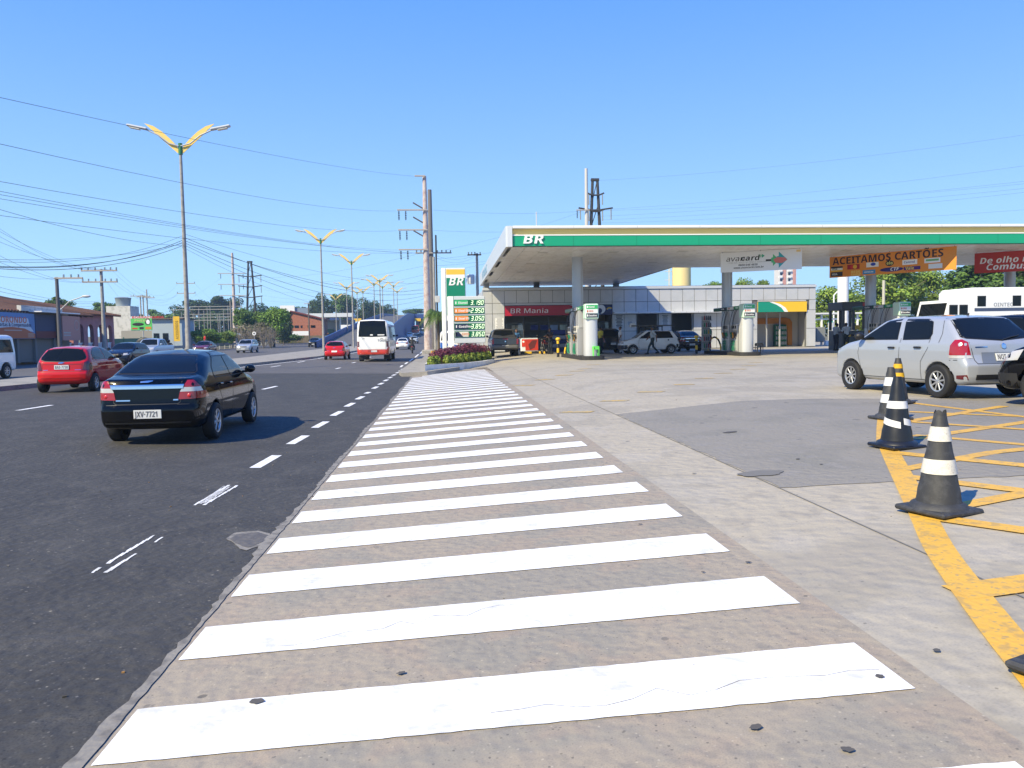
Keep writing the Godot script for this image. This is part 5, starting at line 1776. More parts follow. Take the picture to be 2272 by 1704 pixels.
func banner(a: Vector3, b: Vector3, h: float, m: Material, label: String, kind: int):
	var bs := frame_basis(b - a)
	var w := a.distance_to(b)
	var t := thing("banner", label, "banner", a, atan2(-(b - a).z, (b - a).x), "banners hung under the canopy")
	# local: x along, y up (0 at the top edge), z towards the street
	bxp(t, "cloth", Vector3(w * 0.5, -h * 0.5, 0), Vector3(w, h, 0.012), m)
	var y0 := -h * 0.5
	for x in [0.1, w * 0.5, w - 0.1]: cylp(t, "cord", Vector3(x, -0.02, 0), Vector3(x, 0.06, 0), 0.008, 0.008, M_DARK, 5)
	var z := 0.008
	var dk := mat(0.03, 0.03, 0.032, 0.6)
	var gr := mat(0.03, 0.35, 0.22, 0.6)
	var plate := func(cx: float, cy: float, sx: float, sy: float, mm: Material): return bxp(t, "print", Vector3(cx, cy, z), Vector3(sx, sy, 0.006), mm)
	if kind == 0:
		text(t, "lettering", "avan", 0.26, Vector3(0.28, -0.34, z), ID, dk, 400, 0.18, 1.25, 0.006)
		text(t, "lettering", "card", 0.26, Vector3(1.02, -0.34, z), ID, dk, 700, 0.18, 1.25, 0.006)
		for k in 2:
			var am := MB.new()
			am.prism(PackedVector2Array([Vector2(0, -0.10), Vector2(0.14, 0.0), Vector2(0, 0.10)]), 0, 0.006, Transform3D(ID, Vector3(1.95 + k * 0.11, -0.26, z)))
			part(t, "print", am, [mat(0.3, 0.5, 0.35, 0.6), gr][k])
		text(t, "lettering", "COM ELE, VOCÊ SÓ TEM A GANHAR", 0.07, Vector3(0.36, -0.55, z), ID, mat(0.35, 0.36, 0.37, 0.6), 400, 0.0, 1.25, 0.004)
		text(t, "lettering", "0800 046 4620", 0.095, Vector3(0.9, -0.68, z), ID, dk, 700, 0.1, 1.1, 0.004)
		text(t, "lettering", "www.avancard.com.br", 0.095, Vector3(0.66, -0.81, z), ID, dk, 700, 0.15, 1.05, 0.004)
		for k in 2:
			var am := MB.new()
			am.prism(PackedVector2Array([Vector2(0, -0.42), Vector2(0.42, 0.0), Vector2(0, 0.42), Vector2(0.0, 0.2), Vector2(-0.12, 0.16), Vector2(-0.12, -0.16), Vector2(0, -0.2)]), 0.001 * k, 0.005 + 0.002 * k, Transform3D(ID.scaled(Vector3.ONE * [0.72, 0.98][k]), Vector3(2.6 + k * 0.28, -0.5, z)))
			part(t, "print", am, [mat(0.08, 0.42, 0.18, 0.6), mat(0.03, 0.33, 0.38, 0.6)][k])
		var hd := MB.new()
		hd.prism(PackedVector2Array([Vector2(0, 0), Vector2(0.2, 0.12), Vector2(0.55, 0.08), Vector2(0.66, -0.05), Vector2(0.4, -0.2), Vector2(0.1, -0.16)]), 0.008, 0.011, Transform3D(ID, Vector3(2.62, -0.48, z)))
		part(t, "print", hd, mat(0.55, 0.16, 0.14, 0.6))
		plate.call(2.42, -0.5, 0.34, 0.1, dk)
		plate.call(w - 0.16, -0.10, 0.2, 0.1, mat(0.7, 0.5, 0.2, 0.6))
	elif kind == 1:
		text(t, "lettering", "ACEITAMOS CARTÕES", 0.38, Vector3(0.18, -0.27, z), ID, mat(0.02, 0.012, 0.02, 0.6), 900, 0.0, 1.07, 0.006)
		var bot := -h
		var lab := func(cx: float, cy: float, sx: float, sy: float, mm: Material, words: String, tm: Material, th: float):
			plate.call(cx, cy, sx, sy, mm)
			if words != "": text(t, "lettering", words, th, Vector3(cx - sx * 0.40, cy, z + 0.004), ID, tm, 700, 0.0, 1.0, 0.004)
		lab.call(0.42, -0.60, 0.66, 0.10, dk, "", dk, 0.1)
		lab.call(0.42, -0.70, 0.66, 0.11, M_WHITE, "VISA", dk, 0.10)
		lab.call(0.42, -0.80, 0.66, 0.08, M_YEL, "", dk, 0.1)
		lab.call(0.42, -0.98, 0.66, 0.24, dk, "VISA", M_WHITE, 0.10)
		lab.call(1.35, -0.64, 0.68, 0.26, mat(0.35, 0.01, 0.02, 0.6), "", dk, 0.1)
		for k in 2:
			var cm := MB.new()
			cm.lathe([Vector2(0, 0), Vector2(0.11, 0), Vector2(0.11, 0.004), Vector2(0, 0.004)], Vector3(1.28 + k * 0.16, -0.64, z + 0.005 + k * 0.002), Basis(Vector3(1, 0, 0), Vector3(0, 0, 1), Vector3(0, -1, 0)), 20)
			part(t, "print", cm, [mat(0.6, 0.03, 0.02, 0.6), mat(0.75, 0.45, 0.03, 0.6)][k])
		for k in 2: text(t, "lettering", ["REDE", "SHOP"][k], 0.13, Vector3(1.22, -0.92 - k * 0.15, z), ID, mat(0.75, 0.6, 0.15, 0.6), 700, 0.0, 1.15, 0.004)
		lab.call(2.38, -0.60, 0.66, 0.26, M_WHITE, "", dk, 0.1)
		var dm := MB.new()
		dm.ball(Vector3(2.42, -0.58, z + 0.004), Vector3(0.14, 0.09, 0.004), ID, 14, 6)
		part(t, "print", dm, mat(0.02, 0.06, 0.45, 0.6))
		lab.call(2.2, -0.98, 0.68, 0.22, mat(0.04, 0.25, 0.55, 0.6), "AMERICAN", M_WHITE, 0.07)
		dm = MB.new()
		dm.ball(Vector3(3.28, -0.60, z), Vector3(0.22, 0.15, 0.006), ID, 16, 6)
		part(t, "print", dm, mat(0.008, 0.008, 0.01, 0.6))
		text(t, "lettering", "elo", 0.16, Vector3(3.12, -0.59, z + 0.008), ID, mat(0.75, 0.7, 0.2, 0.6), 700, 0, 1.0, 0.004)
		dm = MB.new()
		dm.ball(Vector3(3.38, -0.93, z), Vector3(0.62, 0.12, 0.006), ID, 18, 6)
		part(t, "print", dm, mat(0.02, 0.012, 0.16, 0.6))
		text(t, "lettering", "CTF", 0.17, Vector3(3.32, -0.92, z + 0.008), ID, M_WHITE, 900, 0.25, 1.1, 0.004)
		lab.call(4.30, -0.62, 0.74, 0.26, M_WHITE, "Control", mat(0.05, 0.06, 0.3, 0.6), 0.11)
		lab.call(4.42, -0.94, 0.82, 0.17, mat(0.06, 0.012, 0.16, 0.6), "Vale", mat(0.8, 0.6, 0.1, 0.6), 0.15)
		text(t, "lettering", "CARD", 0.09, Vector3(4.1, -1.07, z), ID, mat(0.5, 0.05, 0.04, 0.6), 700, 0, 1.3, 0.004)
		lab.call(5.40, -0.62, 0.76, 0.24, M_WHITE, "", dk, 0.1)
		plate.call(5.40, -0.60, 0.62, 0.10, mat(0.15, 0.4, 0.15, 0.6)).position.z += 0.004
		lab.call(5.55, -0.92, 0.66, 0.24, mat(0.7, 0.72, 0.7, 0.6), "", dk, 0.1)
	else:
		text(t, "lettering", "De olho no", 0.32, Vector3(0.24, -0.44, z), ID, M_WHITE, 900, 0.2, 1.12, 0.006)
		text(t, "lettering", "Combustível", 0.32, Vector3(0.55, -0.80, z), ID, M_WHITE, 900, 0.2, 1.12, 0.006)

func leaf_mass(m: MB, pts: Array, n: int, size: float, cols: Array, r: RandomNumberGenerator):
	# leaves scattered through ellipsoids: pts = [[centre, radii], ...]
	m.colored = true
	for i in n:
		var e: Array = pts[r.randi() % pts.size()]
		var d := Vector3(r.randfn(), r.randfn(), r.randfn()).normalized()
		var rr := pow(r.randf(), 0.42)
		var p: Vector3 = e[0] + d * (e[1] as Vector3) * rr
		if e.size() > 2 and p.y < e[2]: continue
		var up := (d + Vector3(r.randfn(), r.randfn() + 0.9, r.randfn()) * 0.7).normalized()
		var u := up.cross(Vector3(r.randfn(), r.randfn(), r.randfn())).normalized()
		var w := up.cross(u)
		var s := size * r.randf_range(0.6, 1.35)
		var c: Color = cols[r.randi() % cols.size()]
		var k := r.randf_range(0.75, 1.25)
		m.col = Color(c.r * k, c.g * k, c.b * k)
		var nn := (up + d * 0.8).normalized()
		var tip := p + u * s
		var bk := p - u * s * 0.8
		m.tri(bk, p + w * s * 0.45, tip, nn, nn, nn)
		m.tri(bk, tip, p - w * s * 0.45, nn, nn, nn)

func build_planter():
	# white kerb round a wedge of earth
	var outline := [Vector2(-0.9, -33.8), Vector2(0.82, -35.9), Vector2(1.9, -38.4), Vector2(2.56, -41.0), Vector2(2.3, -46.8), Vector2(-0.9, -46.8)]
	var t := thing("planter", "wedge shaped planter with white painted kerb at the end of the crossing", "planter", Vector3.ZERO)
	var n := outline.size()
	for i in n:
		var a: Vector2 = outline[i]
		var b: Vector2 = outline[(i + 1) % n]
		var m := MB.new()
		var c := Vector2(0.6, -41.0)
		var ai := a.move_toward(c, 0.22)
		var bi := b.move_toward(c, 0.22)
		var top := 0.46
		if i >= 3: top = 0.50
		var q := [Vector3(a.x, top, a.y), Vector3(b.x, top, b.y), Vector3(bi.x, top, bi.y), Vector3(ai.x, top, ai.y)]
		m.quad(q[0], q[1], q[2], q[3], Vector3.UP)
		var lo := [Vector3(a.x, -0.05, a.y), Vector3(b.x, -0.05, b.y), Vector3(bi.x, -0.05, bi.y), Vector3(ai.x, -0.05, ai.y)]
		var e := b - a
		m.quad(q[0], q[1], lo[1], lo[0], Vector3(-e.y, 0, e.x))
		m.quad(q[2], q[3], lo[3], lo[2], Vector3(-e.y, 0, e.x) * -1.0)
		part(t, "kerb", m, tex_kerb_white())
	var soil := MB.new()
	var pts := []
	for p in outline: pts.append(Vector3(p.move_toward(Vector2(0.6, -41.0), 0.2).x, 0.38, p.move_toward(Vector2(0.6, -41.0), 0.2).y))
	soil.flat(pts)
	part(t, "soil", soil, M_EARTH)
	# shrubs
	var r := RandomNumberGenerator.new()
	r.seed = 8
	var purple := [Color(0.11, 0.018, 0.035), Color(0.16, 0.028, 0.05), Color(0.07, 0.014, 0.028), Color(0.20, 0.05, 0.07)]
	var green := [Color(0.20, 0.26, 0.02), Color(0.13, 0.19, 0.02), Color(0.27, 0.32, 0.03), Color(0.08, 0.13, 0.015)]
	var hedge := func(called: String, label: String, sp: Array, cnt: int, cols: Array, sz: float):
		var h := thing(called, label, "hedge", Vector3(sp[0][0].x, 0.38, sp[0][0].z))
		var m := MB.new()
		var loc := []
		for s in sp: loc.append([s[0] - h.position, s[1], 0.0])
		leaf_mass(m, loc, cnt, sz, cols, r)
		part(h, "foliage", m, vmat(0.6, true))
		var st := MB.new()
		for s in sp:
			for k in 5:
				var b: Vector3 = s[0] - h.position
				var f := Vector3(b.x + r.randf_range(-0.2, 0.2), -0.05, b.z + r.randf_range(-0.2, 0.2))
				st.tube([f, b + Vector3(r.randf_range(-0.25, 0.25), 0.15, r.randf_range(-0.2, 0.2))], 0.012, 4, 0.006)
		part(h, "stems", st, mat(0.06, 0.04, 0.025, 0.9))
	var ps := []
	for k in 9:
		var u := k / 8.0
		ps.append([Vector3(lerpf(-0.42, 2.0, u), 0.66 + 0.22 * sin(u * 2.6) + r.randf_range(-0.03, 0.05), lerpf(-36.2, -41.4, u)), Vector3(0.42, 0.42, 0.75)])
	hedge.call("purple_hedge", "dark purple leaved hedge in the white kerbed planter", ps, 15000, purple, 0.055)
	var gs := []
	for k in 8:
		var u := k / 7.0
		gs.append([Vector3(lerpf(0.05, 2.2, u), 0.56 + 0.06 * u, lerpf(-35.75, -40.9, u)), Vector3(0.24, 0.30, 0.5)])
	hedge.call("green_hedge", "long yellow green clipped hedge along the planter kerb", gs, 11000, green, 0.045)
	hedge.call("green_hedge", "small yellow green shrub clump at the planter tip", [[Vector3(-0.62, 0.55, -34.75), Vector3(0.22, 0.28, 0.42)], [Vector3(-0.45, 0.57, -35.1), Vector3(0.26, 0.28, 0.4)]], 3500, green, 0.045)

func tex_kerb_white() -> StandardMaterial3D:
	if mcache.has("kw"): return mcache["kw"]
	mcache["kw"] = tex_mat(256, Color(0.76, 0.75, 0.72), [[0.02, 181, Color(0.60, 0.58, 0.54), 0.5, 0.25, 0.6], [0.08, 182, Color(0.40, 0.38, 0.34), 0.66, 0.12, 0.5]], 2.0, 0.7, [], 42)
	return mcache["kw"]

# ---------------------------------------------------------------- vehicles
func paint(r: float, g: float, b: float, metal := 0.0) -> StandardMaterial3D:
	var m := mat(r, g, b, 0.5 if metal == 0.0 else 0.36, metal, 1.0)
	m.metallic_specular = 0.15
	m.clearcoat_roughness = 0.02
	return m

func put(o: Node3D, x: float, z: float, head: float, up := 0.0):
	o.position = Vector3(x, gy(x, z) + up, z)
	o.rotation.y = deg_to_rad(90.0 + head)
	if z < -60.0 and x < 0.0 and absf(head) < 1.0:   # sit on the slope of the avenue
		var s := (gy(x, z - 2.0) - gy(x, z + 2.0)) / 4.0
		o.rotation.z = atan(s)

func build_vehicles():
	M_GLASS = mat(0.006, 0.008, 0.010, 0.03)
	M_GLASS.metallic_specular = 0.32
	M_RUBBER = mat(0.012, 0.012, 0.013, 0.5)
	M_PLATE = mat(0.62, 0.63, 0.62, 0.4)
	M_CHROME = mat(0.75, 0.76, 0.77, 0.10, 1.0)
	M_TAIL = mat(0.30, 0.006, 0.008, 0.12, 0.0, 1.0)
	M_CLEAR = mat(0.55, 0.53, 0.50, 0.12, 0.2, 1.0)
	M_RIM = mat(0.50, 0.51, 0.52, 0.3, 0.7)
	var dtail := mat(0.10, 0.008, 0.010, 0.15, 0.0, 1.0)
	var black := mat(0.0022, 0.0026, 0.0038, 0.07)
	black.metallic_specular = 0.42
	var red := paint(0.50, 0.010, 0.012)
	var silver := paint(0.43, 0.45, 0.475, 0.4)
	var white := paint(0.80, 0.80, 0.78)
	var dblue := paint(0.008, 0.012, 0.028)
	var dred := paint(0.12, 0.008, 0.012)
	var graph := paint(0.05, 0.052, 0.056, 0.3)

	var SED := {
		"side": [-2.00, 0.27, -2.07, 0.36, -2.085, 0.56, -2.035, 0.635, -2.02, 0.70, -2.005, 0.92, -1.95, 1.01, -1.62, 1.06, -1.25, 1.24, -0.90, 1.37, -0.50, 1.445, 0.0, 1.455, 0.40, 1.395, 1.12, 0.985, 1.5, 0.905, 1.84, 0.80, 2.0, 0.68, 2.05, 0.55, 2.04, 0.30, 1.9, 0.2, -1.85, 0.22],
		"plan": [-2.10, 0, -2.10, 0.50, -2.00, 0.70, -1.7, 0.81, -1.2, 0.83, 1.3, 0.83, 1.75, 0.76, 1.98, 0.60, 2.08, 0.3, 2.08, 0],
		"sec": [0, 0.2, 0.68, 0.2, 0.76, 0.28, 0.80, 0.42, 0.825, 0.60, 0.822, 0.76, 0.79, 0.90, 0.755, 0.96, 0.57, 1.33, 0.44, 1.43, 0, 1.50],
		"wheels": [-1.22, 1.22, 0.292, 0.81, 0.185], "r1": 0.13, "r2": 0.17, "bow_r": 0.13, "gap": 0.05,
		"sw": [[-0.17, 0.985, -0.14, 1.385, -0.55, 1.37, -0.98, 1.145, -1.06, 1.03, -1.02, 0.995], [-0.11, 0.98, -0.075, 1.385, 0.30, 1.345, 0.93, 0.985]],
		"glass_r": [0, 1.35, 0.43, 1.325, 0.57, 1.11, 0.56, 1.09, 0, 1.085], "glass_f": [0, 1.385, 0.50, 1.36, 0.64, 1.02, 0, 1.01],
		"rear": [["chrome_strip", M_CHROME, [-0.515, 0.865, 0.515, 0.865, 0.535, 0.925, -0.535, 0.925], false, 0.014], ["badge", M_CHROME, [-0.09, 0.955, 0.02, 0.955, 0.09, 0.975, 0.09, 0.985, 0.02, 0.985, -0.09, 0.975], false, 0.012], ["bumper_strip", M_RUBBER, [-0.62, 0.345, 0.62, 0.345, 0.62, 0.37, -0.62, 0.37], false], ["badge", M_CHROME, [-0.45, 0.685, -0.24, 0.685, -0.24, 0.705, -0.45, 0.705], false], ["badge", M_CHROME, [0.38, 0.685, 0.45, 0.685, 0.45, 0.705, 0.38, 0.705], false]],
		"rear_seams": [[-0.50, 0.97, -0.48, 0.66, -0.44, 0.635, 0.44, 0.635, 0.48, 0.66, 0.50, 0.97], [-0.78, 0.625, -0.44, 0.628], [0.44, 0.628, 0.78, 0.625]],
		"front": [["headlight", M_CLEAR, [0.40, 0.66, 0.70, 0.68, 0.74, 0.78, 0.42, 0.76], true], ["grille", M_RUBBER, [-0.36, 0.64, 0.36, 0.64, 0.38, 0.74, -0.38, 0.74], false], ["lower_grille", M_RUBBER, [-0.5, 0.32, 0.5, 0.32, 0.5, 0.44, -0.5, 0.44], false]],
		"corner": [["tail_light", M_TAIL, -1.0, [0.24, 0.70, 0.80, 0.715, 0.70, 0.815, 0.265, 0.815]], ["tail_light", M_CLEAR, -1.0, [0.265, 0.815, 0.60, 0.815, 0.56, 0.88, 0.30, 0.88]], ["tail_light", M_TAIL, -1.0, [0.30, 0.88, 0.56, 0.88, 0.46, 0.985, 0.38, 0.985]]],
		"side_seams": [[-0.14, 1.0, -0.14, 0.40, -0.12, 0.30], [0.95, 0.98, 0.98, 0.72, 0.90, 0.34], [-1.06, 1.02, -0.98, 0.80, -0.82, 0.62, -0.80, 0.34], [-1.0, 0.285, 0.92, 0.285]],
		"handles": [[-0.32, 0.86], [-0.88, 0.87]], "handle_m": black, "mirror": [0.80, 1.0], "mirror_m": black, "plate_r": [0.02, 0.49, "JXV·7721"], "plate_f": [0, 0.42, ""], "spokes": 7, "rimr": 0.66}
	var car := make_vehicle("sedan_car", "glossy black sedan with chrome strip across its boot driving on the avenue", "car", SED, black, 0.033)
	put(car, -4.5, -14.03, 0.5)
	var bl := MB.new()
	for z in [-0.60, 0.60]: bl.ball(hulls[car.name].hit(0, -1.0, z, 0.755) + Vector3(0.0, 0, 0), Vector3(0.018, 0.035, 0.035), ID, 12, 6)
	part(car, "lamp_bulb", bl, mat(0.55, 0.02, 0.02, 0.2, 0.0, 1.0))
	var seds := {}
	var far_sed := SED.duplicate()
	far_sed.plate_r = [0, 0.49, ""]
	far_sed.erase("side_seams")
	far_sed.erase("rear_seams")
	var fs := make_vehicle("sedan_car", "white sedan driving beside the minibus", "car", far_sed, white, 0.06)
	put(fs, -5.35, -99.0, 0.0)

	# red three door hatchback
	var HAT := {
		"side": [-1.76, 0.30, -1.82, 0.38, -1.82, 0.58, -1.765, 0.635, -1.735, 0.70, -1.715, 0.90, -1.66, 0.97, -1.34, 1.335, -1.10, 1.395, -0.5, 1.43, 0.05, 1.42, 0.40, 1.355, 1.08, 0.98, 1.5, 0.90, 1.76, 0.80, 1.9, 0.66, 1.95, 0.52, 1.93, 0.28, 1.8, 0.2, -1.6, 0.22],
		"plan": [-1.84, 0, -1.84, 0.52, -1.74, 0.71, -1.45, 0.805, -1.0, 0.815, 1.2, 0.815, 1.65, 0.75, 1.88, 0.58, 1.97, 0.3, 1.97, 0],
		"sec": [0, 0.2, 0.66, 0.2, 0.74, 0.28, 0.79, 0.42, 0.813, 0.60, 0.808, 0.78, 0.775, 0.92, 0.74, 0.97, 0.57, 1.30, 0.44, 1.39, 0, 1.465],
		"wheels": [-1.22, 1.22, 0.28, 0.795, 0.18], "r1": 0.14, "r2": 0.18, "bow_r": 0.14, "gap": 0.05,
		"sw": [[-0.24, 0.985, -0.20, 1.345, -0.80, 1.31, -1.14, 1.16, -1.20, 1.04, -1.12, 0.985], [-0.17, 0.98, -0.13, 1.35, 0.26, 1.315, 0.88, 0.985]],
		"glass_r": [0, 1.315, 0.48, 1.285, 0.61, 1.06, 0.60, 1.00, 0.48, 0.955, 0, 0.935], "glass_f": [0, 1.36, 0.50, 1.33, 0.63, 1.01, 0, 1.0],
		"rear": [["lower_grille", paint(0.28, 0.006, 0.008), [-0.60, 0.42, 0.60, 0.42, 0.55, 0.455, -0.55, 0.455], false], ["badge", M_CHROME, [-0.09, 0.875, 0.02, 0.88, 0.09, 0.90, 0.0, 0.915, -0.09, 0.90], false, 0.012], ["badge", M_CHROME, [-0.52, 0.675, -0.38, 0.675, -0.38, 0.69, -0.52, 0.69], false], ["badge", M_CHROME, [0.36, 0.675, 0.52, 0.675, 0.52, 0.69, 0.36, 0.69], false]],
		"rear_seams": [[-0.56, 0.90, -0.54, 0.66, -0.50, 0.635, 0.50, 0.635, 0.54, 0.66, 0.56, 0.90], [-0.76, 0.63, -0.5, 0.632], [0.5, 0.632, 0.76, 0.63], [-0.56, 0.85, 0.56, 0.85]],
		"front": [["headlight", M_CLEAR, [0.40, 0.64, 0.68, 0.66, 0.73, 0.78, 0.42, 0.76], true], ["grille", M_RUBBER, [-0.36, 0.62, 0.36, 0.62, 0.38, 0.72, -0.38, 0.72], false], ["lower_grille", M_RUBBER, [-0.5, 0.32, 0.5, 0.32, 0.5, 0.44, -0.5, 0.44], false]],
		"corner": [["tail_light", dtail, -1.0, [0.34, 0.66, 0.66, 0.665, 0.66, 0.82, 0.50, 0.94, 0.40, 0.905]]],
		"side_seams": [[-0.22, 1.0, -0.24, 0.60, -0.18, 0.30], [0.92, 0.98, 0.95, 0.70, 0.86, 0.34], [-0.98, 0.285, 0.9, 0.285]],
		"handles": [[-0.10, 0.86]], "handle_m": red, "mirror": [0.76, 1.0], "mirror_m": M_RUBBER, "plate_r": [0, 0.765, "BAE·7738"], "plate_f": [0, 0.42, ""], "spokes": 6}
	var hat := make_vehicle("hatchback_car", "red three door hatchback with wide dark rear window beside the median kerb", "car", HAT, red, 0.036)
	put(hat, -11.6, -25.95, 5.0)
	var far_hat := HAT.duplicate()
	far_hat.plate_r = [0, 0.62, ""]
	for k in ["side_seams", "rear_seams"]: far_hat.erase(k)
	far_hat.glass_r = [0, 1.32, 0.50, 1.30, 0.60, 1.06, 0, 1.03]
	var gol := make_vehicle("hatchback_car", "bright red hatchback driving alongside the white and red minibus", "car", far_hat, red, 0.05)
	put(gol, -8.2, -60.0, 0.0)

	# silver five door hatchback
	var PAL := {
		"side": [-1.78, 0.28, -1.835, 0.37, -1.84, 0.57, -1.785, 0.66, -1.755, 0.74, -1.725, 0.92, -1.68, 0.985, -1.24, 1.375, -1.0, 1.415, -0.5, 1.445, 0.05, 1.435, 0.42, 1.37, 1.10, 0.995, 1.45, 0.935, 1.78, 0.82, 1.95, 0.67, 2.0, 0.52, 1.985, 0.28, 1.85, 0.2, -1.6, 0.22],
		"plan": [-1.86, 0, -1.86, 0.54, -1.77, 0.72, -1.50, 0.81, -1.1, 0.82, 1.2, 0.82, 1.68, 0.76, 1.92, 0.60, 2.02, 0.3, 2.02, 0],
		"sec": [0, 0.2, 0.68, 0.2, 0.745, 0.27, 0.775, 0.38, 0.80, 0.46, 0.82, 0.62, 0.815, 0.80, 0.79, 0.93, 0.755, 0.985, 0.61, 1.34, 0.51, 1.425, 0, 1.49],
		"wheels": [-1.185, 1.185, 0.29, 0.80, 0.185], "r1": 0.09, "r2": 0.12, "bow_r": 0.10, "gap": 0.05,
		"sw": [[-0.28, 1.005, -0.19, 1.365, -0.74, 1.35, -0.88, 1.30, -0.96, 1.10, -0.93, 1.015], [-0.12, 1.01, -0.05, 1.37, 0.28, 1.335, 0.88, 1.005]],
		"glass_r": [0, 1.355, 0.56, 1.335, 0.655, 1.05, 0.60, 1.03, 0, 0.99], "glass_f": [0, 1.375, 0.50, 1.35, 0.65, 1.03, 0, 1.02],
		"rear": [["handle_recess", paint(0.22, 0.235, 0.25, 0.45), [-0.44, 0.60, 0.44, 0.60, 0.42, 0.785, -0.42, 0.785], false, 0.003], ["lower_grille", M_RUBBER, [-0.56, 0.335, 0.56, 0.335, 0.56, 0.42, -0.56, 0.42], false], ["badge", M_CHROME, [-0.045, 0.86, 0.0, 0.84, 0.045, 0.86, 0.045, 0.91, 0.0, 0.93, -0.045, 0.91], false, 0.014], ["badge", M_CHROME, [-0.52, 0.86, -0.30, 0.865, -0.30, 0.885, -0.52, 0.88], false]],
		"rear_seams": [[-0.60, 0.95, -0.565, 0.66, -0.53, 0.60, 0.53, 0.60, 0.565, 0.66, 0.60, 0.95]],
		"front": [["headlight", M_CLEAR, [0.40, 0.66, 0.70, 0.68, 0.75, 0.82, 0.46, 0.78], true], ["grille", M_RUBBER, [-0.36, 0.66, 0.36, 0.66, 0.38, 0.74, -0.38, 0.74], false], ["lower_grille", M_RUBBER, [-0.5, 0.32, 0.5, 0.32, 0.5, 0.44, -0.5, 0.44], false]],
		"corner": [["tail_light", M_TAIL, -1.0, [0.38, 0.74, 0.68, 0.74, 0.67, 0.90, 0.60, 0.995, 0.50, 1.0, 0.42, 0.955]], ["tail_light", M_CLEAR, -1.0, [0.355, 0.69, 0.68, 0.69, 0.68, 0.738, 0.38, 0.738]], ["reflector", dtail, -1.0, [0.40, 0.335, 0.62, 0.355, 0.62, 0.40, 0.42, 0.42]]],
		"side_seams": [[-0.22, 1.02, -0.22, 0.55, -0.20, 0.29], [0.90, 1.0, 0.96, 0.75, 0.84, 0.34], [-0.96, 1.03, -0.94, 0.85, -0.78, 0.62, -0.76, 0.30], [-0.9, 0.30, 0.86, 0.30], [-1.12, 1.36, -1.20, 1.10, -1.18, 0.95], [-1.60, 0.66, -1.45, 0.655]],
		"handles": [[-0.02, 0.855], [-0.70, 0.865]], "mirror": [0.78, 1.02], "plate_r": [0.02, 0.70, "NOT·1672"], "spokes": 9, "rimr": 0.62}
	var pal := make_vehicle("hatchback_car", "silver five door hatchback parked on the forecourt behind the cones", "car", PAL, silver, 0.033)
	put(pal, 9.02, -13.85, 6.5)
	var wp := MB.new()
	var hp: Hull = hulls[pal.name]
	var w0 := hp.hit(0, -1.0, 0.0, 0.985)
	var w1 := hp.hit(0, -1.0, 0.42, 1.06)
	wp.tube([w0 + Vector3(-0.015, 0, 0), (w0 + w1) * 0.5 + Vector3(-0.03, 0.01, 0), w1 + Vector3(-0.02, 0, 0)], 0.012, 5)
	part(pal, "wiper", wp, M_RUBBER)
	cylp(pal, "antenna", hp.hit(1, 1.0, -0.95, 0.0), hp.hit(1, 1.0, -0.95, 0.0) + Vector3(-0.03, 0.03, 0), 0.02, 0.012, M_RUBBER, 8)

	# black hatchback nosing in from the right
	var BLK := PAL.duplicate()
	BLK.wheels = [-1.25, 1.25, 0.315, 0.82, 0.2]
	BLK.side = [-1.90, 0.30, -1.95, 0.40, -1.94, 0.62, -1.88, 0.70, -1.82, 0.95, -1.50, 1.46, -1.2, 1.53, -0.4, 1.55, 0.15, 1.53, 0.5, 1.45, 1.15, 1.06, 1.5, 0.96, 1.80, 0.84, 2.0, 0.66, 2.07, 0.52, 2.05, 0.32, 1.9, 0.24, -1.7, 0.24]
	BLK.plan = [-1.97, 0, -1.97, 0.54, -1.88, 0.72, -1.60, 0.82, -1.1, 0.84, 1.3, 0.84, 1.75, 0.78, 1.98, 0.62, 2.09, 0.3, 2.09, 0]
	BLK.sec = [0, 0.22, 0.70, 0.22, 0.775, 0.30, 0.80, 0.42, 0.835, 0.66, 0.83, 0.86, 0.80, 1.0, 0.77, 1.06, 0.62, 1.43, 0.52, 1.52, 0, 1.6]
	BLK.sw = [[-0.28, 1.07, -0.19, 1.45, -0.80, 1.44, -1.00, 1.36, -1.02, 1.09], [-0.12, 1.07, -0.05, 1.46, 0.34, 1.42, 0.92, 1.08]]
	BLK.glass_r = [0, 1.44, 0.54, 1.42, 0.64, 1.10, 0, 1.06]
	BLK.glass_f = [0, 1.46, 0.50, 1.43, 0.66, 1.11, 0, 1.10]
	BLK.front = [["grille", M_RUBBER, [-0.38, 0.70, 0.38, 0.70, 0.40, 0.80, -0.40, 0.80], false], ["bumper", mat(0.014, 0.014, 0.014, 0.7), [-0.75, 0.30, 0.75, 0.30, 0.77, 0.50, -0.77, 0.50], false]]
	BLK.side_trim = [["bumper", mat(0.014, 0.014, 0.014, 0.7), [1.60, 0.30, 2.02, 0.30, 2.02, 0.50, 1.62, 0.50]]]
	BLK.corner = [["headlight", M_CLEAR, 1.0, [0.30, 0.66, 0.74, 0.70, 0.82, 0.86, 0.45, 0.79]]]
	for k in ["rear", "rear_seams", "side_seams", "plate_r"]: BLK.erase(k)
	BLK.mirror = [0.80, 1.09]
	BLK.spokes = 5
	BLK.rimr = 0.69
	var blk := make_vehicle("hatchback_car", "black hatchback with alloy wheels nosing in behind the silver hatchback", "car", BLK, black, 0.036)
	put(blk, 9.93, -9.80, 27.0)
	var blk2: Node3D = copy(blk, "dark car parked beyond the silver hatchback beside the white armoured truck")
	put(blk2, 14.7, -19.2, 15.0)

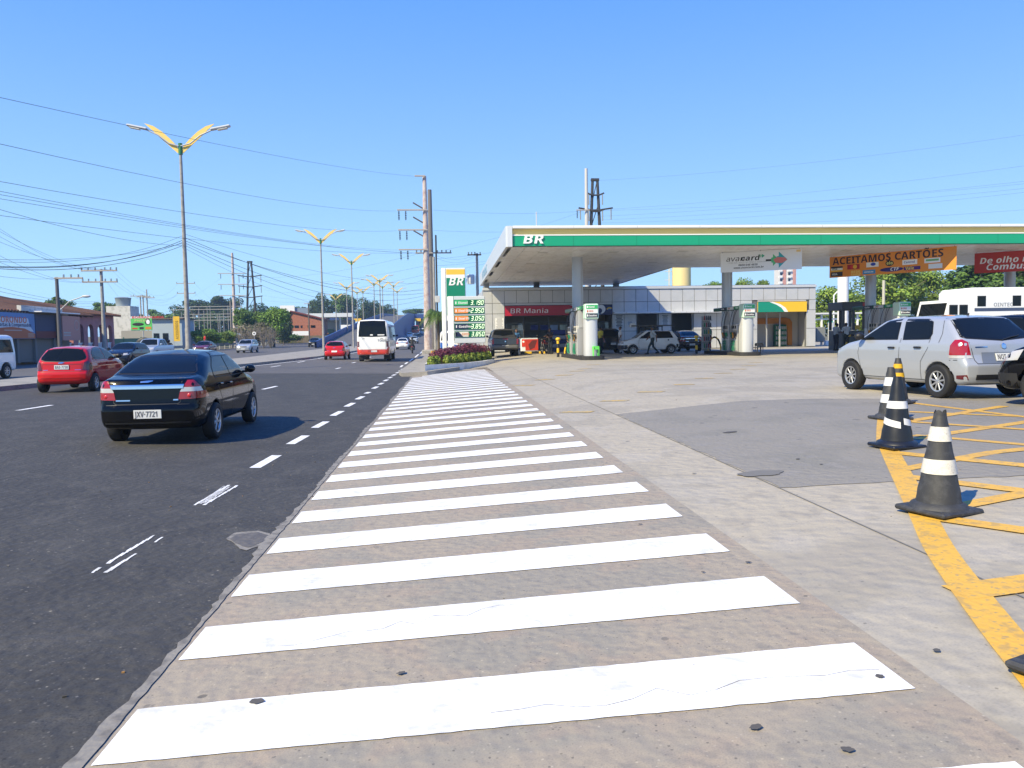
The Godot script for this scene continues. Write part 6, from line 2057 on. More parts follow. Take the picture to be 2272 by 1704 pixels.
	# small boxy white hatchback with ladder at the pumps
	var UNO := {
		"side": [-1.72, 0.32, -1.77, 0.40, -1.76, 0.60, -1.70, 0.66, -1.63, 0.95, -1.32, 1.38, -1.1, 1.43, 0.10, 1.44, 0.36, 1.38, 0.98, 0.97, 1.72, 0.78, 1.86, 0.62, 1.88, 0.48, 1.85, 0.30, 1.7, 0.22, -1.6, 0.24],
		"plan": [-1.79, 0, -1.79, 0.66, -1.68, 0.755, -1.4, 0.775, 1.4, 0.775, 1.75, 0.72, 1.88, 0.55, 1.9, 0],
		"sec": [0, 0.2, 0.66, 0.2, 0.74, 0.28, 0.77, 0.45, 0.775, 0.72, 0.75, 0.95, 0.60, 1.36, 0.52, 1.42, 0, 1.47],
		"wheels": [-1.18, 1.18, 0.275, 0.765, 0.17], "r1": 0.07, "r2": 0.07, "bow_r": 0.04, "bow_f": 0.06, "gap": 0.06,
		"sw": [[-0.24, 0.96, -0.20, 1.36, -1.12, 1.35, -1.30, 0.97], [-0.16, 0.96, -0.12, 1.36, 0.20, 1.33, 0.76, 0.96]],
		"glass_r": [0, 1.36, 0.54, 1.35, 0.62, 1.0, 0, 0.98], "glass_f": [0, 1.38, 0.50, 1.36, 0.62, 1.0, 0, 0.99],
		"rear": [["tail_light", dtail, [0.56, 0.66, 0.74, 0.66, 0.74, 0.92, 0.60, 0.92], true], ["bumper", M_RUBBER, [-0.74, 0.33, 0.74, 0.33, 0.74, 0.60, -0.74, 0.60], false, 0.012]],
		"front": [["headlight", M_CLEAR, [0.42, 0.62, 0.70, 0.62, 0.70, 0.72, 0.42, 0.72], true], ["bumper", M_RUBBER, [-0.72, 0.31, 0.72, 0.31, 0.72, 0.55, -0.72, 0.55], false, 0.012]],
		"side_trim": [["bumper", M_RUBBER, [1.50, 0.30, 1.86, 0.30, 1.86, 0.55, 1.52, 0.56]], ["bumper", M_RUBBER, [-1.75, 0.33, -1.50, 0.33, -1.50, 0.58, -1.75, 0.58]], ["tail_light", dtail, [-1.70, 0.66, -1.60, 0.66, -1.56, 0.92, -1.64, 0.92]], ["fuel_cap", M_DARK, [-1.05, 0.80, -0.97, 0.80, -0.97, 0.88, -1.05, 0.88]]],
		"side_seams": [[-0.20, 0.96, -0.20, 0.32, 0.80, 0.32, 0.84, 0.70, 0.78, 0.96]], "mirror": [0.62, 0.98], "spokes": 8, "plate_r": [0, 0.74, ""]}
	var uno := make_vehicle("hatchback_car", "small boxy white hatchback with a ladder rack standing between the pump islands", "car", UNO, white, 0.045)
	uno.position = Vector3(pz(1440, 790, 47.0).x, FL, -47.0)
	uno.rotation.y = deg_to_rad(180.0)
	# the ladder is a thing of its own, tied on the roof
	var lad := thing("ladder", "folded ladder tied on the roof of the small white hatchback", "ladder", uno.position + Vector3(0.15, 1.46, 0.1), 0.03)
	for z in [-0.22, 0.22]: bxp(lad, "rail", Vector3(0, 0.26, z), Vector3(2.7, 0.07, 0.03), mat(0.09, 0.08, 0.07, 0.6))
	for k in 8: cylp(lad, "rung", Vector3(-1.2 + k * 0.34, 0.26, -0.21), Vector3(-1.2 + k * 0.34, 0.26, 0.21), 0.014, 0.014, mat(0.12, 0.11, 0.10, 0.6), 6)
	for x in [-0.55, 0.5]: bxp(lad, "rack_bar", Vector3(x, 0.20, 0), Vector3(0.05, 0.04, 1.15), M_DARK)
	for x in [-0.55, 0.5]:
		for z in [-0.5, 0.5]: bxp(lad, "rack_foot", Vector3(x, 0.07, z), Vector3(0.05, 0.26, 0.05), M_DARK)
	bxp(lad, "bracket", Vector3(-1.2, 0.30, 0.0), Vector3(0.28, 0.24, 0.4), mat(0.6, 0.6, 0.58, 0.5), 0.02)
	# dark sedan behind it
	var ds: Node3D = copy(fs, "dark plum sedan parked behind the small white hatchback")
	recolor(ds, paint(0.012, 0.007, 0.012), ["body", "mirror"])
	ds.position = Vector3(pz(1532, 780, 51.0).x, FL, -52.6)
	ds.rotation.y = deg_to_rad(90.0)
	var SUV := {
		"side": [-1.95, 0.32, -2.0, 0.45, -1.99, 0.70, -1.93, 1.02, -1.72, 1.52, -1.5, 1.62, -0.3, 1.68, 0.3, 1.64, 0.62, 1.54, 1.18, 1.10, 1.55, 1.02, 1.95, 0.88, 2.1, 0.66, 2.08, 0.32, 1.9, 0.24, -1.8, 0.26],
		"plan": [-2.02, 0, -2.02, 0.56, -1.92, 0.76, -1.6, 0.86, 1.4, 0.86, 1.8, 0.80, 2.02, 0.62, 2.12, 0.3, 2.12, 0],
		"sec": [0, 0.22, 0.72, 0.22, 0.80, 0.32, 0.85, 0.6, 0.85, 0.85, 0.81, 1.05, 0.66, 1.55, 0.56, 1.64, 0, 1.72],
		"wheels": [-1.28, 1.28, 0.32, 0.84, 0.2],
		"sw": [[-0.24, 1.08, -0.18, 1.56, -0.9, 1.54, -0.98, 1.08], [-0.14, 1.08, -0.08, 1.56, 0.42, 1.50, 0.96, 1.10], [-1.08, 1.10, -1.02, 1.52, -1.45, 1.46, -1.62, 1.14]],
		"glass_r": [0, 1.54, 0.56, 1.52, 0.66, 1.10, 0, 1.07], "glass_f": [0, 1.57, 0.54, 1.54, 0.68, 1.14, 0, 1.13],
		"rear": [["tail_light", M_TAIL, [0.60, 0.72, 0.80, 0.72, 0.78, 1.05, 0.66, 1.03], true]],
		"front": [["headlight", M_CLEAR, [0.46, 0.72, 0.74, 0.75, 0.78, 0.90, 0.5, 0.86], true], ["grille", M_RUBBER, [-0.38, 0.68, 0.38, 0.68, 0.40, 0.80, -0.40, 0.80], false]],
		"mirror": [0.82, 1.12], "plate_r": [0, 0.62, ""], "plate_f": [0, 0.48, ""]}
	var suv := make_vehicle("minivan_car", "dark minivan standing behind the first pump island", "minivan", SUV, graph, 0.05)
	suv.position = Vector3(pz(1345, 780, 50.5).x - 0.5, FL, -51.2)
	suv.rotation.y = deg_to_rad(112.0)
	recolor(suv, paint(0.02, 0.02, 0.022, 0.2), ["body", "mirror"])

	# graphite pickup
	var PIC := {
		"side": [-2.52, 0.52, -2.58, 0.58, -2.58, 0.72, -2.52, 0.76, -2.50, 1.16, -2.44, 1.20, -1.05, 1.20, -0.98, 1.24, -0.80, 1.72, -0.55, 1.78, 0.35, 1.78, 0.62, 1.70, 1.22, 1.22, 2.05, 1.08, 2.3, 0.9, 2.36, 0.6, 2.32, 0.42, 2.1, 0.36, -2.3, 0.42],
		"plan": [-2.6, 0, -2.6, 0.72, -2.5, 0.84, -2.2, 0.88, 1.8, 0.88, 2.15, 0.82, 2.34, 0.6, 2.38, 0],
		"sec": [0, 0.36, 0.76, 0.36, 0.84, 0.46, 0.88, 0.8, 0.875, 1.05, 0.84, 1.18, 0.68, 1.66, 0.58, 1.74, 0, 1.82],
		"wheels": [-1.50, 1.50, 0.36, 0.87, 0.24], "bow_r": 0.03, "r1": 0.07, "r2": 0.08,
		"sw": [[-0.26, 1.22, -0.2, 1.66, -0.62, 1.65, -0.82, 1.24], [-0.16, 1.22, -0.1, 1.66, 0.42, 1.62, 0.98, 1.22]],
		"glass_r": [0, 1.68, 0.56, 1.66, 0.66, 1.32, 0, 1.30], "glass_f": [0, 1.70, 0.54, 1.66, 0.70, 1.26, 0, 1.25],
		"rear": [["tail_light", M_TAIL, [0.70, 0.80, 0.86, 0.80, 0.86, 1.12, 0.72, 1.12], true], ["brake_light", M_TAIL, [-0.16, 1.08, 0.16, 1.08, 0.14, 1.14, -0.14, 1.14], false, 0.012], ["bumper", mat(0.12, 0.12, 0.12, 0.4), [-0.82, 0.54, 0.82, 0.54, 0.82, 0.72, -0.82, 0.72], false, 0.02], ["badge", M_CHROME, [-0.05, 0.93, 0.05, 0.93, 0.0, 1.02], false, 0.012]],
		"front": [["headlight", M_CLEAR, [0.5, 0.86, 0.8, 0.88, 0.8, 1.02, 0.54, 1.0], true], ["grille", M_RUBBER, [-0.42, 0.74, 0.42, 0.74, 0.46, 1.0, -0.46, 1.0], false]],
		"rear_seams": [[-0.70, 1.16, -0.70, 0.76, 0.70, 0.76, 0.70, 1.16]], "mirror": [0.86, 1.24], "plate_r": [0, 0.66, ""], "gap": 0.08}
	var pic := make_vehicle("pickup_truck", "graphite double cab pickup standing by the shop entrance", "pickup", PIC, graph, 0.05)
	pic.position = Vector3(pz(1122, 790, 48.0).x, gy(4.0, -48.0), -50.6)
	pic.rotation.y = deg_to_rad(90.0)
	var spb: Node3D = copy(pic, "silver blue pickup oncoming behind the dark blue car")
	recolor(spb, paint(0.38, 0.45, 0.55, 0.3), ["body", "mirror"])
	put(spb, -23.9, -66.0, 180.0)

	# minibus
	var BUS := {
		"side": [-3.78, 0.45, -3.84, 0.58, -3.83, 1.0, -3.72, 2.45, -3.58, 2.82, -3.35, 2.93, 3.2, 2.93, 3.55, 2.75, 3.75, 1.2, 3.8, 0.8, 3.75, 0.42, 3.2, 0.40, -3.2, 0.42],
		"plan": [-3.87, 0, -3.87, 0.86, -3.70, 1.08, -3.3, 1.16, 3.2, 1.16, 3.6, 1.05, 3.8, 0.7, 3.82, 0],
		"sec": [0, 0.4, 1.02, 0.4, 1.12, 0.55, 1.15, 0.9, 1.14, 1.5, 1.03, 2.6, 0.90, 2.84, 0.7, 2.91, 0, 2.98],
		"wheels": [-2.1, 1.9, 0.40, 1.10, 0.30], "r1": 0.14, "r2": 0.16, "bow_r": 0.03, "well": 0.7, "gap": 0.07,
		"sw": [[-3.3, 1.62, -3.3, 2.42, -2.2, 2.42, -2.2, 1.62], [-2.1, 1.62, -2.1, 2.42, -1.0, 2.42, -1.0, 1.62], [-0.9, 1.62, -0.9, 2.42, 0.2, 2.42, 0.2, 1.62], [0.3, 1.62, 0.3, 2.42, 1.4, 2.42, 1.4, 1.62], [1.5, 1.62, 1.5, 2.42, 2.5, 2.42, 2.5, 1.62], [2.65, 1.5, 2.65, 2.42, 3.3, 2.42, 3.4, 1.5]],
		"glass_r": [0, 2.80, 0.84, 2.77, 0.94, 1.74, 0, 1.72], "glass_f": [0, 2.6, 0.86, 2.58, 0.98, 1.42, 0, 1.40],
		"rear": [["red_band", mat(0.60, 0.045, 0.02, 0.3, 0.0, 1.0), [-1.06, 0.44, 1.06, 0.44, 1.09, 0.8, 1.09, 1.08, 1.0, 1.0, 0.93, 0.84, -0.93, 0.84, -1.0, 1.0, -1.09, 1.08, -1.09, 0.8], false, 0.005], ["tail_light", dtail, [0.92, 1.02, 1.07, 1.02, 1.07, 1.40, 0.92, 1.40], true], ["plate_recess", paint(0.4, 0.03, 0.015), [-0.34, 0.66, 0.40, 0.66, 0.40, 0.80, -0.34, 0.80], false, 0.009], ["sticker", M_WHITE, [-0.16, 1.80, 0.02, 1.80, 0.02, 1.88, -0.16, 1.88], false, 0.009], ["sticker", M_WHITE, [0.34, 1.80, 0.80, 1.80, 0.80, 1.87, 0.34, 1.87], false, 0.009], ["vent", M_RUBBER, [0.52, 1.57, 0.70, 1.57, 0.70, 1.60, 0.52, 1.60], true, 0.007]],
		"rear_seams": [[-0.90, 1.66, -0.88, 0.86, 0.88, 0.86, 0.90, 1.66]],
		"front": [["headlight", M_CLEAR, [0.62, 0.78, 0.96, 0.78, 0.96, 0.98, 0.66, 0.98], true]],
		"side_trim": [["red_band", mat(0.60, 0.045, 0.02, 0.3, 0.0, 1.0), [-3.76, 0.44, -2.6, 0.44, -2.6, 0.82, -3.70, 1.06]]],
		"plate_r": [0.08, 0.73, ""], "mirror": [3.3, 1.75]}
	var bus := make_vehicle("minibus", "white minibus with a red lower band driving away on the avenue", "bus", BUS, white, 0.07)
	put(bus, -4.95, -57.4, 0.0)
	var bh: Hull = hulls[bus.name]
	text(bus, "fleet_number", "100802", 0.16, bh.hit(0, -1.0, 0.30, 1.46) + Vector3(-0.012, 0, 0), Basis(Vector3(0, 0, 1), Vector3(0.03, 1, 0), Vector3(-1, 0, 0)), mat(0.18, 0.18, 0.19, 0.5), 400, 0.0, 1.3, 0.006)
	for z in [-1.0, 1.0]: bxp(bus, "mud_flap", Vector3(-2.62, 0.32, z * 0.85), Vector3(0.02, 0.36, 0.42), M_RUBBER)
	var rbus: Node3D = copy(bus, "red city bus far ahead on the avenue")
	recolor(rbus, paint(0.50, 0.03, 0.015), ["body"])
	recolor(rbus, white, ["red_band"])
	for c in rbus.get_children():
		if String(c.name).begins_with("fleet"): c.free()
	put(rbus, -8.4, -224.0, 0.0)

	# vans
	var VAN := {
		"side": [-2.12, 0.34, -2.16, 0.48, -2.15, 1.0, -2.04, 1.82, -1.88, 1.94, 1.0, 1.96, 1.35, 1.86, 1.85, 1.18, 2.2, 0.98, 2.28, 0.6, 2.25, 0.32, -2.0, 0.30],
		"plan": [-2.18, 0, -2.18, 0.62, -2.08, 0.80, -1.8, 0.86, 1.5, 0.86, 1.95, 0.8, 2.2, 0.62, 2.3, 0],
		"sec": [0, 0.3, 0.74, 0.3, 0.82, 0.4, 0.86, 0.7, 0.85, 1.05, 0.74, 1.78, 0.62, 1.90, 0, 1.98],
		"wheels": [-1.3, 1.35, 0.32, 0.84, 0.2], "bow_r": 0.04,
		"sw": [[-1.85, 1.14, -1.75, 1.68, -0.75, 1.68, -0.75, 1.14], [-0.62, 1.14, -0.62, 1.68, 0.35, 1.68, 0.35, 1.14], [0.48, 1.14, 0.48, 1.68, 0.95, 1.66, 1.35, 1.16]],
		"glass_r": [0, 1.72, 0.60, 1.70, 0.70, 1.14, 0, 1.12], "glass_f": [0, 1.78, 0.62, 1.74, 0.76, 1.22, 0, 1.20],
		"rear": [["tail_light", M_TAIL, [0.66, 0.72, 0.80, 0.72, 0.80, 1.02, 0.68, 1.02], true]],
		"front": [["headlight", M_CLEAR, [0.5, 0.72, 0.78, 0.74, 0.78, 0.9, 0.54, 0.88], true], ["grille", M_RUBBER, [-0.4, 0.7, 0.4, 0.7, 0.42, 0.82, -0.42, 0.82], false]],
		"side_seams": [[-0.68, 1.72, -0.68, 0.42], [0.42, 1.72, 0.42, 0.42]], "plate_r": [0, 0.62, ""], "mirror": [1.15, 1.2]}
	var van := make_vehicle("van", "white passenger van driving past the old shops towards the street lamp", "van", VAN, white, 0.05)
	put(van, -20.0, -34.4, 178.0)
	var van2: Node3D = copy(van, "white van seen from behind on the far carriageway")
	put(van2, -21.8, -163.0, 0.0)
	var van3: Node3D = copy(van, "white and blue van parked behind the price sign")
	put(van3, 0.35, -66.0, 0.0, 0.14)
	var vh: Hull = hulls[van.name]
	part(van3, "blue_band", vh.patch(0, -1.0, pl([-0.8, 0.4, 0.8, 0.4, 0.8, 0.72, -0.8, 0.98]), 0.012, 0.15), mat(0.03, 0.12, 0.45, 0.3))
	var van4: Node3D = copy(suv, "white minivan parked behind the silver hatchback near the third pump island")
	recolor(van4, white, ["body", "mirror"])
	van4.position = Vector3(16.75, FL, -26.5)
	van4.rotation.y = deg_to_rad(92.0)
	var van5: Node3D = copy(van, "white van far ahead beside the red city bus")
	put(van5, -6.9, -247.0, 0.0)

	# traffic made of the same kinds
	var c: Node3D
	c = copy(far_node(gol), "dark blue hatchback oncoming behind the red three door hatchback")
	recolor(c, dblue, ["body", "mirror"])
	put(c, -20.6, -52.5, 180.0)
	c.scale = Vector3(1.05, 1.08, 1.05)
	c = copy(far_node(fs), "dark red sedan oncoming beyond the black sedan")
	recolor(c, dred, ["body", "mirror"])
	put(c, -24.6, -82.0, 182.0)
	c = copy(far_node(suv), "silver station wagon oncoming beside the guard rail")
	recolor(c, silver, ["body", "mirror"])
	put(c, -22.3, -90.0, 180.0)
	c.scale = Vector3(1.0, 0.91, 1.0)
	c = copy(far_node(fs), "pale grey sedan oncoming far along the green fence")
	recolor(c, paint(0.42, 0.46, 0.5, 0.3), ["body", "mirror"])
	put(c, -31.5, -180.0, 178.0)
	c = copy(far_node(fs), "black sedan oncoming beside a lamp post of the median")
	recolor(c, black, ["body", "mirror"])
	put(c, -20.2, -123.0, 180.0)
	c = copy(far_node(gol), "silver hatchback driving ahead of the white sedan")
	recolor(c, paint(0.5, 0.54, 0.56, 0.3), ["body", "mirror"])
	put(c, -5.9, -147.0, 0.0)
	c = copy(far_node(gol), "white hatchback driving ahead of the silver hatchback")
	recolor(c, white, ["body", "mirror"])
	put(c, -8.5, -188.0, 0.0)
	c = copy(far_node(suv), "dark minivan driving far ahead beside the viaduct wall")
	put(c, -12.0, -208.0, 0.0)
	c = copy(far_node(gol), "small dark red car far ahead near the red city bus")
	recolor(c, dred, ["body", "mirror"])
	put(c, -12.6, -236.0, 0.0)
	c = copy(far_node(fs), "white sedan far ahead of the dark minivan")
	put(c, -10.6, -262.0, 0.0)

	# white armoured truck
	var tx := 20.9
	var at := thing("armoured_truck", "white armoured truck with small square windows beyond the silver hatchback", "truck", Vector3(tx, FL, -30.6))
	var wm := mat(0.74, 0.75, 0.75, 0.35)
	bxp(at, "body", Vector3(2.9, 1.62, 0), Vector3(5.6, 2.46, 2.2), wm, 0.16)
	bxp(at, "chassis", Vector3(2.3, 0.48, 0), Vector3(6.4, 0.2, 1.6), M_DARK)
	var cab := MB.new()
	cab.prism(PackedVector2Array([Vector2(-1.0, 0.5), Vector2(0.11, 0.5), Vector2(0.11, 2.42), Vector2(-0.70, 2.38), Vector2(-0.92, 1.5), Vector2(-1.0, 1.35)]), -1.0, 1.0)
	part(at, "cab", cab, wm)
	for k in 2:
		bxp(at, "cab_window", Vector3(-0.14 - k * 0.43, 1.86, 1.006), Vector3(0.36, 0.62, 0.02), M_RUBBER, 0.03)
		bxp(at, "cab_window", Vector3(-0.14 - k * 0.43, 1.86, 1.012), Vector3(0.30, 0.55, 0.02), M_GLASS, 0.03)
	var ws := MB.new()
	ws.quad(Vector3(-0.745, 2.26, 0.85), Vector3(-0.745, 2.26, -0.85), Vector3(-0.925, 1.54, -0.85), Vector3(-0.925, 1.54, 0.85), Vector3(-1, 0.5, 0))
	part(at, "windshield", ws, M_GLASS)
	for x in [0.55, 2.05, 3.6]: bxp(at, "port_window", Vector3(x, 2.30, 1.102), Vector3(0.36, 0.42, 0.02), M_GLASS, 0.005)
	bxp(at, "stripe", Vector3(2.9, 1.96, 1.102), Vector3(5.3, 0.13, 0.012), mat(0.05, 0.07, 0.13, 0.4))
	text(at, "lettering", "OINTEC", 0.15, Vector3(1.05, 2.15, 1.106), ID, mat(0.3, 0.32, 0.36, 0.5), 700, 0, 1.1, 0.006)
	for x in [-0.35, 3.9]:
		for sg in [-1.0, 1.0]: make_wheel(at, Vector3(x, 0.45, sg * 0.9), 0.45, 0.28, sg, 6, M_RIM)
	# second truck cab, grey, behind it
	var gt := thing("truck_cab", "grey truck cab showing behind the white armoured truck", "truck", Vector3(pz(2120, 700, 38.0).x, FL, -38.6))
	var gm := MB.new()
	gm.prism(PackedVector2Array([Vector2(-1.5, 0.5), Vector2(2.4, 0.5), Vector2(2.4, 2.75), Vector2(0.3, 2.75), Vector2(-0.6, 1.75), Vector2(-1.5, 1.5)]), -1.0, 1.0)
	part(gt, "cab", gm, mat(0.24, 0.25, 0.26, 0.4))
	gm = MB.new()
	gm.quad(Vector3(0.2, 2.66, 0.88), Vector3(0.2, 2.66, -0.88), Vector3(-0.55, 1.82, -0.88), Vector3(-0.55, 1.82, 0.88), Vector3(-1, 0.6, 0))
	part(gt, "windshield", gm, M_GLASS)
	bxp(gt, "cab_window", Vector3(0.6, 2.2, 1.006), Vector3(0.8, 0.6, 0.02), M_GLASS, 0.02)
	for x in [-0.7, 1.7]:
		for sg in [-1.0, 1.0]: make_wheel(gt, Vector3(x, 0.45, sg * 0.9), 0.45, 0.28, sg, 6, M_RIM)
	# motorcycles with riders
	motorcycle(Vector3(-24.0, 0, -70.0), 180.0, mat(0.02, 0.02, 0.022, 0.35), "black motorcycle oncoming beyond the street lamp on the median", "rider in dark clothes and helmet on an oncoming motorcycle", Color(0.02, 0.02, 0.025), Color(0.05, 0.02, 0.02))
	motorcycle(Vector3(-30.5, 0, -205.0), 180.0, mat(0.3, 0.05, 0.02, 0.35), "motorcycle far along the other carriageway", "rider in an orange top far along the other carriageway", Color(0.55, 0.16, 0.04), Color(0.5, 0.12, 0.03))
	motorcycle(Vector3(-3.35, 0, -79.0), 0.0, mat(0.02, 0.02, 0.022, 0.35), "dark motorcycle passing on the right of the minibus", "rider in black riding past the minibus", Color(0.012, 0.012, 0.014), Color(0.01, 0.01, 0.012))
	motorcycle(Vector3(-20.0, 0, -160.0), 0.0, mat(0.02, 0.02, 0.022, 0.35), "dark motorcycle beside the white van on the far carriageway", "rider in black beside the white van on the far carriageway", Color(0.015, 0.015, 0.02), Color(0.02, 0.02, 0.02))
	var mp := pz(1212, 785, 50.0)
	motorcycle(Vector3(mp.x, 0, -51.0), 160.0, mat(0.35, 0.03, 0.02, 0.3), "red motorcycle parked in front of the shop", "", Color.BLACK, Color.BLACK)

func far_node(o: Node3D) -> Node3D: return o

func motorcycle(at: Vector3, head: float, m: Material, label: String, rider: String, shirt: Color, helm: Color):
	var t := thing("motorcycle", label, "motorcycle")
	put(t, at.x, at.z, head)
	var bs := Basis(Vector3(1, 0, 0), Vector3(0, 0, 1), Vector3(0, -1, 0))
	for x in [-0.62, 0.64]:
		var w := MB.new()
		w.lathe([Vector2(0.24, -0.04), Vector2(0.29, -0.045), Vector2(0.305, 0), Vector2(0.29, 0.045), Vector2(0.24, 0.04), Vector2(0.24, -0.04)], Vector3(x, 0.305, 0), bs, 20)
		var wn := part(t, "wheel", w, M_RUBBER)
		var s := MB.new()
		for k in 6: s.cyl(Vector3(x, 0.305, 0), Vector3(x + cos(k * TAU / 6) * 0.25, 0.305 + sin(k * TAU / 6) * 0.25, 0), 0.02, 0.014, 5)
		part(wn, "rim", s, M_RIM)
	var b := MB.new()
	b.ball(Vector3(0.14, 0.78, 0), Vector3(0.30, 0.15, 0.14), ID, 12, 8)
	b.ball(Vector3(-0.62, 0.72, 0), Vector3(0.28, 0.09, 0.10), ID, 10, 6)
	part(t, "tank", b, m)
	b = MB.new()
	b.box(Vector3(-0.35, 0.80, 0), Vector3(0.72, 0.09, 0.24), ID, 0.04)
	part(t, "seat", b, M_RUBBER)
	b = MB.new()
	b.box(Vector3(0.02, 0.45, 0), Vector3(0.45, 0.35, 0.26), ID, 0.06)
	b.tube([Vector3(0.64, 0.305, 0.07), Vector3(0.45, 0.88, 0.07)], 0.022, 6)
	b.tube([Vector3(0.64, 0.305, -0.07), Vector3(0.45, 0.88, -0.07)], 0.022, 6)
	b.tube([Vector3(-0.62, 0.305, 0.09), Vector3(0.0, 0.40, 0.09)], 0.025, 6)
	b.tube([Vector3(-0.7, 0.36, 0.14), Vector3(0.1, 0.30, 0.14)], 0.04, 8)
	part(t, "engine", b, mat(0.10, 0.10, 0.10, 0.4, 0.5))
	b = MB.new()
	b.tube([Vector3(0.36, 1.04, -0.36), Vector3(0.45, 1.02, -0.15), Vector3(0.45, 1.0, 0.15), Vector3(0.36, 1.04, 0.36)], 0.014, 6)
	b.ball(Vector3(0.56, 0.92, 0), Vector3(0.09, 0.10, 0.10), ID, 10, 6)
	for z in [-0.3, 0.3]:
		b.tube([Vector3(0.42, 1.03, z), Vector3(0.40, 1.20, z * 1.25)], 0.007, 4)
		b.ball(Vector3(0.40, 1.21, z * 1.25), Vector3(0.02, 0.05, 0.07), ID, 8, 5)
	part(t, "handlebar", b, M_RUBBER)
	b = MB.new()
	b.box(Vector3(-0.88, 0.68, 0), Vector3(0.03, 0.09, 0.16), ID, 0.01)
	part(t, "tail_light", b, M_TAIL)
	if rider != "":
		var p := person(rider, t.position, t.rotation.y, "ride", shirt, Color(0.02, 0.02, 0.03), Color(0.14, 0.07, 0.045), Color.BLACK, Color(0.02, 0.02, 0.02), "", helm)
		p.rotation = t.rotation

# ---------------------------------------------------------------- street furniture
func cone(at: Vector2, h: float, bands: Array, label: String, rubber: Material, turn: float, cut := false):
	var t := thing("traffic_cone", label, "traffic cone", Vector3(at.x, gy(at.x, at.y) + 0.009, at.y), turn)
	var rb := 0.150 * h / 0.7
	var rt := 0.040
	var base := MB.new()
	base.box(Vector3(0, 0.018, 0), Vector3(0.40, 0.036, 0.40), ID, 0.012)
	base.lathe([Vector2(rb + 0.045, 0.034), Vector2(rb + 0.03, 0.06), Vector2(rb, 0.075)], Vector3.ZERO, ID, 28)
	part(t, "base", base, rubber)
	var rad := func(y: float) -> float: return lerpf(rb, rt, (y - 0.07) / (h - 0.07))
	var body := MB.new()
	var prof := []
	for k in 15:
		var y := lerpf(0.07, h, k / 14.0)
		prof.append(Vector2(rad.call(y) + (0.0035 if k % 5 == 2 else 0.0), y))
	prof.append(Vector2(rt - 0.008, h))
	prof.append(Vector2(rt - 0.01, h - 0.1))
	body.lathe(prof, Vector3.ZERO, ID, 32)
	part(t, "body", body, rubber)
	if cut:   # the torn collar at the tip
		var c := MB.new()
		var pts := []
		for k in 26:
			var a := TAU * k / 30.0 - 0.3
			pts.append([Vector3(cos(a) * (rt + 0.001), h - 0.002, sin(a) * (rt + 0.001)), Vector3(cos(a) * rt * 0.98, h + 0.022 + 0.014 * sin(k * 0.55), sin(a) * rt * 0.98)])
		for k in 25: c.quad(pts[k][0], pts[k + 1][0], pts[k + 1][1], pts[k][1], pts[k][0] * Vector3(1, 0, 1))
		part(t, "torn_collar", c, rubber)
	for b in bands:
		var m := MB.new()
		var lo := []
		var n := 32
		for k in n + 1:
			var a := lerpf(b[3], b[4], float(k) / n) if b.size() > 3 else TAU * k / n
			var sk: float = (b[5] * (k / float(n) - 0.5)) if b.size() > 5 else 0.0
			var y0: float = b[0] + sk
			var y1: float = b[1] + sk
			var e := Vector3(cos(a), 0, sin(a))
			lo.append([e * (rad.call(y0) + 0.006) + Vector3.UP * y0, e * (rad.call(y1) + 0.006) + Vector3.UP * y1, e])
		for k in n: m.squad(lo[k][0], lo[k + 1][0], lo[k + 1][1], lo[k][1], lo[k][2], lo[k + 1][2], lo[k + 1][2], lo[k][2])
		part(t, "band", m, b[2])

func lamp(px: float, py: float, d: float, label: String, k := 1.0):
	var p := pz(px, py, d)
	var base := gy(p.x, -d) + (0.15 if p.x < -9.4 and p.x > -16.5 else 0.0)
	var t := thing("street_lamp", label, "street lamp", Vector3(p.x, base, -d), 0.0, "double winged street lamps")
	var H := p.y - base
	var gm := tex_pole()
	cylp(t, "pole", Vector3(0, -0.05, 0), Vector3(0, H + 0.3, 0), 0.13 * k, 0.065 * k, gm, 14)
	cylp(t, "sleeve", Vector3(0, H - 0.1, 0), Vector3(0, H + 0.45, 0), 0.10, 0.10, mat(0.02, 0.16, 0.07, 0.5), 10)
	for s in [-1.0, 1.0]:
		var fin := PackedVector2Array()
		for q in [[0.05, -0.05], [0.12, 0.26], [0.42, 0.62], [0.85, 1.02], [1.25, 1.28], [1.67, 1.41], [1.35, 1.12], [0.95, 0.72], [0.55, 0.36], [0.14, -0.02]]: fin.append(Vector2(q[0] * s, q[1]))
		var m := MB.new()
		m.prism(fin, -0.02, 0.02, Transform3D(ID, Vector3(0, H, 0)))
		part(t, "wing", m, mat(0.80, 0.57, 0.15, 0.45))
		m = MB.new()
		m.tube([Vector3(0.05 * s, H + 0.3, 0.09), Vector3(0.5 * s, H + 0.42, 0.09), Vector3(1.0 * s, H + 0.82, 0.09), Vector3(1.6 * s, H + 1.1, 0.09)], 0.035, 6)
		part(t, "arm", m, mat(0.40, 0.42, 0.43, 0.5))
		m = MB.new()
		var bs := Basis(Vector3.BACK, 0.2 * s)
		m.box(Vector3(1.98 * s, H + 1.20, 0.09), Vector3(0.98, 0.11, 0.26), bs, 0.04)
		var hd := part(t, "lamp_head", m, mat(0.52, 0.54, 0.56, 0.4))
		m = MB.new()
		m.box(Vector3(2.08 * s, H + 1.125, 0.09) + bs * Vector3(0, 0.0, 0), Vector3(0.5, 0.05, 0.22), bs, 0.02)
		part(hd, "lens", m, mat(0.6, 0.6, 0.56, 0.15))

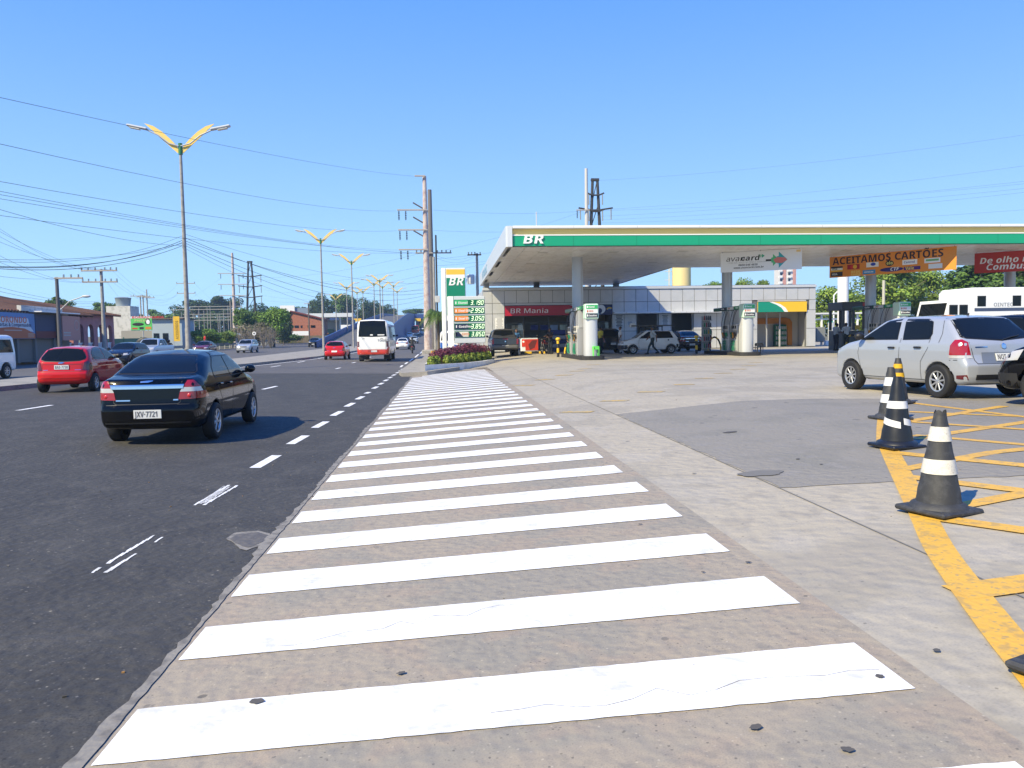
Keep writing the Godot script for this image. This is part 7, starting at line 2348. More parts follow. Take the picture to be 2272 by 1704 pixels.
func tex_pole() -> StandardMaterial3D:
	if not mcache.has("pole"): mcache["pole"] = tex_mat(256, Color(0.33, 0.32, 0.30), [[0.03, 301, Color(0.24, 0.23, 0.215), 0.48, 0.25, 0.8], [0.1, 302, Color(0.40, 0.39, 0.37), 0.6, 0.2, 0.5]], 2.5, 0.85, [[120, 1.2, Color(0.15, 0.14, 0.13)]], 61, 0.3)
	return mcache["pole"]

func insul(m: MB, p: Vector3, h: float):
	for k in 3: m.cyl(p + Vector3(0, h * k / 3.0, 0), p + Vector3(0, h * (k + 0.7) / 3.0, 0), 0.075, 0.05, 7)

func pole_arms(called: String, label: String, px: float, ptop: float, d: float, r0: float, r1: float, m: Material, arms: Array, up := 0.0) -> Node3D:
	# arms: [pixel y, left length, right length, insulator list, hang]
	var p := pz(px, ptop, d)
	var base := gy(p.x, -d) + up
	var t := thing(called, label, "utility pole", Vector3(p.x, base, -d))
	var H := p.y - base
	cylp(t, "shaft", Vector3(0, -0.1, 0), Vector3(0, H, 0), r0, r1, m, 16)
	for a in arms:
		var y := pz(px, a[0], d).y - base
		bxp(t, "crossarm", Vector3((a[2] - a[1]) * 0.5, y, 0.14 + r1), Vector3(a[1] + a[2], 0.12, 0.12), a[5] if a.size() > 5 else mat(0.36, 0.33, 0.30, 0.8), 0.01)
		for x in a[3]:
			var im := MB.new()
			if a[4]:
				for k in 5: im.cyl(Vector3(x, y - 0.15 - k * 0.15, 0.14 + r1), Vector3(x, y - 0.24 - k * 0.15, 0.14 + r1), 0.09, 0.05, 7)
				im.cyl(Vector3(x, y, 0.14 + r1), Vector3(x, y - 0.95, 0.14 + r1), 0.015, 0.015, 5)
			else: insul(im, Vector3(x, y + 0.06, 0.14 + r1), 0.22)
			part(t, "insulator", im, mat(0.05, 0.06, 0.055, 0.3))
	return t

func wire(a: Array, b: Array, sag: float, r: float, idx: int):
	var p := pz(a[0], a[1], a[2])
	var q := pz(b[0], b[1], b[2])
	var pts := []
	for i in 17:
		var u := i / 16.0
		pts.append(p.lerp(q, u) - Vector3(0, 4.0 * sag * u * (1.0 - u), 0))
	var m := MB.new()
	m.tube(pts, r, 4)
	var o := part(self, "power_line", m, mat(0.05, 0.05, 0.052, 0.6))
	var k := [6, 12, 18, 30, 40, 45, 53, 60, 99]
	var nm := ["thin overhead wire running in to the massive pinkish transmission pole", "sagging wire of the bundle arriving at the nearest street lamp", "sagging wire of the bundle leaving the nearest street lamp towards the price sign", "wire over the old shops ending at a concrete utility pole", "wire beyond the utility pole of the pink arcade house", "wire between the dark twin legged tower and the pinkish transmission pole", "wire from the pinkish transmission pole to poles behind the canopy", "wire above the canopy roof from the dark lattice tower", "wire among the trees behind the third pump island"]
	var g := 0
	while idx > k[g]: g += 1
	tag(o, nm[g], "wire", ["wires to the transmission pole", "wires to the nearest lamp", "wires from the nearest lamp", "wires over the shops", "wires by the arcade house", "wires of the twin legged tower", "wires behind the canopy", "wires above the canopy", "wires among the trees"][g])

func build_street():
	var rub := tex_mat(256, Color(0.030, 0.031, 0.034), [[0.02, 311, Color(0.060, 0.062, 0.066), 0.5, 0.25, 0.8], [0.12, 312, Color(0.018, 0.018, 0.02), 0.55, 0.2, 0.6]], 0.5, 0.62, [[120, 1.0, Color(0.12, 0.12, 0.12)]], 63, 0.3)
	var rub2 := mat(0.012, 0.013, 0.016, 0.38)
	var wt := tex_mat(256, Color(0.74, 0.71, 0.63), [[0.03, 321, Color(0.60, 0.57, 0.50), 0.5, 0.3, 0.7], [0.12, 322, Color(0.35, 0.33, 0.29), 0.70, 0.1, 0.6]], 0.5, 0.5, [], 64)
	var ww := mat(0.72, 0.73, 0.74, 0.4)
	cone(Vector2(3.42, -5.10), 0.68, [[0.50, 0.60, wt], [0.275, 0.375, wt]], "scuffed black cone with two cream bands and a torn tip", rub, 0.3, true)
	cone(Vector2(4.58, -7.52), 0.72, [[0.40, 0.475, ww], [0.225, 0.29, ww, 0.55, 1.75, 0.035], [0.225, 0.29, ww, 2.0, 3.6, 0.045]], "glossy black cone with one full white band and two strips of white tape", rub2, 0.15)
	cone(Vector2(5.79, -9.66), 0.68, [[0.44, 0.55, ww], [0.22, 0.33, ww]], "black cone with two bright white bands beside the yellow arc", rub, 0.1)
	cone(Vector2(7.16, -11.75), 0.72, [[0.56, 0.63, mat(0.70, 0.40, 0.02, 0.45)], [0.42, 0.49, mat(0.70, 0.40, 0.02, 0.45)]], "black cone with yellow bands beside the silver hatchback", rub, 0.6)
	cone(g2(2412, 1505), 0.70, [[0.50, 0.60, wt], [0.275, 0.375, wt]], "black cone whose base shows at the yellow line near the crossing", rub, 0.4)
	# lamps
	for a in [[400.6, 338.7, 40.0], [711.4, 539.0, 80.0], [779.7, 586.3, 102.0], [842.4, 626.3, 139.0], [769.0, 641.7, 150.0], [744.8, 664.8, 190.0], [805.0, 649.5, 166.0], [829.5, 633.5, 152.0], [848.5, 639.5, 168.0], [873.0, 636.8, 186.0], [881.0, 649.4, 205.0], [792.0, 652.0, 200.0]]:
		lamp(a[0], a[1], a[2], "tall street lamp with two yellow wings" + (" standing on the median" if a[2] < 145.0 else " far along the avenue towards the viaduct"))
	# big transmission poles by the pavement
	var wood := tex_mat(256, Color(0.50, 0.43, 0.40), [[0.02, 331, Color(0.40, 0.27, 0.25), 0.48, 0.2, 0.8], [0.09, 332, Color(0.58, 0.54, 0.50), 0.58, 0.2, 0.7]], 3.0, 0.85, [], 65, 0.3)
	var conc := tex_pole()
	var tp := pole_arms("transmission_pole", "massive pinkish transmission pole with three arms beside the price sign", 941.5, 391, 70.0, 0.36, 0.17, wood, [[392, 0.85, 0.1, [], false], [467, 2.45, 0.2, [-2.3, -1.7], true], [511, 2.4, 0.2, [-2.25, -1.65], true], [554.5, 2.4, 0.2, [-2.2, -1.6], true]], 0.2)
	bxp(tp, "pedestal", Vector3(0.2, 0.1, 0.15), Vector3(1.5, 0.5, 1.1), conc, 0.08)
	var tp2 := pole_arms("transmission_pole", "dark slotted concrete pole standing just behind the pinkish pole", 953.0, 421, 72.5, 0.30, 0.18, mat(0.16, 0.145, 0.14, 0.85), [[562, 1.4, 1.9, [-1.3, -0.9, 0.6, 1.0, 1.4, 1.8], false]], 0.2)
	for k in 3:
		var y: float = [458, 490, 520][k]
		var yy := pz(941, y, 72.5).y - tp2.position.y
		var st := MB.new()
		st.tube([Vector3(-0.1, yy - 0.5, 0), Vector3(-1.55, yy + 0.35, 0)], 0.07, 6)
		part(tp2, "strut", st, mat(0.10, 0.095, 0.09, 0.8))
	var dp := pole_arms("utility_pole", "thin concrete utility pole with a meter box behind the pinkish pole", 962.0, 570, 66.0, 0.13, 0.10, conc, [], 0.2)
	bxp(dp, "meter_box", Vector3(0.25, pz(962, 664, 66.0).y - dp.position.y, 0.1), Vector3(0.42, 0.55, 0.3), mat(0.5, 0.51, 0.5, 0.5), 0.02)
	bxp(dp, "cable_bundle", Vector3(0.22, 6.0, 0.05), Vector3(0.14, 8.0, 0.14), mat(0.03, 0.03, 0.03, 0.8), 0.05)
	var trp := pole_arms("utility_pole", "concrete utility pole with a grey transformer beside the canopy corner", 1058.0, 562, 74.0, 0.17, 0.12, conc, [[566, 0.9, 0.4, [-0.8, -0.5, -0.2, 0.3], false, mat(0.05, 0.045, 0.04, 0.8)]])
	var tr := MB.new()
	var ty := pz(1044, 620, 74.0).y - trp.position.y
	tr.lathe([Vector2(0, -0.45), Vector2(0.33, -0.45), Vector2(0.36, -0.3), Vector2(0.36, 0.35), Vector2(0.30, 0.45), Vector2(0, 0.45)], Vector3(-0.62, ty, 0.1), ID, 16)
	for k in 8: tr.box(Vector3(-0.62, ty, 0.1) + Vector3(cos(k * TAU / 8) * 0.42, 0, sin(k * TAU / 8) * 0.42), Vector3(0.05, 0.7, 0.05))
	part(trp, "transformer", tr, mat(0.5, 0.52, 0.53, 0.4))
	# behind the canopy
	pole_arms("transmission_pole", "pale concrete transmission pole rising behind the canopy", 1300.5, 374, 86.0, 0.30, 0.17, mat(0.50, 0.49, 0.47, 0.8), [[467, 1.2, 0.3, [-1.1], true]])
	lattice(1320.0, 399, 90.0, "dark lattice transmission tower rising behind the canopy", [[434, 1.0], [467, 2.0], [470, 1.0]])
	pole_arms("utility_pole", "slender white mast behind the canopy roof", 1190.0, 470, 95.0, 0.08, 0.06, mat(0.6, 0.6, 0.6, 0.6), [])
	# left side
	pole_arms("utility_pole", "concrete utility pole with two crossarms in front of the pink arcade house", 224.0, 597, 66.0, 0.17, 0.11, conc, [[601, 1.45, 1.35, [-1.4, -0.9, -0.35, 0.4, 0.85, 1.3], false], [626, 1.4, 1.35, [-1.35, -0.9, -0.35, 0.4, 0.85, 1.3], false]], 0.14)
	var bp := pole_arms("utility_pole", "dark utility pole with a bracket arm before the painted shop signs", 125.5, 615, 58.0, 0.15, 0.11, mat(0.10, 0.10, 0.11, 0.8), [[618, 0.05, 1.9, [0.6, 1.1, 1.6], false]], 0.14)
	var lm := MB.new()
	var ly := pz(125, 692, 58.0).y - bp.position.y
	lm.tube([Vector3(0, ly, 0), Vector3(0.8, ly + 0.75, 0), Vector3(1.7, ly + 1.05, 0)], 0.04, 6)
	lm.ball(Vector3(1.95, ly + 1.08, 0), Vector3(0.32, 0.10, 0.14), ID, 12, 6)
	part(bp, "lamp_arm", lm, mat(0.5, 0.5, 0.5, 0.5))
	pole_arms("utility_pole", "far utility pole with two crossarms behind the nearest street lamp", 413.0, 626, 130.0, 0.15, 0.11, conc, [[629, 1.45, 1.45, [-1.4, -0.3, 1.4], false], [651, 1.45, 1.45, [-1.35, -0.3, 1.4], false]])
	for k in 3: pole_arms("utility_pole", ["slim far pole beside the water tank", "middle pole of the far cluster right of the water tank", "tallest slim pole of the far cluster by the water tank"][k], [311.0, 317.0, 325.0][k], [655, 655, 642][k], 140.0, 0.13, 0.10, conc, [[657 + k * 2, 1.6 - k * 0.6, 1.4, [-1.0 + k * 0.3, 0.4, 1.2], false]])
	pole_arms("transmission_pole", "pale pinkish transmission pole with bent arms beyond the guard rail", 515.0, 561, 140.0, 0.34, 0.18, wood, [[607, 2.5, 2.3, [-2.0, 1.8], true], [631, 2.5, 2.3, [-2.0, 1.8], true], [656, 2.4, 2.2, [-1.9], true]])
	lattice(554.0, 581, 150.0, "dark double legged transmission tower beside the bright green tree", [[614, 2.2], [637, 2.2], [660, 2.2]])
	pole_arms("utility_pole", "thin pole standing beside the pale pinkish transmission pole", 511.0, 668, 128.0, 0.15, 0.12, mat(0.2, 0.18, 0.16, 0.8), [])
	pole_arms("utility_pole", "brown utility pole in front of the brick building", 684.0, 672, 150.0, 0.15, 0.11, mat(0.12, 0.10, 0.08, 0.8), [[674, 0.8, 0.3, [], false]])
	# overhead wires
	var W := [
		[[-60, 203, 20], [918, 391, 70], 0.3], [[-60, 306, 20], [878, 468, 70], 0.5], [[-60, 392, 22], [880, 512, 70], 0.5], [[-60, 413, 24], [883, 555, 70], 0.4],
		[[-60, 421, 24], [935, 562, 72], 0.4], [[-60, 431, 25], [950, 562, 72], 0.4], [[-60, 470, 25], [955, 560, 72], 0.5], [[-60, 447, 22], [404, 545, 40], 0.25],
		[[-60, 590, 26], [405, 533, 40], 0.5, 0.02], [[-60, 588, 26], [405, 538, 40], 0.45, 0.016], [[-60, 577, 26], [405, 523, 40], 0.5], [[-60, 592, 27], [405, 545, 40], 0.5, 0.018], [[-60, 574, 26], [405, 540, 40], 0.3],
		[[412, 528, 40], [963, 646, 74], 1.3, 0.02], [[412, 535, 40], [963, 640, 74], 1.1, 0.018], [[412, 540, 40], [963, 650, 76], 1.6, 0.018], [[412, 520, 40], [963, 628, 74], 0.8], [[412, 545, 40], [963, 655, 78], 1.9, 0.016], [[412, 552, 40], [963, 662, 80], 2.2],
		[[-60, 465, 30], [192, 598, 66], 0.5], [[-60, 490, 30], [205, 598, 66], 0.5], [[-60, 512, 30], [238, 598, 66], 0.4], [[-60, 535, 30], [190, 624, 66], 0.5], [[-60, 556, 30], [205, 624, 66], 0.5], [[-60, 604, 32], [125, 617, 58], 0.15],
		[[-60, 632, 32], [220, 672, 66], 0.3], [[-60, 645, 32], [220, 678, 66], 0.3], [[-60, 620, 32], [220, 668, 66], 0.35],
		[[-60, 640, 34], [220, 684, 66], 0.35], [[-60, 655, 34], [220, 690, 66], 0.3], [[-60, 480, 30], [250, 598, 66], 0.6],
		[[261, 601, 66], [394, 629, 130], 2.0], [[250, 601, 66], [411, 629, 130], 2.6], [[261, 626, 66], [394, 651, 130], 1.6], [[250, 626, 66], [411, 651, 130], 1.9], [[238, 626, 66], [320, 659, 140], 1.8],
		[[432, 629, 130], [520, 690, 160], 0.8], [[432, 651, 130], [520, 700, 160], 0.8], [[395, 655, 130], [330, 660, 140], 0.5],
		[[490, 618, 140], [300, 720, 240], 1.0], [[490, 642, 140], [330, 730, 240], 1.0],
		[[585, 620, 150], [941, 590, 70], 1.0], [[585, 643, 150], [941, 610, 70], 1.0], [[585, 666, 150], [941, 640, 70], 0.8], [[540, 612, 140], [941, 560, 70], 1.0], [[585, 655, 150], [941, 622, 70], 1.2],
		[[962, 466, 70], [1294, 468, 86], 0.3], [[962, 511, 70], [1294, 500, 86], 0.4], [[962, 560, 72], [1290, 470, 88], 0.3], [[962, 575, 70], [1300, 510, 90], 0.5], [[965, 590, 70], [1300, 520, 90], 0.7], [[965, 605, 70], [1240, 520, 90], 0.7], [[965, 566, 72], [1056, 566, 74], 0.4], [[965, 570, 72], [1050, 572, 74], 0.5],
		[[1318, 401, 90], [2400, 280, 62], 0.6], [[1326, 466, 90], [2400, 350, 62], 0.5], [[1334, 467, 90], [2400, 395, 64], 0.5], [[1330, 488, 90], [2400, 405, 62], 0.4], [[1325, 495, 90], [2400, 412, 62], 0.6], [[1400, 500, 86], [2400, 455, 66], 0.5], [[1330, 480, 90], [2400, 388, 60], 0.4],
		[[1835, 640, 70], [2272, 670, 62], 0.4], [[1960, 624, 66], [2200, 660, 60], 0.4]]
	for i in W.size(): wire(W[i][0], W[i][1], W[i][2], (W[i][3] if W[i].size() > 3 else 0.011) * 0.6, i)

func lattice(px: float, ptop: float, d: float, label: String, arms: Array):
	var p := pz(px, ptop, d)
	var base := gy(p.x, -d)
	var t := thing("transmission_tower", label, "pylon", Vector3(p.x, base, -d))
	var H := p.y - base
	var dk := mat(0.035, 0.035, 0.038, 0.7)
	for s in [-1.0, 1.0]:
		var m := MB.new()
		m.cyl(Vector3(s * 1.1, -0.1, 0), Vector3(s * 0.28, H, 0), 0.26, 0.16, 8)
		part(t, "leg", m, dk)
	var cm := MB.new()
	for k in 7:
		var u := k / 7.0
		var v := (k + 1) / 7.0
		cm.cyl(Vector3(-lerpf(1.1, 0.28, u), H * u, 0), Vector3(lerpf(1.1, 0.28, v), H * v, 0), 0.05, 0.05, 5)
	part(t, "bracing", cm, dk)
	bxp(t, "cap", Vector3(0, H, 0), Vector3(0.95, 0.3, 0.4), dk, 0.02)
	for a in arms:
		var y := pz(px, a[0], d).y - base
		var am := MB.new()
		am.tube([Vector3(-a[1], y + 0.25, 0.3), Vector3(-0.4, y, 0.3), Vector3(0.4, y, 0.3), Vector3(a[1], y + 0.25, 0.3)], 0.10, 6)
		var arm := part(t, "crossarm", am, dk)
		var im := MB.new()
		for s in [-1.0, 1.0]:
			im = MB.new()
			im.cyl(Vector3(s * (a[1] - 0.2), y + 0.1, 0.3), Vector3(s * (a[1] - 0.2), y - 1.1, 0.3), 0.07, 0.07, 6)
			part(arm, "insulator", im, mat(0.25, 0.27, 0.27, 0.4))

# ---------------------------------------------------------------- buildings on the left and far away
func tile_roof(parent: Node, ridge_a: Vector3, ridge_b: Vector3, eave_a: Vector3, eave_b: Vector3, m: Material, step: float):
	# one slope laid with courses of round tiles running from ridge to eave
	var n := int(ridge_a.distance_to(ridge_b) / step)
	n = maxi(n, int(eave_a.distance_to(eave_b) / step))
	var base := MB.new()
	base.quad(ridge_a, ridge_b, eave_b, eave_a, Vector3.UP)
	part(parent, "roof_slope", base, m)
	for i in n:
		var u := (i + 0.5) / n
		var a := ridge_a.lerp(ridge_b, u)
		var b := eave_a.lerp(eave_b, u)
		var t := MB.new()
		t.tube([a, a.lerp(b, 0.5) + Vector3(0, 0.015, 0), b], step * 0.30, 6)
		part(parent, "tile_row", t, m)

func build_left():
	var tile := tex_mat(256, Color(0.115, 0.050, 0.034), [[0.03, 401, Color(0.065, 0.036, 0.028), 0.46, 0.2, 0.85], [0.12, 402, Color(0.19, 0.085, 0.05), 0.58, 0.2, 0.7], [0.05, 403, Color(0.22, 0.19, 0.15), 0.70, 0.1, 0.6]], 5.0, 0.9, [], 71)
	var pinkw := tex_mat(256, Color(0.46, 0.20, 0.20), [[0.02, 411, Color(0.36, 0.16, 0.16), 0.5, 0.25, 0.7]], 4.0, 0.85, [], 72)
	var whitew := tex_mat(256, Color(0.55, 0.54, 0.50), [[0.02, 421, Color(0.38, 0.37, 0.34), 0.5, 0.25, 0.7]], 4.0, 0.85, [], 73)
	var X := -30.0
	var fb := Basis(Vector3(0, 0, -1), Vector3.UP, Vector3(1, 0, 0))   # x runs away along the facade, z faces the road
	var place := func(t: Node3D, d: float):
		t.transform = Transform3D(fb, Vector3(X, gy(X, -d) + 0.14, -d))
	# row of shops
	var t := thing("shop_house", "old shop with a brown tiled roof behind the white van", "building")
	place.call(t, 44.0)
	bxp(t, "wall", Vector3(4.6, 1.9, -3.0), Vector3(9.2, 3.8, 6.0), whitew)
	bxp(t, "ledge", Vector3(4.0, 3.75, 0.35), Vector3(10.0, 0.10, 0.9), M_WHITE)
	t = thing("shop_house", "timber shop under a blue and red painted signboard", "building")
	place.call(t, 53.4)
	bxp(t, "wall", Vector3(6.1, 1.9, -3.1), Vector3(12.1, 3.7, 5.7), mat(0.20, 0.18, 0.155, 0.9))
	for k in 5: bxp(t, "pier", Vector3([0.3, 3.4, 4.2, 6.6, 9.4][k], 1.0, -0.2), Vector3(0.25, 2.0, 0.3), mat(0.20, 0.19, 0.18, 0.8))
	bxp(t, "stacked_boards", Vector3(1.9, 0.7, -0.1), Vector3(1.6, 1.4, 0.25), mat(0.12, 0.06, 0.03, 0.8))
	bxp(t, "ledge", Vector3(9.0, 3.72, 0.3), Vector3(6.0, 0.08, 0.9), M_WHITE)
	bxp(t, "parapet", Vector3(8.0, 3.95, -0.3), Vector3(6.0, 0.4, 0.3), whitew)
	var sg := thing("shop_sign", "blue and red painted signboard of the timber shop", "sign")
	sg.transform = Transform3D(fb, Vector3(X + 0.03, gy(X, -56) + 0.14 + 1.75, -53.7))
	var sw := 5.9
	bxp(sg, "board", Vector3(sw * 0.5, 0.9, 0.05), Vector3(sw, 1.8, 0.08), mat(0.12, 0.24, 0.46, 0.6))
	var pm := MB.new()
	pm.prism(PackedVector2Array([Vector2(0.5, 0.62), Vector2(1.0, 0.9), Vector2(1.3, 1.45), Vector2(5.0, 1.45), Vector2(5.2, 0.9), Vector2(5.7, 0.5)]), 0.091, 0.096)
	part(sg, "print", pm, mat(0.60, 0.66, 0.70, 0.6))
	pm = MB.new()
	pm.prism(PackedVector2Array([Vector2(0.02, 0.02), Vector2(sw - 0.02, 0.02), Vector2(sw - 0.02, 0.35), Vector2(4.5, 0.72), Vector2(2.9, 0.82), Vector2(1.2, 0.72), Vector2(0.02, 0.5)]), 0.092, 0.098)
	part(sg, "print", pm, mat(0.50, 0.13, 0.05, 0.6))
	text(sg, "lettering", "SORONDO", 0.42, Vector3(1.1, 1.30, 0.10), ID, mat(0.60, 0.16, 0.08, 0.6), 900, 0, 1.3, 0.01)
	text(sg, "lettering", "Portas & Compensados", 0.24, Vector3(1.15, 0.96, 0.10), ID, mat(0.04, 0.05, 0.12, 0.6), 700, 0, 1.15, 0.01)
	pm = MB.new()
	for k in 4:
		pm.box(Vector3(0.65, 0.12 + k * 0.1, 0.10), Vector3(1.0, 0.03, 0.006))
		pm.box(Vector3(5.3, 0.12 + k * 0.08, 0.10), Vector3(0.8, 0.03, 0.006))
	pm.box(Vector3(3.0, 0.58, 0.10), Vector3(2.2, 0.06, 0.006))
	part(sg, "print", pm, mat(0.5, 0.42, 0.36, 0.6))
	var s2 := thing("shop_sign", "faded dark blue and rust signboard beside the timber shop sign", "sign")
	s2.transform = Transform3D(fb, Vector3(X + 0.03, gy(X, -60) + 0.14 + 1.75, -59.7))
	bxp(s2, "board", Vector3(1.5, 0.9, 0.04), Vector3(2.95, 1.75, 0.08), mat(0.045, 0.055, 0.11, 0.7))
	bxp(s2, "print", Vector3(1.5, 0.3, 0.085), Vector3(2.9, 0.5, 0.01), mat(0.16, 0.035, 0.03, 0.7))
	s2 = thing("shop_sign", "pale pink square signboard at the end of the shops", "sign")
	s2.transform = Transform3D(fb, Vector3(X + 0.5, gy(X, -60) + 0.14 + 1.6, -62.7))
	bxp(s2, "board", Vector3(1.5, 0.95, 0.04), Vector3(2.9, 1.9, 0.08), mat(0.48, 0.24, 0.20, 0.7))
	for y in [0.4, 0.6]: bxp(s2, "print", Vector3(0.75, y, 0.085), Vector3(1.1, 0.1, 0.01), mat(0.42, 0.40, 0.38, 0.7))
	pm = MB.new()
	for k in 18: pm.box(Vector3(2.35, 1.2, 0.085) + Vector3(cos(k * TAU / 18), sin(k * TAU / 18), 0) * 0.38, Vector3(0.14, 0.05, 0.01), Basis(Vector3.BACK, k * TAU / 18 + PI / 2))
	part(s2, "print", pm, mat(0.45, 0.36, 0.32, 0.7))
	# main tiled roof
	var rf := thing("tiled_roof", "long brown tiled roof above the row of shops", "roof", Vector3(0, 0, 0))
	tile_roof(rf, Vector3(-36.0, 5.75, -48.0), Vector3(-36.0, 5.55, -66.0), Vector3(-30.0, 4.0, -44.0), Vector3(-30.4, 4.0, -70.5), tile, 0.42)
	tile_roof(rf, Vector3(-36.0, 5.55, -66.0), Vector3(-36.0, 5.5, -66.3), Vector3(-30.4, 4.0, -70.6), Vector3(-41.5, 4.0, -70.6), tile, 0.42)
	bxp(rf, "gable", Vector3(-36.0, 3.0, -57.0), Vector3(10.5, 2.0, 22.0), mat(0.2, 0.19, 0.17, 0.9))
	# pink arcade house
	var ph := thing("arcade_house", "pink house with a row of tall arches beside the shops", "house")
	var PX := -33.0
	ph.transform = Transform3D(fb, Vector3(PX, gy(PX, -71), -70.6))
	var nb := 5
	var bw := 2.05
	for i in nb:
		var a := PackedVector2Array([Vector2(0, 0.3), Vector2(0, 4.1), Vector2(bw, 4.1), Vector2(bw, 0.3), Vector2(bw - 0.42, 0.3), Vector2(bw - 0.42, 2.6)])
		for k in 9: a.append(Vector2(bw * 0.5 + cos(PI * k / 8.0) * (bw * 0.5 - 0.42), 2.6 + sin(PI * k / 8.0) * (bw * 0.5 - 0.42)))
		a.append(Vector2(0.42, 0.3))
		var m := MB.new()
		m.prism(a, -0.35, 0.0, Transform3D(ID, Vector3(i * bw, 0, 0)))
		part(ph, "arch", m, pinkw)
		var rail := bxp(ph, "balustrade", Vector3((i + 0.5) * bw, 1.45, -0.18), Vector3(bw - 0.84, 0.08, 0.12), M_WHITE)
		for k in 5: bxp(rail, "baluster", Vector3((i + 0.5) * bw - 0.45 + k * 0.22, 1.08, -0.18), Vector3(0.08, 0.66, 0.08), M_WHITE)
	bxp(ph, "plinth", Vector3(nb * bw * 0.5, 0.36, -2.0), Vector3(nb * bw, 0.72, 4.4), mat(0.16, 0.14, 0.12, 0.9))
	bxp(ph, "back_wall", Vector3(nb * bw * 0.5 - 1.0, 2.2, -2.6), Vector3(nb * bw - 2.2, 3.8, 0.2), mat(0.28, 0.2, 0.19, 0.9))
	bxp(ph, "garden_wall", Vector3(nb * bw * 0.5, 0.45, 1.4), Vector3(nb * bw + 2.0, 0.9, 0.2), mat(0.14, 0.115, 0.09, 0.9))
	tile_roof(ph, Vector3(-0.8, 5.35, -4.2), Vector3(nb * bw - 1.0, 5.1, -4.2), Vector3(-0.4, 4.12, 0.6), Vector3(nb * bw + 0.5, 4.12, 0.6), tile, 0.42)
	# water tank on its block
	var wp := pz(272, 680, 110.0)
	t = thing("water_tank", "round grey water tank on a stained concrete block", "water tank", Vector3(wp.x, gy(wp.x, -110), -110))
	bxp(t, "block", Vector3(0, (wp.y - t.position.y) * 0.5, 0), Vector3(3.1, wp.y - t.position.y, 3.0), whitew)
	var m := MB.new()
	m.lathe([Vector2(0.0, 0), Vector2(0.88, 0), Vector2(1.0, 1.1), Vector2(1.08, 1.15), Vector2(0.3, 1.3), Vector2(0, 1.32)], Vector3(0.1, wp.y - t.position.y, 0), ID, 20)
	part(t, "tank", m, mat(0.24, 0.29, 0.33, 0.6))
	# tyre shop billboard
	var a0 := pz(290, 702, 92.0)
	var a1 := pz(338, 732, 92.0)
	t = thing("billboard", "green billboard of the tyre repair shop with pictures of cars", "billboard", Vector3(a0.x, gy(a0.x, -92), -92))
	var o := -t.position
	var w := a1.x - a0.x
	var h := a0.y - a1.y
	var c := Vector3(w * 0.5, (a0.y + a1.y) * 0.5 + o.y, 0)
	bxp(t, "board", c, Vector3(w, h, 0.08), mat(0.09, 0.48, 0.10, 0.5))
	bxp(t, "print", c + Vector3(0, h * 0.42, 0.045), Vector3(w, h * 0.16, 0.01), mat(0.6, 0.6, 0.58, 0.5))
	text(t, "lettering", "BORRACHARIA", h * 0.15, c + Vector3(-w * 0.45, h * 0.42, 0.055), ID, mat(0.5, 0.03, 0.03, 0.5), 900, 0, 1.55, 0.006)
	text(t, "lettering", "PNEUS", h * 0.15, c + Vector3(-w * 0.34, h * 0.18, 0.05), ID, mat(0.45, 0.5, 0.2, 0.5), 900, 0, 1.5, 0.006)
	m = MB.new()
	m.ball(c + Vector3(-w * 0.16, -h * 0.08, 0.045), Vector3(w * 0.28, h * 0.12, 0.01), ID, 16, 6)
	m.ball(c + Vector3(w * 0.30, h * 0.1, 0.045), Vector3(w * 0.14, h * 0.24, 0.01), ID, 16, 6)
	part(t, "print", m, mat(0.015, 0.015, 0.015, 0.5))
	m = MB.new()
	m.ball(c + Vector3(w * 0.32, h * 0.08, 0.055), Vector3(w * 0.09, h * 0.17, 0.01), ID, 16, 6)
	part(t, "print", m, M_WHITE)
	bxp(t, "print", c + Vector3(-w * 0.32, -h * 0.38, 0.045), Vector3(w * 0.26, h * 0.1, 0.01), mat(0.5, 0.04, 0.03, 0.5))
	bxp(t, "print", c + Vector3(0.0, -h * 0.36, 0.045), Vector3(w * 0.2, h * 0.16, 0.01), M_DARK)
	bxp(t, "print", c + Vector3(w * 0.32, -h * 0.36, 0.045), Vector3(w * 0.28, h * 0.18, 0.01), mat(0.55, 0.2, 0.03, 0.5))
	cylp(t, "post", Vector3(w * 0.55, 0, -0.05), Vector3(w * 0.55, c.y - h * 0.5, -0.05), 0.06, 0.06, conc_m(), 8)
	var tyre := thing("giant_tyre", "large black tyre standing upright below the green billboard", "tyre", pz(319, 746, 91.0))
	tyre.position.y = gy(tyre.position.x, -91) + 0.95
	m = MB.new()
	m.lathe([Vector2(0.45, -0.22), Vector2(0.85, -0.25), Vector2(0.95, -0.15), Vector2(0.95, 0.15), Vector2(0.85, 0.25), Vector2(0.45, 0.22), Vector2(0.45, -0.22)], Vector3.ZERO, Basis(Vector3(1, 0, 0), Vector3(0, 0, 1), Vector3(0, -1, 0)), 28)
	part(tyre, "casing", m, M_RUBBER)
	# grey blue workshop
	var b0 := pz(338, 756, 105.0)
	t = thing("workshop_building", "small pale blue workshop behind the giant tyre", "building", Vector3(b0.x, gy(b0.x, -105), -105))
	bxp(t, "wall", Vector3(1.9, 2.1, -2.5), Vector3(3.8, 4.2, 5.0), mat(0.34, 0.40, 0.44, 0.85))
	for x in [0.55, 1.7]: bxp(t, "window", Vector3(x, 1.7, 0.01), Vector3(0.7, 1.4, 0.06), M_GLASS)
	bxp(t, "roof", Vector3(1.9, 4.3, -2.4), Vector3(4.4, 0.14, 5.6), mat(0.14, 0.10, 0.08, 0.9))
	bxp(t, "wall", Vector3(-2.0, 1.4, -2.5), Vector3(3.9, 2.8, 4.6), mat(0.30, 0.28, 0.24, 0.9))
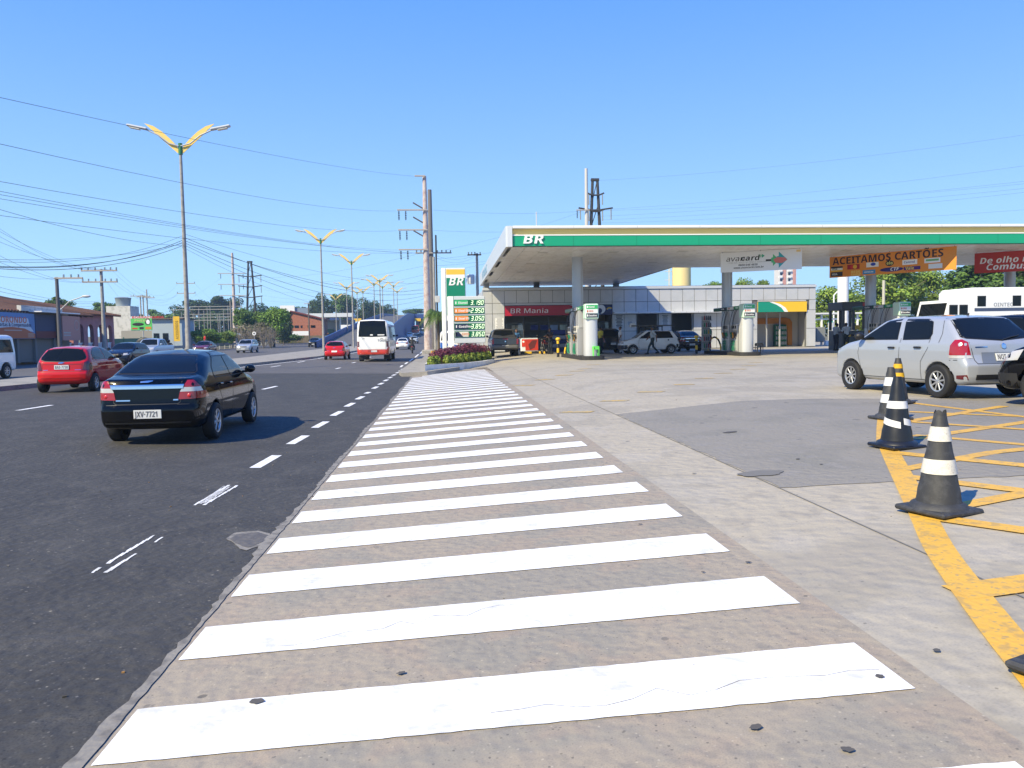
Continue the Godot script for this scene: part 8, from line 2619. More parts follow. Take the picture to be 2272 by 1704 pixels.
	# yellow feather banners
	for q in [[384, 702, 400, 757, 84.0, "tall yellow vertical banner near the workshop"], [411, 728, 417, 765, 80.0, "narrow yellow vertical banner beside the street lamp pole"]]:
		var f0 := pz(q[0], q[1], q[4])
		var f1 := pz(q[2], q[3], q[4])
		t = thing("vertical_banner", q[5], "banner", Vector3(f0.x, gy(f0.x, -q[4]), -q[4]))
		var bh: float = f0.y - f1.y
		var bwid: float = f1.x - f0.x
		bxp(t, "cloth", Vector3(bwid * 0.5, (f0.y + f1.y) * 0.5 - t.position.y, 0), Vector3(bwid, bh, 0.03), mat(0.72, 0.45, 0.03, 0.6))
		cylp(t, "pole", Vector3(-0.03, -0.05, 0), Vector3(-0.03, f0.y - t.position.y, 0), 0.03, 0.02, conc_m(), 6)
		if bwid > 0.5: text(t, "lettering", "ACESSÓRIOS", bwid * 0.42, Vector3(bwid * 0.55, f1.y - t.position.y + 0.2, 0.02), Basis(Vector3.BACK, PI / 2), mat(0.25, 0.16, 0.02, 0.6), 700, 0, 0.9, 0.01)
	# guard rail and green fences along the other carriageway
	var gr := thing("guard_rail", "grey steel guard rail along the far side of the other carriageway", "guard rail", Vector3(0, 0, 0))
	var pts := []
	for d in [70.0, 85.0, 100.0, 110.0, 120.0, 130.0, 140.0, 150.0, 160.0, 172.0, 185.0, 198.0]: pts.append(Vector3(tab(OX, d) - 0.5, gy(-33, -d), -d))
	m = MB.new()
	for i in pts.size() - 1:
		m.quad(pts[i] + Vector3(0, 0.5, 0), pts[i + 1] + Vector3(0, 0.5, 0), pts[i + 1] + Vector3(0, 0.66, 0.0), pts[i] + Vector3(0, 0.66, 0.0), Vector3.RIGHT)
		m.quad(pts[i] + Vector3(0.06, 0.66, 0), pts[i + 1] + Vector3(0.06, 0.66, 0), pts[i + 1] + Vector3(0.06, 0.84, 0.0), pts[i] + Vector3(0.06, 0.84, 0.0), Vector3.RIGHT)
		m.quad(pts[i] + Vector3(0.0, 0.66, 0), pts[i + 1] + Vector3(0.0, 0.66, 0), pts[i + 1] + Vector3(0.06, 0.66, 0.0), pts[i] + Vector3(0.06, 0.66, 0.0), Vector3.DOWN)
		m.quad(pts[i] + Vector3(0.0, 0.84, 0), pts[i + 1] + Vector3(0.0, 0.84, 0), pts[i + 1] + Vector3(0.06, 0.84, 0.0), pts[i] + Vector3(0.06, 0.84, 0.0), Vector3.UP)
	part(gr, "beam", m, mat(0.26, 0.27, 0.28, 0.5, 0.3))
	for i in pts.size() - 1:
		for k in 3: bxp(gr, "post", pts[i].lerp(pts[i + 1], k / 3.0) + Vector3(-0.08, 0.35, 0), Vector3(0.12, 0.8, 0.12), mat(0.36, 0.36, 0.35, 0.6))
	fence("green mesh fence behind the guard rail", [[88.0, -37.0], [115.0, -37.5], [150.0, -38.5], [185.0, -39.0]], 1.7, mat(0.03, 0.13, 0.075, 0.6), 5.0)
	fence("taller light green fence below the brick building", [[190.0, -38.5], [215.0, -37.0], [245.0, -34.0]], 2.0, mat(0.07, 0.20, 0.08, 0.6), 6.0)
	var rs := thing("round_sign", "round white road sign on a post beside the guard rail", "road sign", Vector3(pz(564, 740, 112.0).x, gy(-33, -112), -112))
	var ry := pz(564, 740, 112.0).y - rs.position.y
	cylp(rs, "post", Vector3(0, -0.05, 0), Vector3(0, ry, 0), 0.03, 0.03, conc_m(), 6)
	m = MB.new()
	m.lathe([Vector2(0.13, 0), Vector2(0.26, 0), Vector2(0.26, 0.02), Vector2(0.13, 0.02)], Vector3(0, ry, 0.04), Basis(Vector3(1, 0, 0), Vector3(0, 0, 1), Vector3(0, -1, 0)), 20)
	part(rs, "ring", m, M_WHITE)
	m = MB.new()
	m.lathe([Vector2(0.0, 0), Vector2(0.13, 0), Vector2(0.13, 0.015), Vector2(0, 0.015)], Vector3(0, ry, 0.04), Basis(Vector3(1, 0, 0), Vector3(0, 0, 1), Vector3(0, -1, 0)), 16)
	part(rs, "face", m, mat(0.12, 0.12, 0.12, 0.5))
	# substation gantries
	t = thing("substation", "grey steel gantries of an electrical substation among the trees", "substation", Vector3(pz(385, 740, 190.0).x, gy(-60, -190), -190))
	var rr := RandomNumberGenerator.new()
	rr.seed = 12
	for i in 16:
		var x := i * 0.98 + rr.randf_range(-0.3, 0.3)
		var z := -(i % 3) * 4.0
		var hh := rr.randf_range(6.5, 9.0)
		cylp(t, "post", Vector3(x, 0, z), Vector3(x, hh, z), 0.10, 0.06, mat(0.30, 0.29, 0.27, 0.7), 6)
	for k in 5: bxp(t, "beam", Vector3(7.5, 5.0 + k * 0.85, -(k % 3) * 4.0), Vector3(15.5, 0.14, 0.14), mat(0.32, 0.31, 0.29, 0.7))
	# brick building
	var bk := tex_mat(256, Color(0.36, 0.135, 0.075), [[0.03, 431, Color(0.28, 0.10, 0.06), 0.5, 0.25, 0.8]], 3.0, 0.9, [], 74)
	var e0 := pz(637, 733, 165.0)
	var e1 := pz(714, 733, 165.0)
	t = thing("brick_building", "orange brick building with a long sloping red roof", "building", Vector3(e0.x, gy(e0.x, -165), -165))
	var bwid := e1.x - e0.x
	var yb := t.position.y
	var top := pz(645, 689, 165.0).y - yb
	var low := pz(712, 707, 165.0).y - yb
	m = MB.new()
	m.prism(PackedVector2Array([Vector2(0.6, -0.1), Vector2(bwid, -0.1), Vector2(bwid, low - 0.2), Vector2(1.2, top - 0.3), Vector2(0.6, top - 0.9)]), -8.0, 0.0)
	part(t, "wall", m, bk)
	m = MB.new()
	m.prism(PackedVector2Array([Vector2(-0.2, top - 1.3), Vector2(0.9, top), Vector2(bwid + 0.5, low), Vector2(bwid + 0.5, low - 0.18), Vector2(0.9, top - 0.22), Vector2(-0.2, top - 1.45)]), -8.3, 0.4)
	part(t, "roof", m, mat(0.16, 0.035, 0.025, 0.8))
	for x in [[0.28, 0.12], [0.42, 0.05], [0.62, 0.05], [0.75, 0.13]]:
		bxp(t, "window", Vector3(bwid * x[0], low - 1.6, 0.02), Vector3(bwid * x[1], 0.5, 0.06), M_GLASS)
	bxp(t, "low_wall", Vector3(bwid * 0.42, 1.9, 1.2), Vector3(bwid * 0.5, 0.9, 0.2), M_WHITE)
	bxp(t, "embankment", Vector3(bwid * 0.5, 0.6, 1.0), Vector3(bwid + 3.0, 1.6, 0.5), M_EARTH)
	# warehouse, far filling station
	var h0 := pz(622, 700, 290.0)
	t = thing("warehouse", "large white warehouse showing above the brick building", "warehouse", Vector3(h0.x, gy(h0.x, -290), -290))
	var wh := pz(622, 678, 290.0).y - t.position.y
	bxp(t, "front", Vector3(2.6, wh * 0.5, 0), Vector3(5.2, wh, 0.4), M_WHITE)
	bxp(t, "side", Vector3(8.2, wh * 0.46, -10), Vector3(5.8, wh * 0.92, 19.0), mat(0.18, 0.24, 0.32, 0.7))
	var k0 := pz(672, 700, 235.0)
	t = thing("far_canopy", "long white canopy of another station beyond the brick building", "canopy", Vector3(k0.x, gy(k0.x, -235), -235))
	var kw := pz(781, 700, 235.0).x - k0.x
	var ky := k0.y - t.position.y
	bxp(t, "fascia", Vector3(kw * 0.5, ky, -4), Vector3(kw, 1.15, 8.0), mat(0.60, 0.63, 0.64, 0.5))
	bxp(t, "beam", Vector3(kw * 0.5, ky - 1.6, -5), Vector3(kw, 0.4, 0.6), mat(0.2, 0.21, 0.22, 0.6))
	bxp(t, "back_wall", Vector3(kw * 0.5, ky * 0.4, -8.2), Vector3(kw, ky * 0.8, 0.3), mat(0.34, 0.35, 0.35, 0.8))
	for x in [1.5, 6.0, 10.5, 14.0]: cylp(t, "column", Vector3(x, -0.1, -3), Vector3(x, ky - 0.5, -3), 0.25, 0.25, M_WHITE, 8)
	bxp(t, "white_hoarding", Vector3(kw * 0.88, ky - 3.6, 0.5), Vector3(kw * 0.22, 1.3, 0.2), M_WHITE)
	# viaduct: ramp between blue walls up to a deck crossing the avenue
	var blue := mat(0.022, 0.055, 0.20, 0.5)
	t = thing("viaduct", "viaduct ramp with blue side walls rising ahead of the traffic", "viaduct", Vector3.ZERO)
	var rp := [[112.0, 0.0], [150.0, 3.1], [200.0, 6.1], [250.0, 8.9], [310.0, 10.4]]
	m = MB.new()
	var wl := MB.new()
	var wr := MB.new()
	for i in rp.size() - 1:
		var da: float = rp[i][0]
		var db: float = rp[i + 1][0]
		var ya: float = maxf(rp[i][1], gy(-15, -da) + 0.05)
		var ybb: float = rp[i + 1][1]
		var xa := [-18.2 - i * 0.45, -9.9 - i * 0.6]
		var xb := [-18.2 - (i + 1) * 0.45, -9.9 - (i + 1) * 0.6]
		m.quad(Vector3(xa[0], ya, -da), Vector3(xa[1], ya, -da), Vector3(xb[1], ybb, -db), Vector3(xb[0], ybb, -db), Vector3.UP)
		for q in [[wl, 0, Vector3.LEFT], [wr, 1, Vector3.RIGHT]]:
			var s: float = -0.25 if q[1] == 0 else 0.25
			for of in [0.0, s]: q[0].quad(Vector3(xa[q[1]] + of, ya + 0.9, -da), Vector3(xa[q[1]] + of, -1, -da), Vector3(xb[q[1]] + of, -1, -db), Vector3(xb[q[1]] + of, ybb + 0.9, -db), q[2] if of != 0.0 else -q[2])
			q[0].quad(Vector3(xa[q[1]], ya + 0.9, -da), Vector3(xa[q[1]] + s, ya + 0.9, -da), Vector3(xb[q[1]] + s, ybb + 0.9, -db), Vector3(xb[q[1]], ybb + 0.9, -db), Vector3.UP)
	part(t, "ramp", m, M_OLD)
	part(t, "side_wall", wl, blue)
	part(t, "side_wall", wr, blue)
	bxp(t, "deck", Vector3(-42.0, 9.9, -316.0), Vector3(45.0, 1.7, 12.0), blue)
	bxp(t, "deck", Vector3(4.0, 10.3, -316.0), Vector3(34.0, 1.9, 12.0), blue)
	bxp(t, "deck", Vector3(-16.0, 10.2, -330.0), Vector3(8.0, 1.6, 40.0), mat(0.25, 0.24, 0.23, 0.8))
	for x in [-9.0, 2.0, 14.0, -32.0, -52.0]: bxp(t, "pier", Vector3(x, 5.0, -317.0), Vector3(1.4, 9.0, 3.0), mat(0.3, 0.29, 0.27, 0.8))
	for q in [[793, 710, 260.0, 2.6, "yellow hoarding under the left end of the viaduct"], [927, 709.5, 270.0, 2.1, "yellow hoarding under the right end of the viaduct"]]:
		var yp := pz(q[0], q[1], q[2])
		var ys := thing("hoarding", q[4], "hoarding", Vector3(yp.x, gy(yp.x, -q[2]), -q[2]))
		bxp(ys, "board", Vector3(0, yp.y - ys.position.y, 0), Vector3(q[3], 1.0, 0.1), M_YEL)
		cylp(ys, "post", Vector3(0, -0.1, -0.1), Vector3(0, yp.y - ys.position.y, -0.1), 0.1, 0.1, conc_m(), 6)
	bxp(t, "abutment", Vector3(0.0, 4.5, -324.0), Vector3(24.0, 10.0, 1.0), mat(0.16, 0.13, 0.06, 0.8))
	# right: tank, tower, service yard
	var tk := pz(1525, 636, 80.0)
	t = thing("yellow_tank", "pale yellow cylindrical water tank with a ladder behind the shop", "tank", Vector3(tk.x, FL, -82.0))
	m = MB.new()
	m.lathe([Vector2(0, 0), Vector2(1.0, 0), Vector2(1.0, 9.2), Vector2(0.4, 9.5), Vector2(0, 9.5)], Vector3.ZERO, ID, 28)
	part(t, "shell", m, mat(0.72, 0.58, 0.26, 0.5))
	m = MB.new()
	for s in [-1.0, 1.0]: m.tube([Vector3(-1.35, 0, s * 0.2), Vector3(-1.35, 9.6, s * 0.2)], 0.03, 5)
	for k in 30: m.tube([Vector3(-1.35, 0.3 * k + 0.2, -0.2), Vector3(-1.35, 0.3 * k + 0.2, 0.2)], 0.015, 4)
	for k in 8:
		var ring := []
		for i in 9: ring.append(Vector3(-1.35 - 0.5 * sin(PI * i / 8.0), 2.5 + k * 0.9, -0.35 + 0.7 * i / 8.0))
		m.tube(ring, 0.015, 4)
		m.tube([Vector3(-1.35, 2.5 + k * 0.9, 0), Vector3(-0.95, 2.5 + k * 0.9, 0)], 0.02, 4)
	part(t, "ladder", m, mat(0.65, 0.6, 0.4, 0.5))
	var ap := pz(1742, 632, 380.0)
	t = thing("apartment_tower", "pink and white apartment tower far behind the shop roof", "building", Vector3(ap.x, FL, -380.0))
	var ah := pz(1742, 590, 380.0).y - FL
	bxp(t, "wall", Vector3(0, ah * 0.5, 0), Vector3(8.0, ah, 8.0), mat(0.62, 0.60, 0.58, 0.8))
	bxp(t, "wall", Vector3(-2.2, ah * 0.5, 0.1), Vector3(1.6, ah, 8.1), mat(0.55, 0.26, 0.2, 0.8))
	bxp(t, "wall", Vector3(2.9, ah * 0.5, 0.1), Vector3(1.4, ah, 8.1), mat(0.55, 0.26, 0.2, 0.8))
	for k in 11:
		for x in [-4.4, 0.3]:
			bxp(t, "balcony", Vector3(x, 2.0 + k * 3.0, 4.3), Vector3(1.8, 1.0, 1.0), M_WHITE)
			bxp(t, "window", Vector3(x + (0.6 if x < 0 else 0.0), 3.4 + k * 3.0, 4.03), Vector3(1.2, 1.2, 0.1), M_GLASS)
	t = thing("service_shelter", "light metal shelter with air and water posts beyond the lubrication bay", "shelter", Vector3(pz(1815, 770, 66.0).x, FL, -66.0))
	for x in [0.3, 2.0, 3.6]: bxp(t, "post", Vector3(x, 1.35, 0), Vector3(0.14, 2.7, 0.14), M_WHITE)
	bxp(t, "roof", Vector3(1.6, 2.78, -0.8), Vector3(4.6, 0.14, 2.4), mat(0.66, 0.67, 0.67, 0.5), 0.02)
	bxp(t, "beam", Vector3(1.6, 2.3, 0), Vector3(4.4, 0.12, 0.12), M_WHITE)
	for x in [0.95, 2.9]:
		cylp(t, "pump_body", Vector3(x, 0, 0.4), Vector3(x, 2.0, 0.4), 0.24, 0.24, mat(0.6, 0.62, 0.63, 0.4), 14)
		cylp(t, "pump_cap", Vector3(x, 2.0, 0.4), Vector3(x, 2.12, 0.4), 0.25, 0.16, mat(0.05, 0.35, 0.3, 0.4), 14)
	bxp(t, "meter_cabinet", Vector3(0.1, 0.95, 0.2), Vector3(0.8, 1.3, 0.3), mat(0.2, 0.21, 0.20, 0.5), 0.03)
	bxp(t, "kerb", Vector3(2.4, 0.2, 0.8), Vector3(4.4, 0.4, 0.4), M_WHITE, 0.03)
	var dr := thing("plastic_drum", "blue plastic drum beside the cashier booth", "drum", Vector3(pz(1852, 775, 50.0).x, FL, -50.0))
	m = MB.new()
	m.lathe([Vector2(0, 0), Vector2(0.26, 0), Vector2(0.29, 0.3), Vector2(0.29, 0.6), Vector2(0.26, 0.9), Vector2(0, 0.9)], Vector3.ZERO, ID, 18)
	part(dr, "drum", m, mat(0.10, 0.26, 0.62, 0.45))
	var fl := thing("yard_lamp", "slim white lamp post with a bent arm behind the service shelter", "street lamp", Vector3(pz(1850, 690, 72.0).x, FL, -72.0))
	m = MB.new()
	var fy := pz(1850, 648, 72.0).y - FL
	m.tube([Vector3(0, 0, 0), Vector3(0, fy - 0.3, 0), Vector3(0.3, fy, 0), Vector3(1.2, fy + 0.15, 0)], 0.07, 8)
	part(fl, "post", m, M_WHITE)
	pole_arms("utility_pole", "square white column beside the cashier booth", 1871.0, 600, 60.0, 0.42, 0.42, M_WHITE, [])
	pole_arms("utility_pole", "pale wooden pole among the trees behind the third island", 1961.0, 622, 66.0, 0.14, 0.12, mat(0.45, 0.43, 0.36, 0.8), [])
	# barrier by the van
	var yb2 := thing("striped_barrier", "low yellow and black striped barrier behind the planter", "barrier", Vector3(-0.7, gy(-0.7, -52) + 0.16, -52.0))
	for k in 4: bxp(yb2, "block", Vector3(-0.1 + k * 0.35, 0.32, 0), Vector3(0.35, 0.5, 0.4), M_YEL if k % 2 == 0 else M_DARK, 0.02)

func conc_m() -> StandardMaterial3D: return mat(0.40, 0.40, 0.39, 0.7)

func fence(label: String, line: Array, h: float, m: Material, step: float):
	var t := thing("fence", label, "fence")
	for i in line.size() - 1:
		var a := Vector3(line[i][1], gy(line[i][1], -line[i][0]) + 0.1, -line[i][0])
		var b := Vector3(line[i + 1][1], gy(line[i + 1][1], -line[i + 1][0]) + 0.1, -line[i + 1][0])
		var n := int(a.distance_to(b) / step)
		for k in n:
			var p := a.lerp(b, float(k) / n)
			var q := a.lerp(b, float(k + 1) / n)
			var mm := MB.new()
			mm.quad(p, q, q + Vector3(0, h, 0), p + Vector3(0, h, 0), Vector3.RIGHT)
			mm.quad(p + Vector3(-0.04, 0, 0), q + Vector3(-0.04, 0, 0), q + Vector3(-0.04, h, 0), p + Vector3(-0.04, h, 0), Vector3.LEFT)
			part(t, "panel", mm, m)
			cylp(t, "post", p, p + Vector3(0, h + 0.15, 0), 0.06, 0.06, m, 6)

# ---------------------------------------------------------------- plants
func crown(sd: int, leaves: int, size: float, cols: Array, lobes: int, squash := 1.0, hollow := 0.25) -> ArrayMesh:
	# unit crown, radius about 1, built of clumps with gaps between
	var r := RandomNumberGenerator.new()
	r.seed = sd
	var m := MB.new()
	m.colored = true
	var L := []
	for i in lobes:
		var d := Vector3(r.randfn(), r.randfn() * 0.9, r.randfn()).normalized()
		var rad := r.randf_range(0.22, 0.46)
		L.append([d * (1.0 - rad) * pow(r.randf(), hollow), rad, r.randf_range(0.7, 1.3)])
	for i in leaves:
		var e: Array = L[r.randi() % lobes]
		var d := Vector3(r.randfn(), r.randfn() * squash, r.randfn()).normalized()
		var p: Vector3 = e[0] + d * e[1] * pow(r.randf(), 0.33) * Vector3(1, 0.8, 1)
		var up := (d * 0.8 + Vector3(r.randfn(), r.randfn() + 0.8, r.randfn()) * 0.6).normalized()
		var u := up.cross(Vector3(r.randfn(), r.randfn(), r.randfn())).normalized()
		var w := up.cross(u)
		var s := size * r.randf_range(0.55, 1.4)
		var c: Color = cols[r.randi() % cols.size()]
		var k: float = e[2] * r.randf_range(0.75, 1.25)
		m.col = Color(c.r * k, c.g * k, c.b * k)
		m.tri(p - u * s, p + w * s * 0.55, p + u * s, up, up, up)
		m.tri(p - u * s, p + u * s, p - w * s * 0.55, up, up, up)
	return m.mesh()

func tree(called: String, label: String, px: float, ptop: float, wpx: float, pbot: float, d: float, cr: ArrayMesh, turn: float, trunk := true):
	var c := pz(px, (ptop + pbot) * 0.5, d)
	var rx := wpx * 0.5 * d / FPX
	var ry := (pbot - ptop) * 0.5 * d / FPX
	var gx := gy(c.x, -d)
	var t := thing(called, label, "tree" if called.ends_with("tree") else "bush", Vector3(c.x, gx, -d), 0.0, "trees and bushes beyond the buildings")
	var o := part(t, "crown", cr, vmat(0.7, true))
	o.transform = Transform3D(Basis(Vector3.UP, turn).scaled(Vector3(rx * 1.15, ry * 1.12, rx)), Vector3(0, c.y - gx, 0))
	if trunk:
		var m := MB.new()
		var H := c.y - gx
		var r0 := maxf(0.12, rx * 0.07)
		m.tube([Vector3(0, -0.2, 0), Vector3(0.05 * rx, H * 0.5, 0), Vector3(0, H, 0)], r0, 8, r0 * 0.5)
		for k in 6:
			var a := k * TAU / 6 + turn
			m.tube([Vector3(0, H * 0.55, 0), Vector3(cos(a) * rx * 0.35, H - ry * 0.1, sin(a) * rx * 0.3), Vector3(cos(a) * rx * 0.7, H + ry * 0.25, sin(a) * rx * 0.6)], r0 * 0.5, 5, r0 * 0.12)
		part(t, "trunk", m, mat(0.10, 0.08, 0.06, 0.9))
	return t

func build_plants():
	var dark := [Color(0.03, 0.068, 0.016), Color(0.045, 0.095, 0.02), Color(0.022, 0.048, 0.012)]
	var mid := [Color(0.065, 0.13, 0.018), Color(0.09, 0.17, 0.022), Color(0.04, 0.085, 0.014)]
	var bright := [Color(0.10, 0.19, 0.018), Color(0.14, 0.24, 0.025), Color(0.07, 0.14, 0.015)]
	var limey := [Color(0.15, 0.23, 0.03), Color(0.20, 0.28, 0.04), Color(0.10, 0.18, 0.022)]
	var dry := [Color(0.20, 0.17, 0.11), Color(0.15, 0.14, 0.07), Color(0.24, 0.20, 0.14), Color(0.10, 0.13, 0.04)]
	var cd := crown(1, 7140, 0.055, dark, 22)
	var cd2 := crown(2, 5100, 0.060, dark, 14, 0.7, 0.15)
	var cm := crown(3, 7140, 0.055, mid, 24)
	var cm2 := crown(4, 6120, 0.055, mid, 18)
	var cb := crown(5, 11050, 0.048, bright, 26)
	var cl := crown(6, 8840, 0.042, limey, 26, 0.6)
	var cl2 := crown(7, 7140, 0.045, limey, 20, 0.7)
	var cy := crown(8, 6120, 0.045, dry, 18)
	# left and centre
	tree("leafy_tree", "bright green rounded tree beside the dark transmission tower", 606, 668, 78, 745, 125, cb, 0.3)
	tree("leafy_tree", "olive green tree between the pinkish pole and the dark tower", 543, 676, 52, 750, 130, cm, 1.0)
	tree("bush", "bright green bush in front of the substation", 458, 722, 74, 768, 108, cb, 2.2, false)
	tree("bush", "low yellow green bush below the pinkish transmission pole", 505, 728, 44, 766, 118, cl2, 0.4, false)
	tree("bush", "dry pale shrub below the dark transmission tower", 560, 712, 92, 762, 122, cy, 0.8, false)
	tree("leafy_tree", "dark flat topped tree behind the nearest street lamp", 440, 657, 96, 716, 270, cd2, 0.2)
	tree("leafy_tree", "dark flat topped tree behind the pinkish transmission pole", 505, 650, 78, 712, 280, cd2, 1.9)
	tree("leafy_tree", "dark spreading tree above the substation", 392, 676, 70, 736, 250, cd, 2.4)
	tree("leafy_tree", "green tree between the water tank and the substation", 345, 684, 76, 742, 240, cm2, 0.7)
	tree("leafy_tree", "green tree top left of the water tank", 236, 666, 60, 716, 180, cm, 1.6)
	tree("leafy_tree", "grey green tree behind the substation gantries", 470, 690, 90, 756, 230, cd, 0.5)
	tree("leafy_tree", "small tree top above the brown tiled roof", 132, 658, 62, 690, 120, cm2, 2.9)
	tree("leafy_tree", "low green tree behind the giant tyre", 300, 690, 60, 745, 150, cm, 0.1)
	for k in 6:
		tree("leafy_tree", ["tall dark tree behind the far station canopy", "tall mid green tree behind the median lamps", "dark tree above the minibus", "dark round tree left of the viaduct ramp", "dark tree beside the viaduct ramp", "low green tree over the viaduct deck"][k], [712.0, 764.0, 806.0, 832.0, 862.0, 917.0][k], [650.0, 644.0, 659.0, 667.0, 674.0, 683.0][k], [54.0, 66.0, 50.0, 56.0, 44.0, 56.0][k], [716.0, 716.0, 718.0, 718.0, 716.0, 702.0][k], [285.0, 300.0, 290.0, 305.0, 350.0, 390.0][k], [cd, cm, cd, cd, cd, cm][k], k * 0.9)
	tree("leafy_tree", "hazy tree row behind the white warehouse", 680, 682, 80, 712, 380, cm2, 0.9)
	tree("leafy_tree", "low dark green tree beside the brick building", 628, 690, 40, 760, 150, cd, 1.2)
	tree("bush", "small green bush at the corner of the brick building", 640, 716, 24, 736, 155, cb, 0.6, false)
	tree("bush", "long low hedge of weeds along the green fence", 640, 738, 70, 762, 160, cm, 0.6, false)
	tree("leafy_tree", "broad green tree between the brick building and the far station canopy", 668, 676, 110, 722, 330, cm, 2.0)
	tree("leafy_tree", "dark green tree filling the gap behind the water tank", 268, 668, 70, 740, 170, cd, 0.2)
	tree("leafy_tree", "wide low tree behind the yellow vertical banner", 400, 694, 110, 756, 215, cm2, 1.1)
	tree("leafy_tree", "green tree right of the dark flat topped trees", 575, 672, 90, 740, 230, cd, 2.7)
	# right side behind the station
	tree("leafy_tree", "bright leafy tree right behind the orange banner post", 1905, 628, 150, 730, 92, cl2, 1.1)
	tree("leafy_tree", "tall lime tree above the grey truck cab", 2065, 590, 130, 725, 88, cl, 0.9)
	tree("leafy_tree", "lime green tree right of the shop building", 1855, 626, 140, 770, 96, cl, 0.4)
	tree("leafy_tree", "feathery green tree behind the orange banner", 1985, 572, 190, 712, 84, cl, 1.7)
	tree("leafy_tree", "dense dark green mango tree behind the red banner", 2215, 556, 240, 705, 78, crown(15, 15300, 0.05, mid, 30), 2.6)
	tree("leafy_tree", "yellow green tree between the mango tree and the feathery tree", 2100, 650, 120, 745, 80, cl2, 0.2)
	tree("leafy_tree", "low bushy tree behind the cashier booth", 1940, 672, 150, 770, 90, cl2, 2.8)
	tree("leafy_tree", "green tree top just above the shop parapet", 1582, 612, 62, 680, 100, cb, 0.9)
	tree("leafy_tree", "sparse tree top above the lubrication bay", 1668, 606, 84, 680, 110, cl2, 2.2)
	tree("leafy_tree", "small tree behind the pumps of the third island", 2020, 690, 130, 775, 88, cm, 2.2)
	# bare branches among the dry shrubs
	var r := RandomNumberGenerator.new()
	r.seed = 44
	for k in 4:
		var p := pz([535.0, 560.0, 585.0, 600.0][k], 758, 118.0)
		var t := thing("bare_shrub", "leafless grey shrub behind the guard rail", "bush", Vector3(p.x, gy(p.x, -118), -118), 0.0, "leafless shrubs by the guard rail")
		var m := MB.new()
		for i in 26:
			var a := r.randf() * TAU
			var tip := Vector3(cos(a) * r.randf_range(0.3, 1.6), r.randf_range(1.6, 4.0), sin(a) * 1.2)
			var mdl := tip * 0.5 + Vector3(r.randf_range(-0.3, 0.3), 0.3, 0)
			m.tube([Vector3(0, -0.1, 0), mdl, tip], 0.035, 4, 0.012)
			for j in 2: m.tube([mdl, mdl + Vector3(r.randf_range(-0.9, 0.9), r.randf_range(0.3, 1.0), r.randf_range(-0.5, 0.5))], 0.018, 4, 0.008)
		part(t, "branches", m, mat(0.26, 0.22, 0.17, 0.9))
	# palm behind the price sign
	var pc := pz(972, 700, 50.0)
	var t := thing("palm", "small palm with drooping green fronds beside the price sign", "palm", Vector3(pc.x, gy(pc.x, -50) + 0.16, -50.0))
	var hc := pc.y - t.position.y
	cylp(t, "trunk", Vector3(0, -0.1, 0), Vector3(0, hc, 0), 0.10, 0.07, mat(0.13, 0.10, 0.07, 0.9), 10)
	for k in 24:
		var a := k * 2.4
		var out := r.randf_range(0.9, 1.55)
		var rise := r.randf_range(0.1, 0.75)
		var m := MB.new()
		m.colored = true
		var prev := Vector3.ZERO
		var spine := []
		for i in 11:
			var u := i / 10.0
			spine.append(Vector3(cos(a) * out * u, hc + rise * sin(u * 2.2) - 1.25 * u * u * (1.1 - rise * 0.6), sin(a) * out * u))
		m.col = Color(0.10, 0.14, 0.03)
		m.tube(spine, 0.016, 4, 0.005)
		for i in range(1, 11):
			for s in [-1.0, 1.0]:
				for hlf in [0.0, 0.5]:
					var b: Vector3 = spine[i - 1].lerp(spine[i], hlf)
					var dir: Vector3 = (spine[i] - spine[i - 1]).normalized()
					var sd: Vector3 = dir.cross(Vector3.UP).normalized() * s
					var ln := 0.55 * sin(PI * clampf(i / 11.0, 0.12, 0.95))
					var tp: Vector3 = b + (sd * 0.8 + dir * 0.6 + Vector3(0, -0.55, 0)).normalized() * ln
					var kk := r.randf_range(0.7, 1.3)
					m.col = Color(0.075 * kk, 0.14 * kk, 0.022 * kk)
					m.tri(b - dir * 0.03, b + dir * 0.035, tp)
		part(t, "frond", m, vmat(0.6, true))

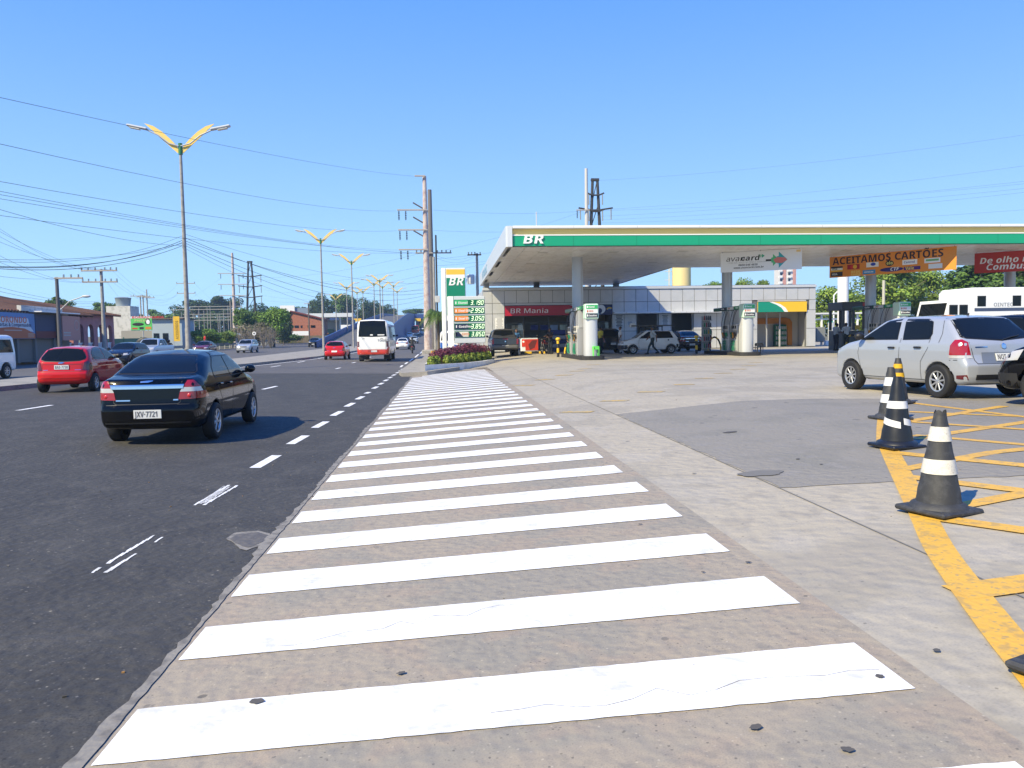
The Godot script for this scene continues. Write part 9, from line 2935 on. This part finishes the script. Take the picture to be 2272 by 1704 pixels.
func build_people():
	var sk := Color(0.16, 0.085, 0.055)
	var bk := Color(0.012, 0.01, 0.01)
	var wh := Color(0.62, 0.63, 0.64)
	var p := person("pump attendant in white shirt and dark green trousers striding past the small white hatchback", Vector3(pz(1450, 787, 44.6).x, FL, -44.8), PI * 0.97, "walk", Color(0.45, 0.48, 0.47), Color(0.03, 0.045, 0.04), sk, bk, Color(0.02, 0.02, 0.02), "", Color(0.02, 0.02, 0.02))
	p.scale = Vector3.ONE * 0.95
	person("man in a white T-shirt with dark print beside the dark minivan", Vector3(pz(1378, 780, 48.6).x, FL, -48.7), PI * 0.9, "stand", wh, Color(0.45, 0.46, 0.48), Color(0.22, 0.12, 0.085), bk)
	person("attendant in grey shirt and cap beside the second pump island", Vector3(pz(1577, 780, 46.0).x, FL, -46.2), PI, "work", Color(0.32, 0.33, 0.34), Color(0.012, 0.012, 0.016), sk, bk, Color(0.02, 0.02, 0.02), "", Color(0.02, 0.02, 0.025))
	person("attendant in pale blue shirt standing at the cashier booth", Vector3(pz(1858, 777, 46.0).x, FL, -46.2), 0.3, "work", Color(0.50, 0.53, 0.56), Color(0.02, 0.022, 0.035), sk, bk)
	person("attendant in white T-shirt seen from behind at the cashier booth", Vector3(pz(1876, 777, 45.6).x, FL, -45.5), PI * 0.5, "work", Color(0.60, 0.62, 0.63), Color(0.022, 0.03, 0.03), sk, bk)
	person("man in dark clothes beside the red motorcycle at the shop", Vector3(pz(1223, 786, 50.0).x, FL, -50.3), PI * 1.2, "work", Color(0.05, 0.035, 0.03), Color(0.015, 0.018, 0.025), sk, bk)
	person("man in a blue shirt at the shop entrance", Vector3(pz(1147, 780, 57.0).x, FL, -57.2), PI * 1.5, "stand", Color(0.03, 0.10, 0.22), Color(0.02, 0.022, 0.03), sk, bk)
	person("person in a yellow top behind the first pump totem", Vector3(pz(1332, 780, 49.3).x, FL, -49.2), 0.4, "stand", Color(0.5, 0.42, 0.05), Color(0.02, 0.022, 0.03), sk, bk)
	person("man in a red shirt on the far pavement beyond the dark red sedan", Vector3(pz(455, 760, 96.0).x, gy(-30, -96) + 0.45, -96.0), 0.6, "stand", Color(0.45, 0.02, 0.02), Color(0.03, 0.03, 0.04), sk, bk)

func _ready():
	# camera
	cam_basis = Basis(Vector3.UP, deg_to_rad(-4.85)) * Basis(Vector3.RIGHT, deg_to_rad(-3.47)) * Basis(Vector3.BACK, deg_to_rad(-0.9))
	var cam := Camera3D.new()
	cam.name = "camera"
	cam.transform = Transform3D(cam_basis, CAMP)
	cam.fov = rad_to_deg(2.0 * atan(852.0 / FPX))
	cam.near = 0.05
	cam.far = 4000.0
	add_child(cam)
	cam.current = true
	# sky and light
	var sky_m := ProceduralSkyMaterial.new()
	sky_m.sky_top_color = Color(0.12, 0.445, 0.87)
	sky_m.sky_horizon_color = Color(0.69, 0.855, 0.96)
	sky_m.sky_curve = 0.20
	sky_m.ground_horizon_color = Color(0.62, 0.72, 0.80)
	sky_m.ground_bottom_color = Color(0.30, 0.28, 0.25)
	sky_m.sky_energy_multiplier = 1.0
	var sky := Sky.new()
	sky.sky_material = sky_m
	var env := Environment.new()
	env.background_mode = Environment.BG_SKY
	env.sky = sky
	env.tonemap_mode = Environment.TONE_MAPPER_LINEAR
	env.tonemap_exposure = 1.45
	env.sdfgi_enabled = true
	env.ssao_enabled = true
	env.ssil_enabled = true
	env.fog_enabled = true
	env.fog_density = 0.0004
	env.fog_light_color = Color(0.70, 0.82, 0.95)
	var we := WorldEnvironment.new()
	we.name = "environment"
	we.environment = env
	add_child(we)
	var sun := DirectionalLight3D.new()
	sun.name = "sun"
	sun.light_energy = 1.6
	sun.light_color = Color(1.0, 0.945, 0.79)
	sun.light_angular_distance = 0.5
	sun.shadow_enabled = true
	var to_sun := Vector3(-0.87, 1.0, 0.70).normalized()
	sun.transform = Transform3D(Basis.looking_at(-to_sun, Vector3.UP), Vector3(0, 50, 0))
	add_child(sun)
	rng.seed = 1
	var t0 := Time.get_ticks_msec()
	build_setting()
	print("setting ", Time.get_ticks_msec() - t0)
	build_station()
	print("station ", Time.get_ticks_msec() - t0)
	build_vehicles()
	print("vehicles ", Time.get_ticks_msec() - t0)
	build_street()
	build_left()
	print("street ", Time.get_ticks_msec() - t0)
	build_plants()
	print("plants ", Time.get_ticks_msec() - t0)
	build_people()
	print("people ", Time.get_ticks_msec() - t0)
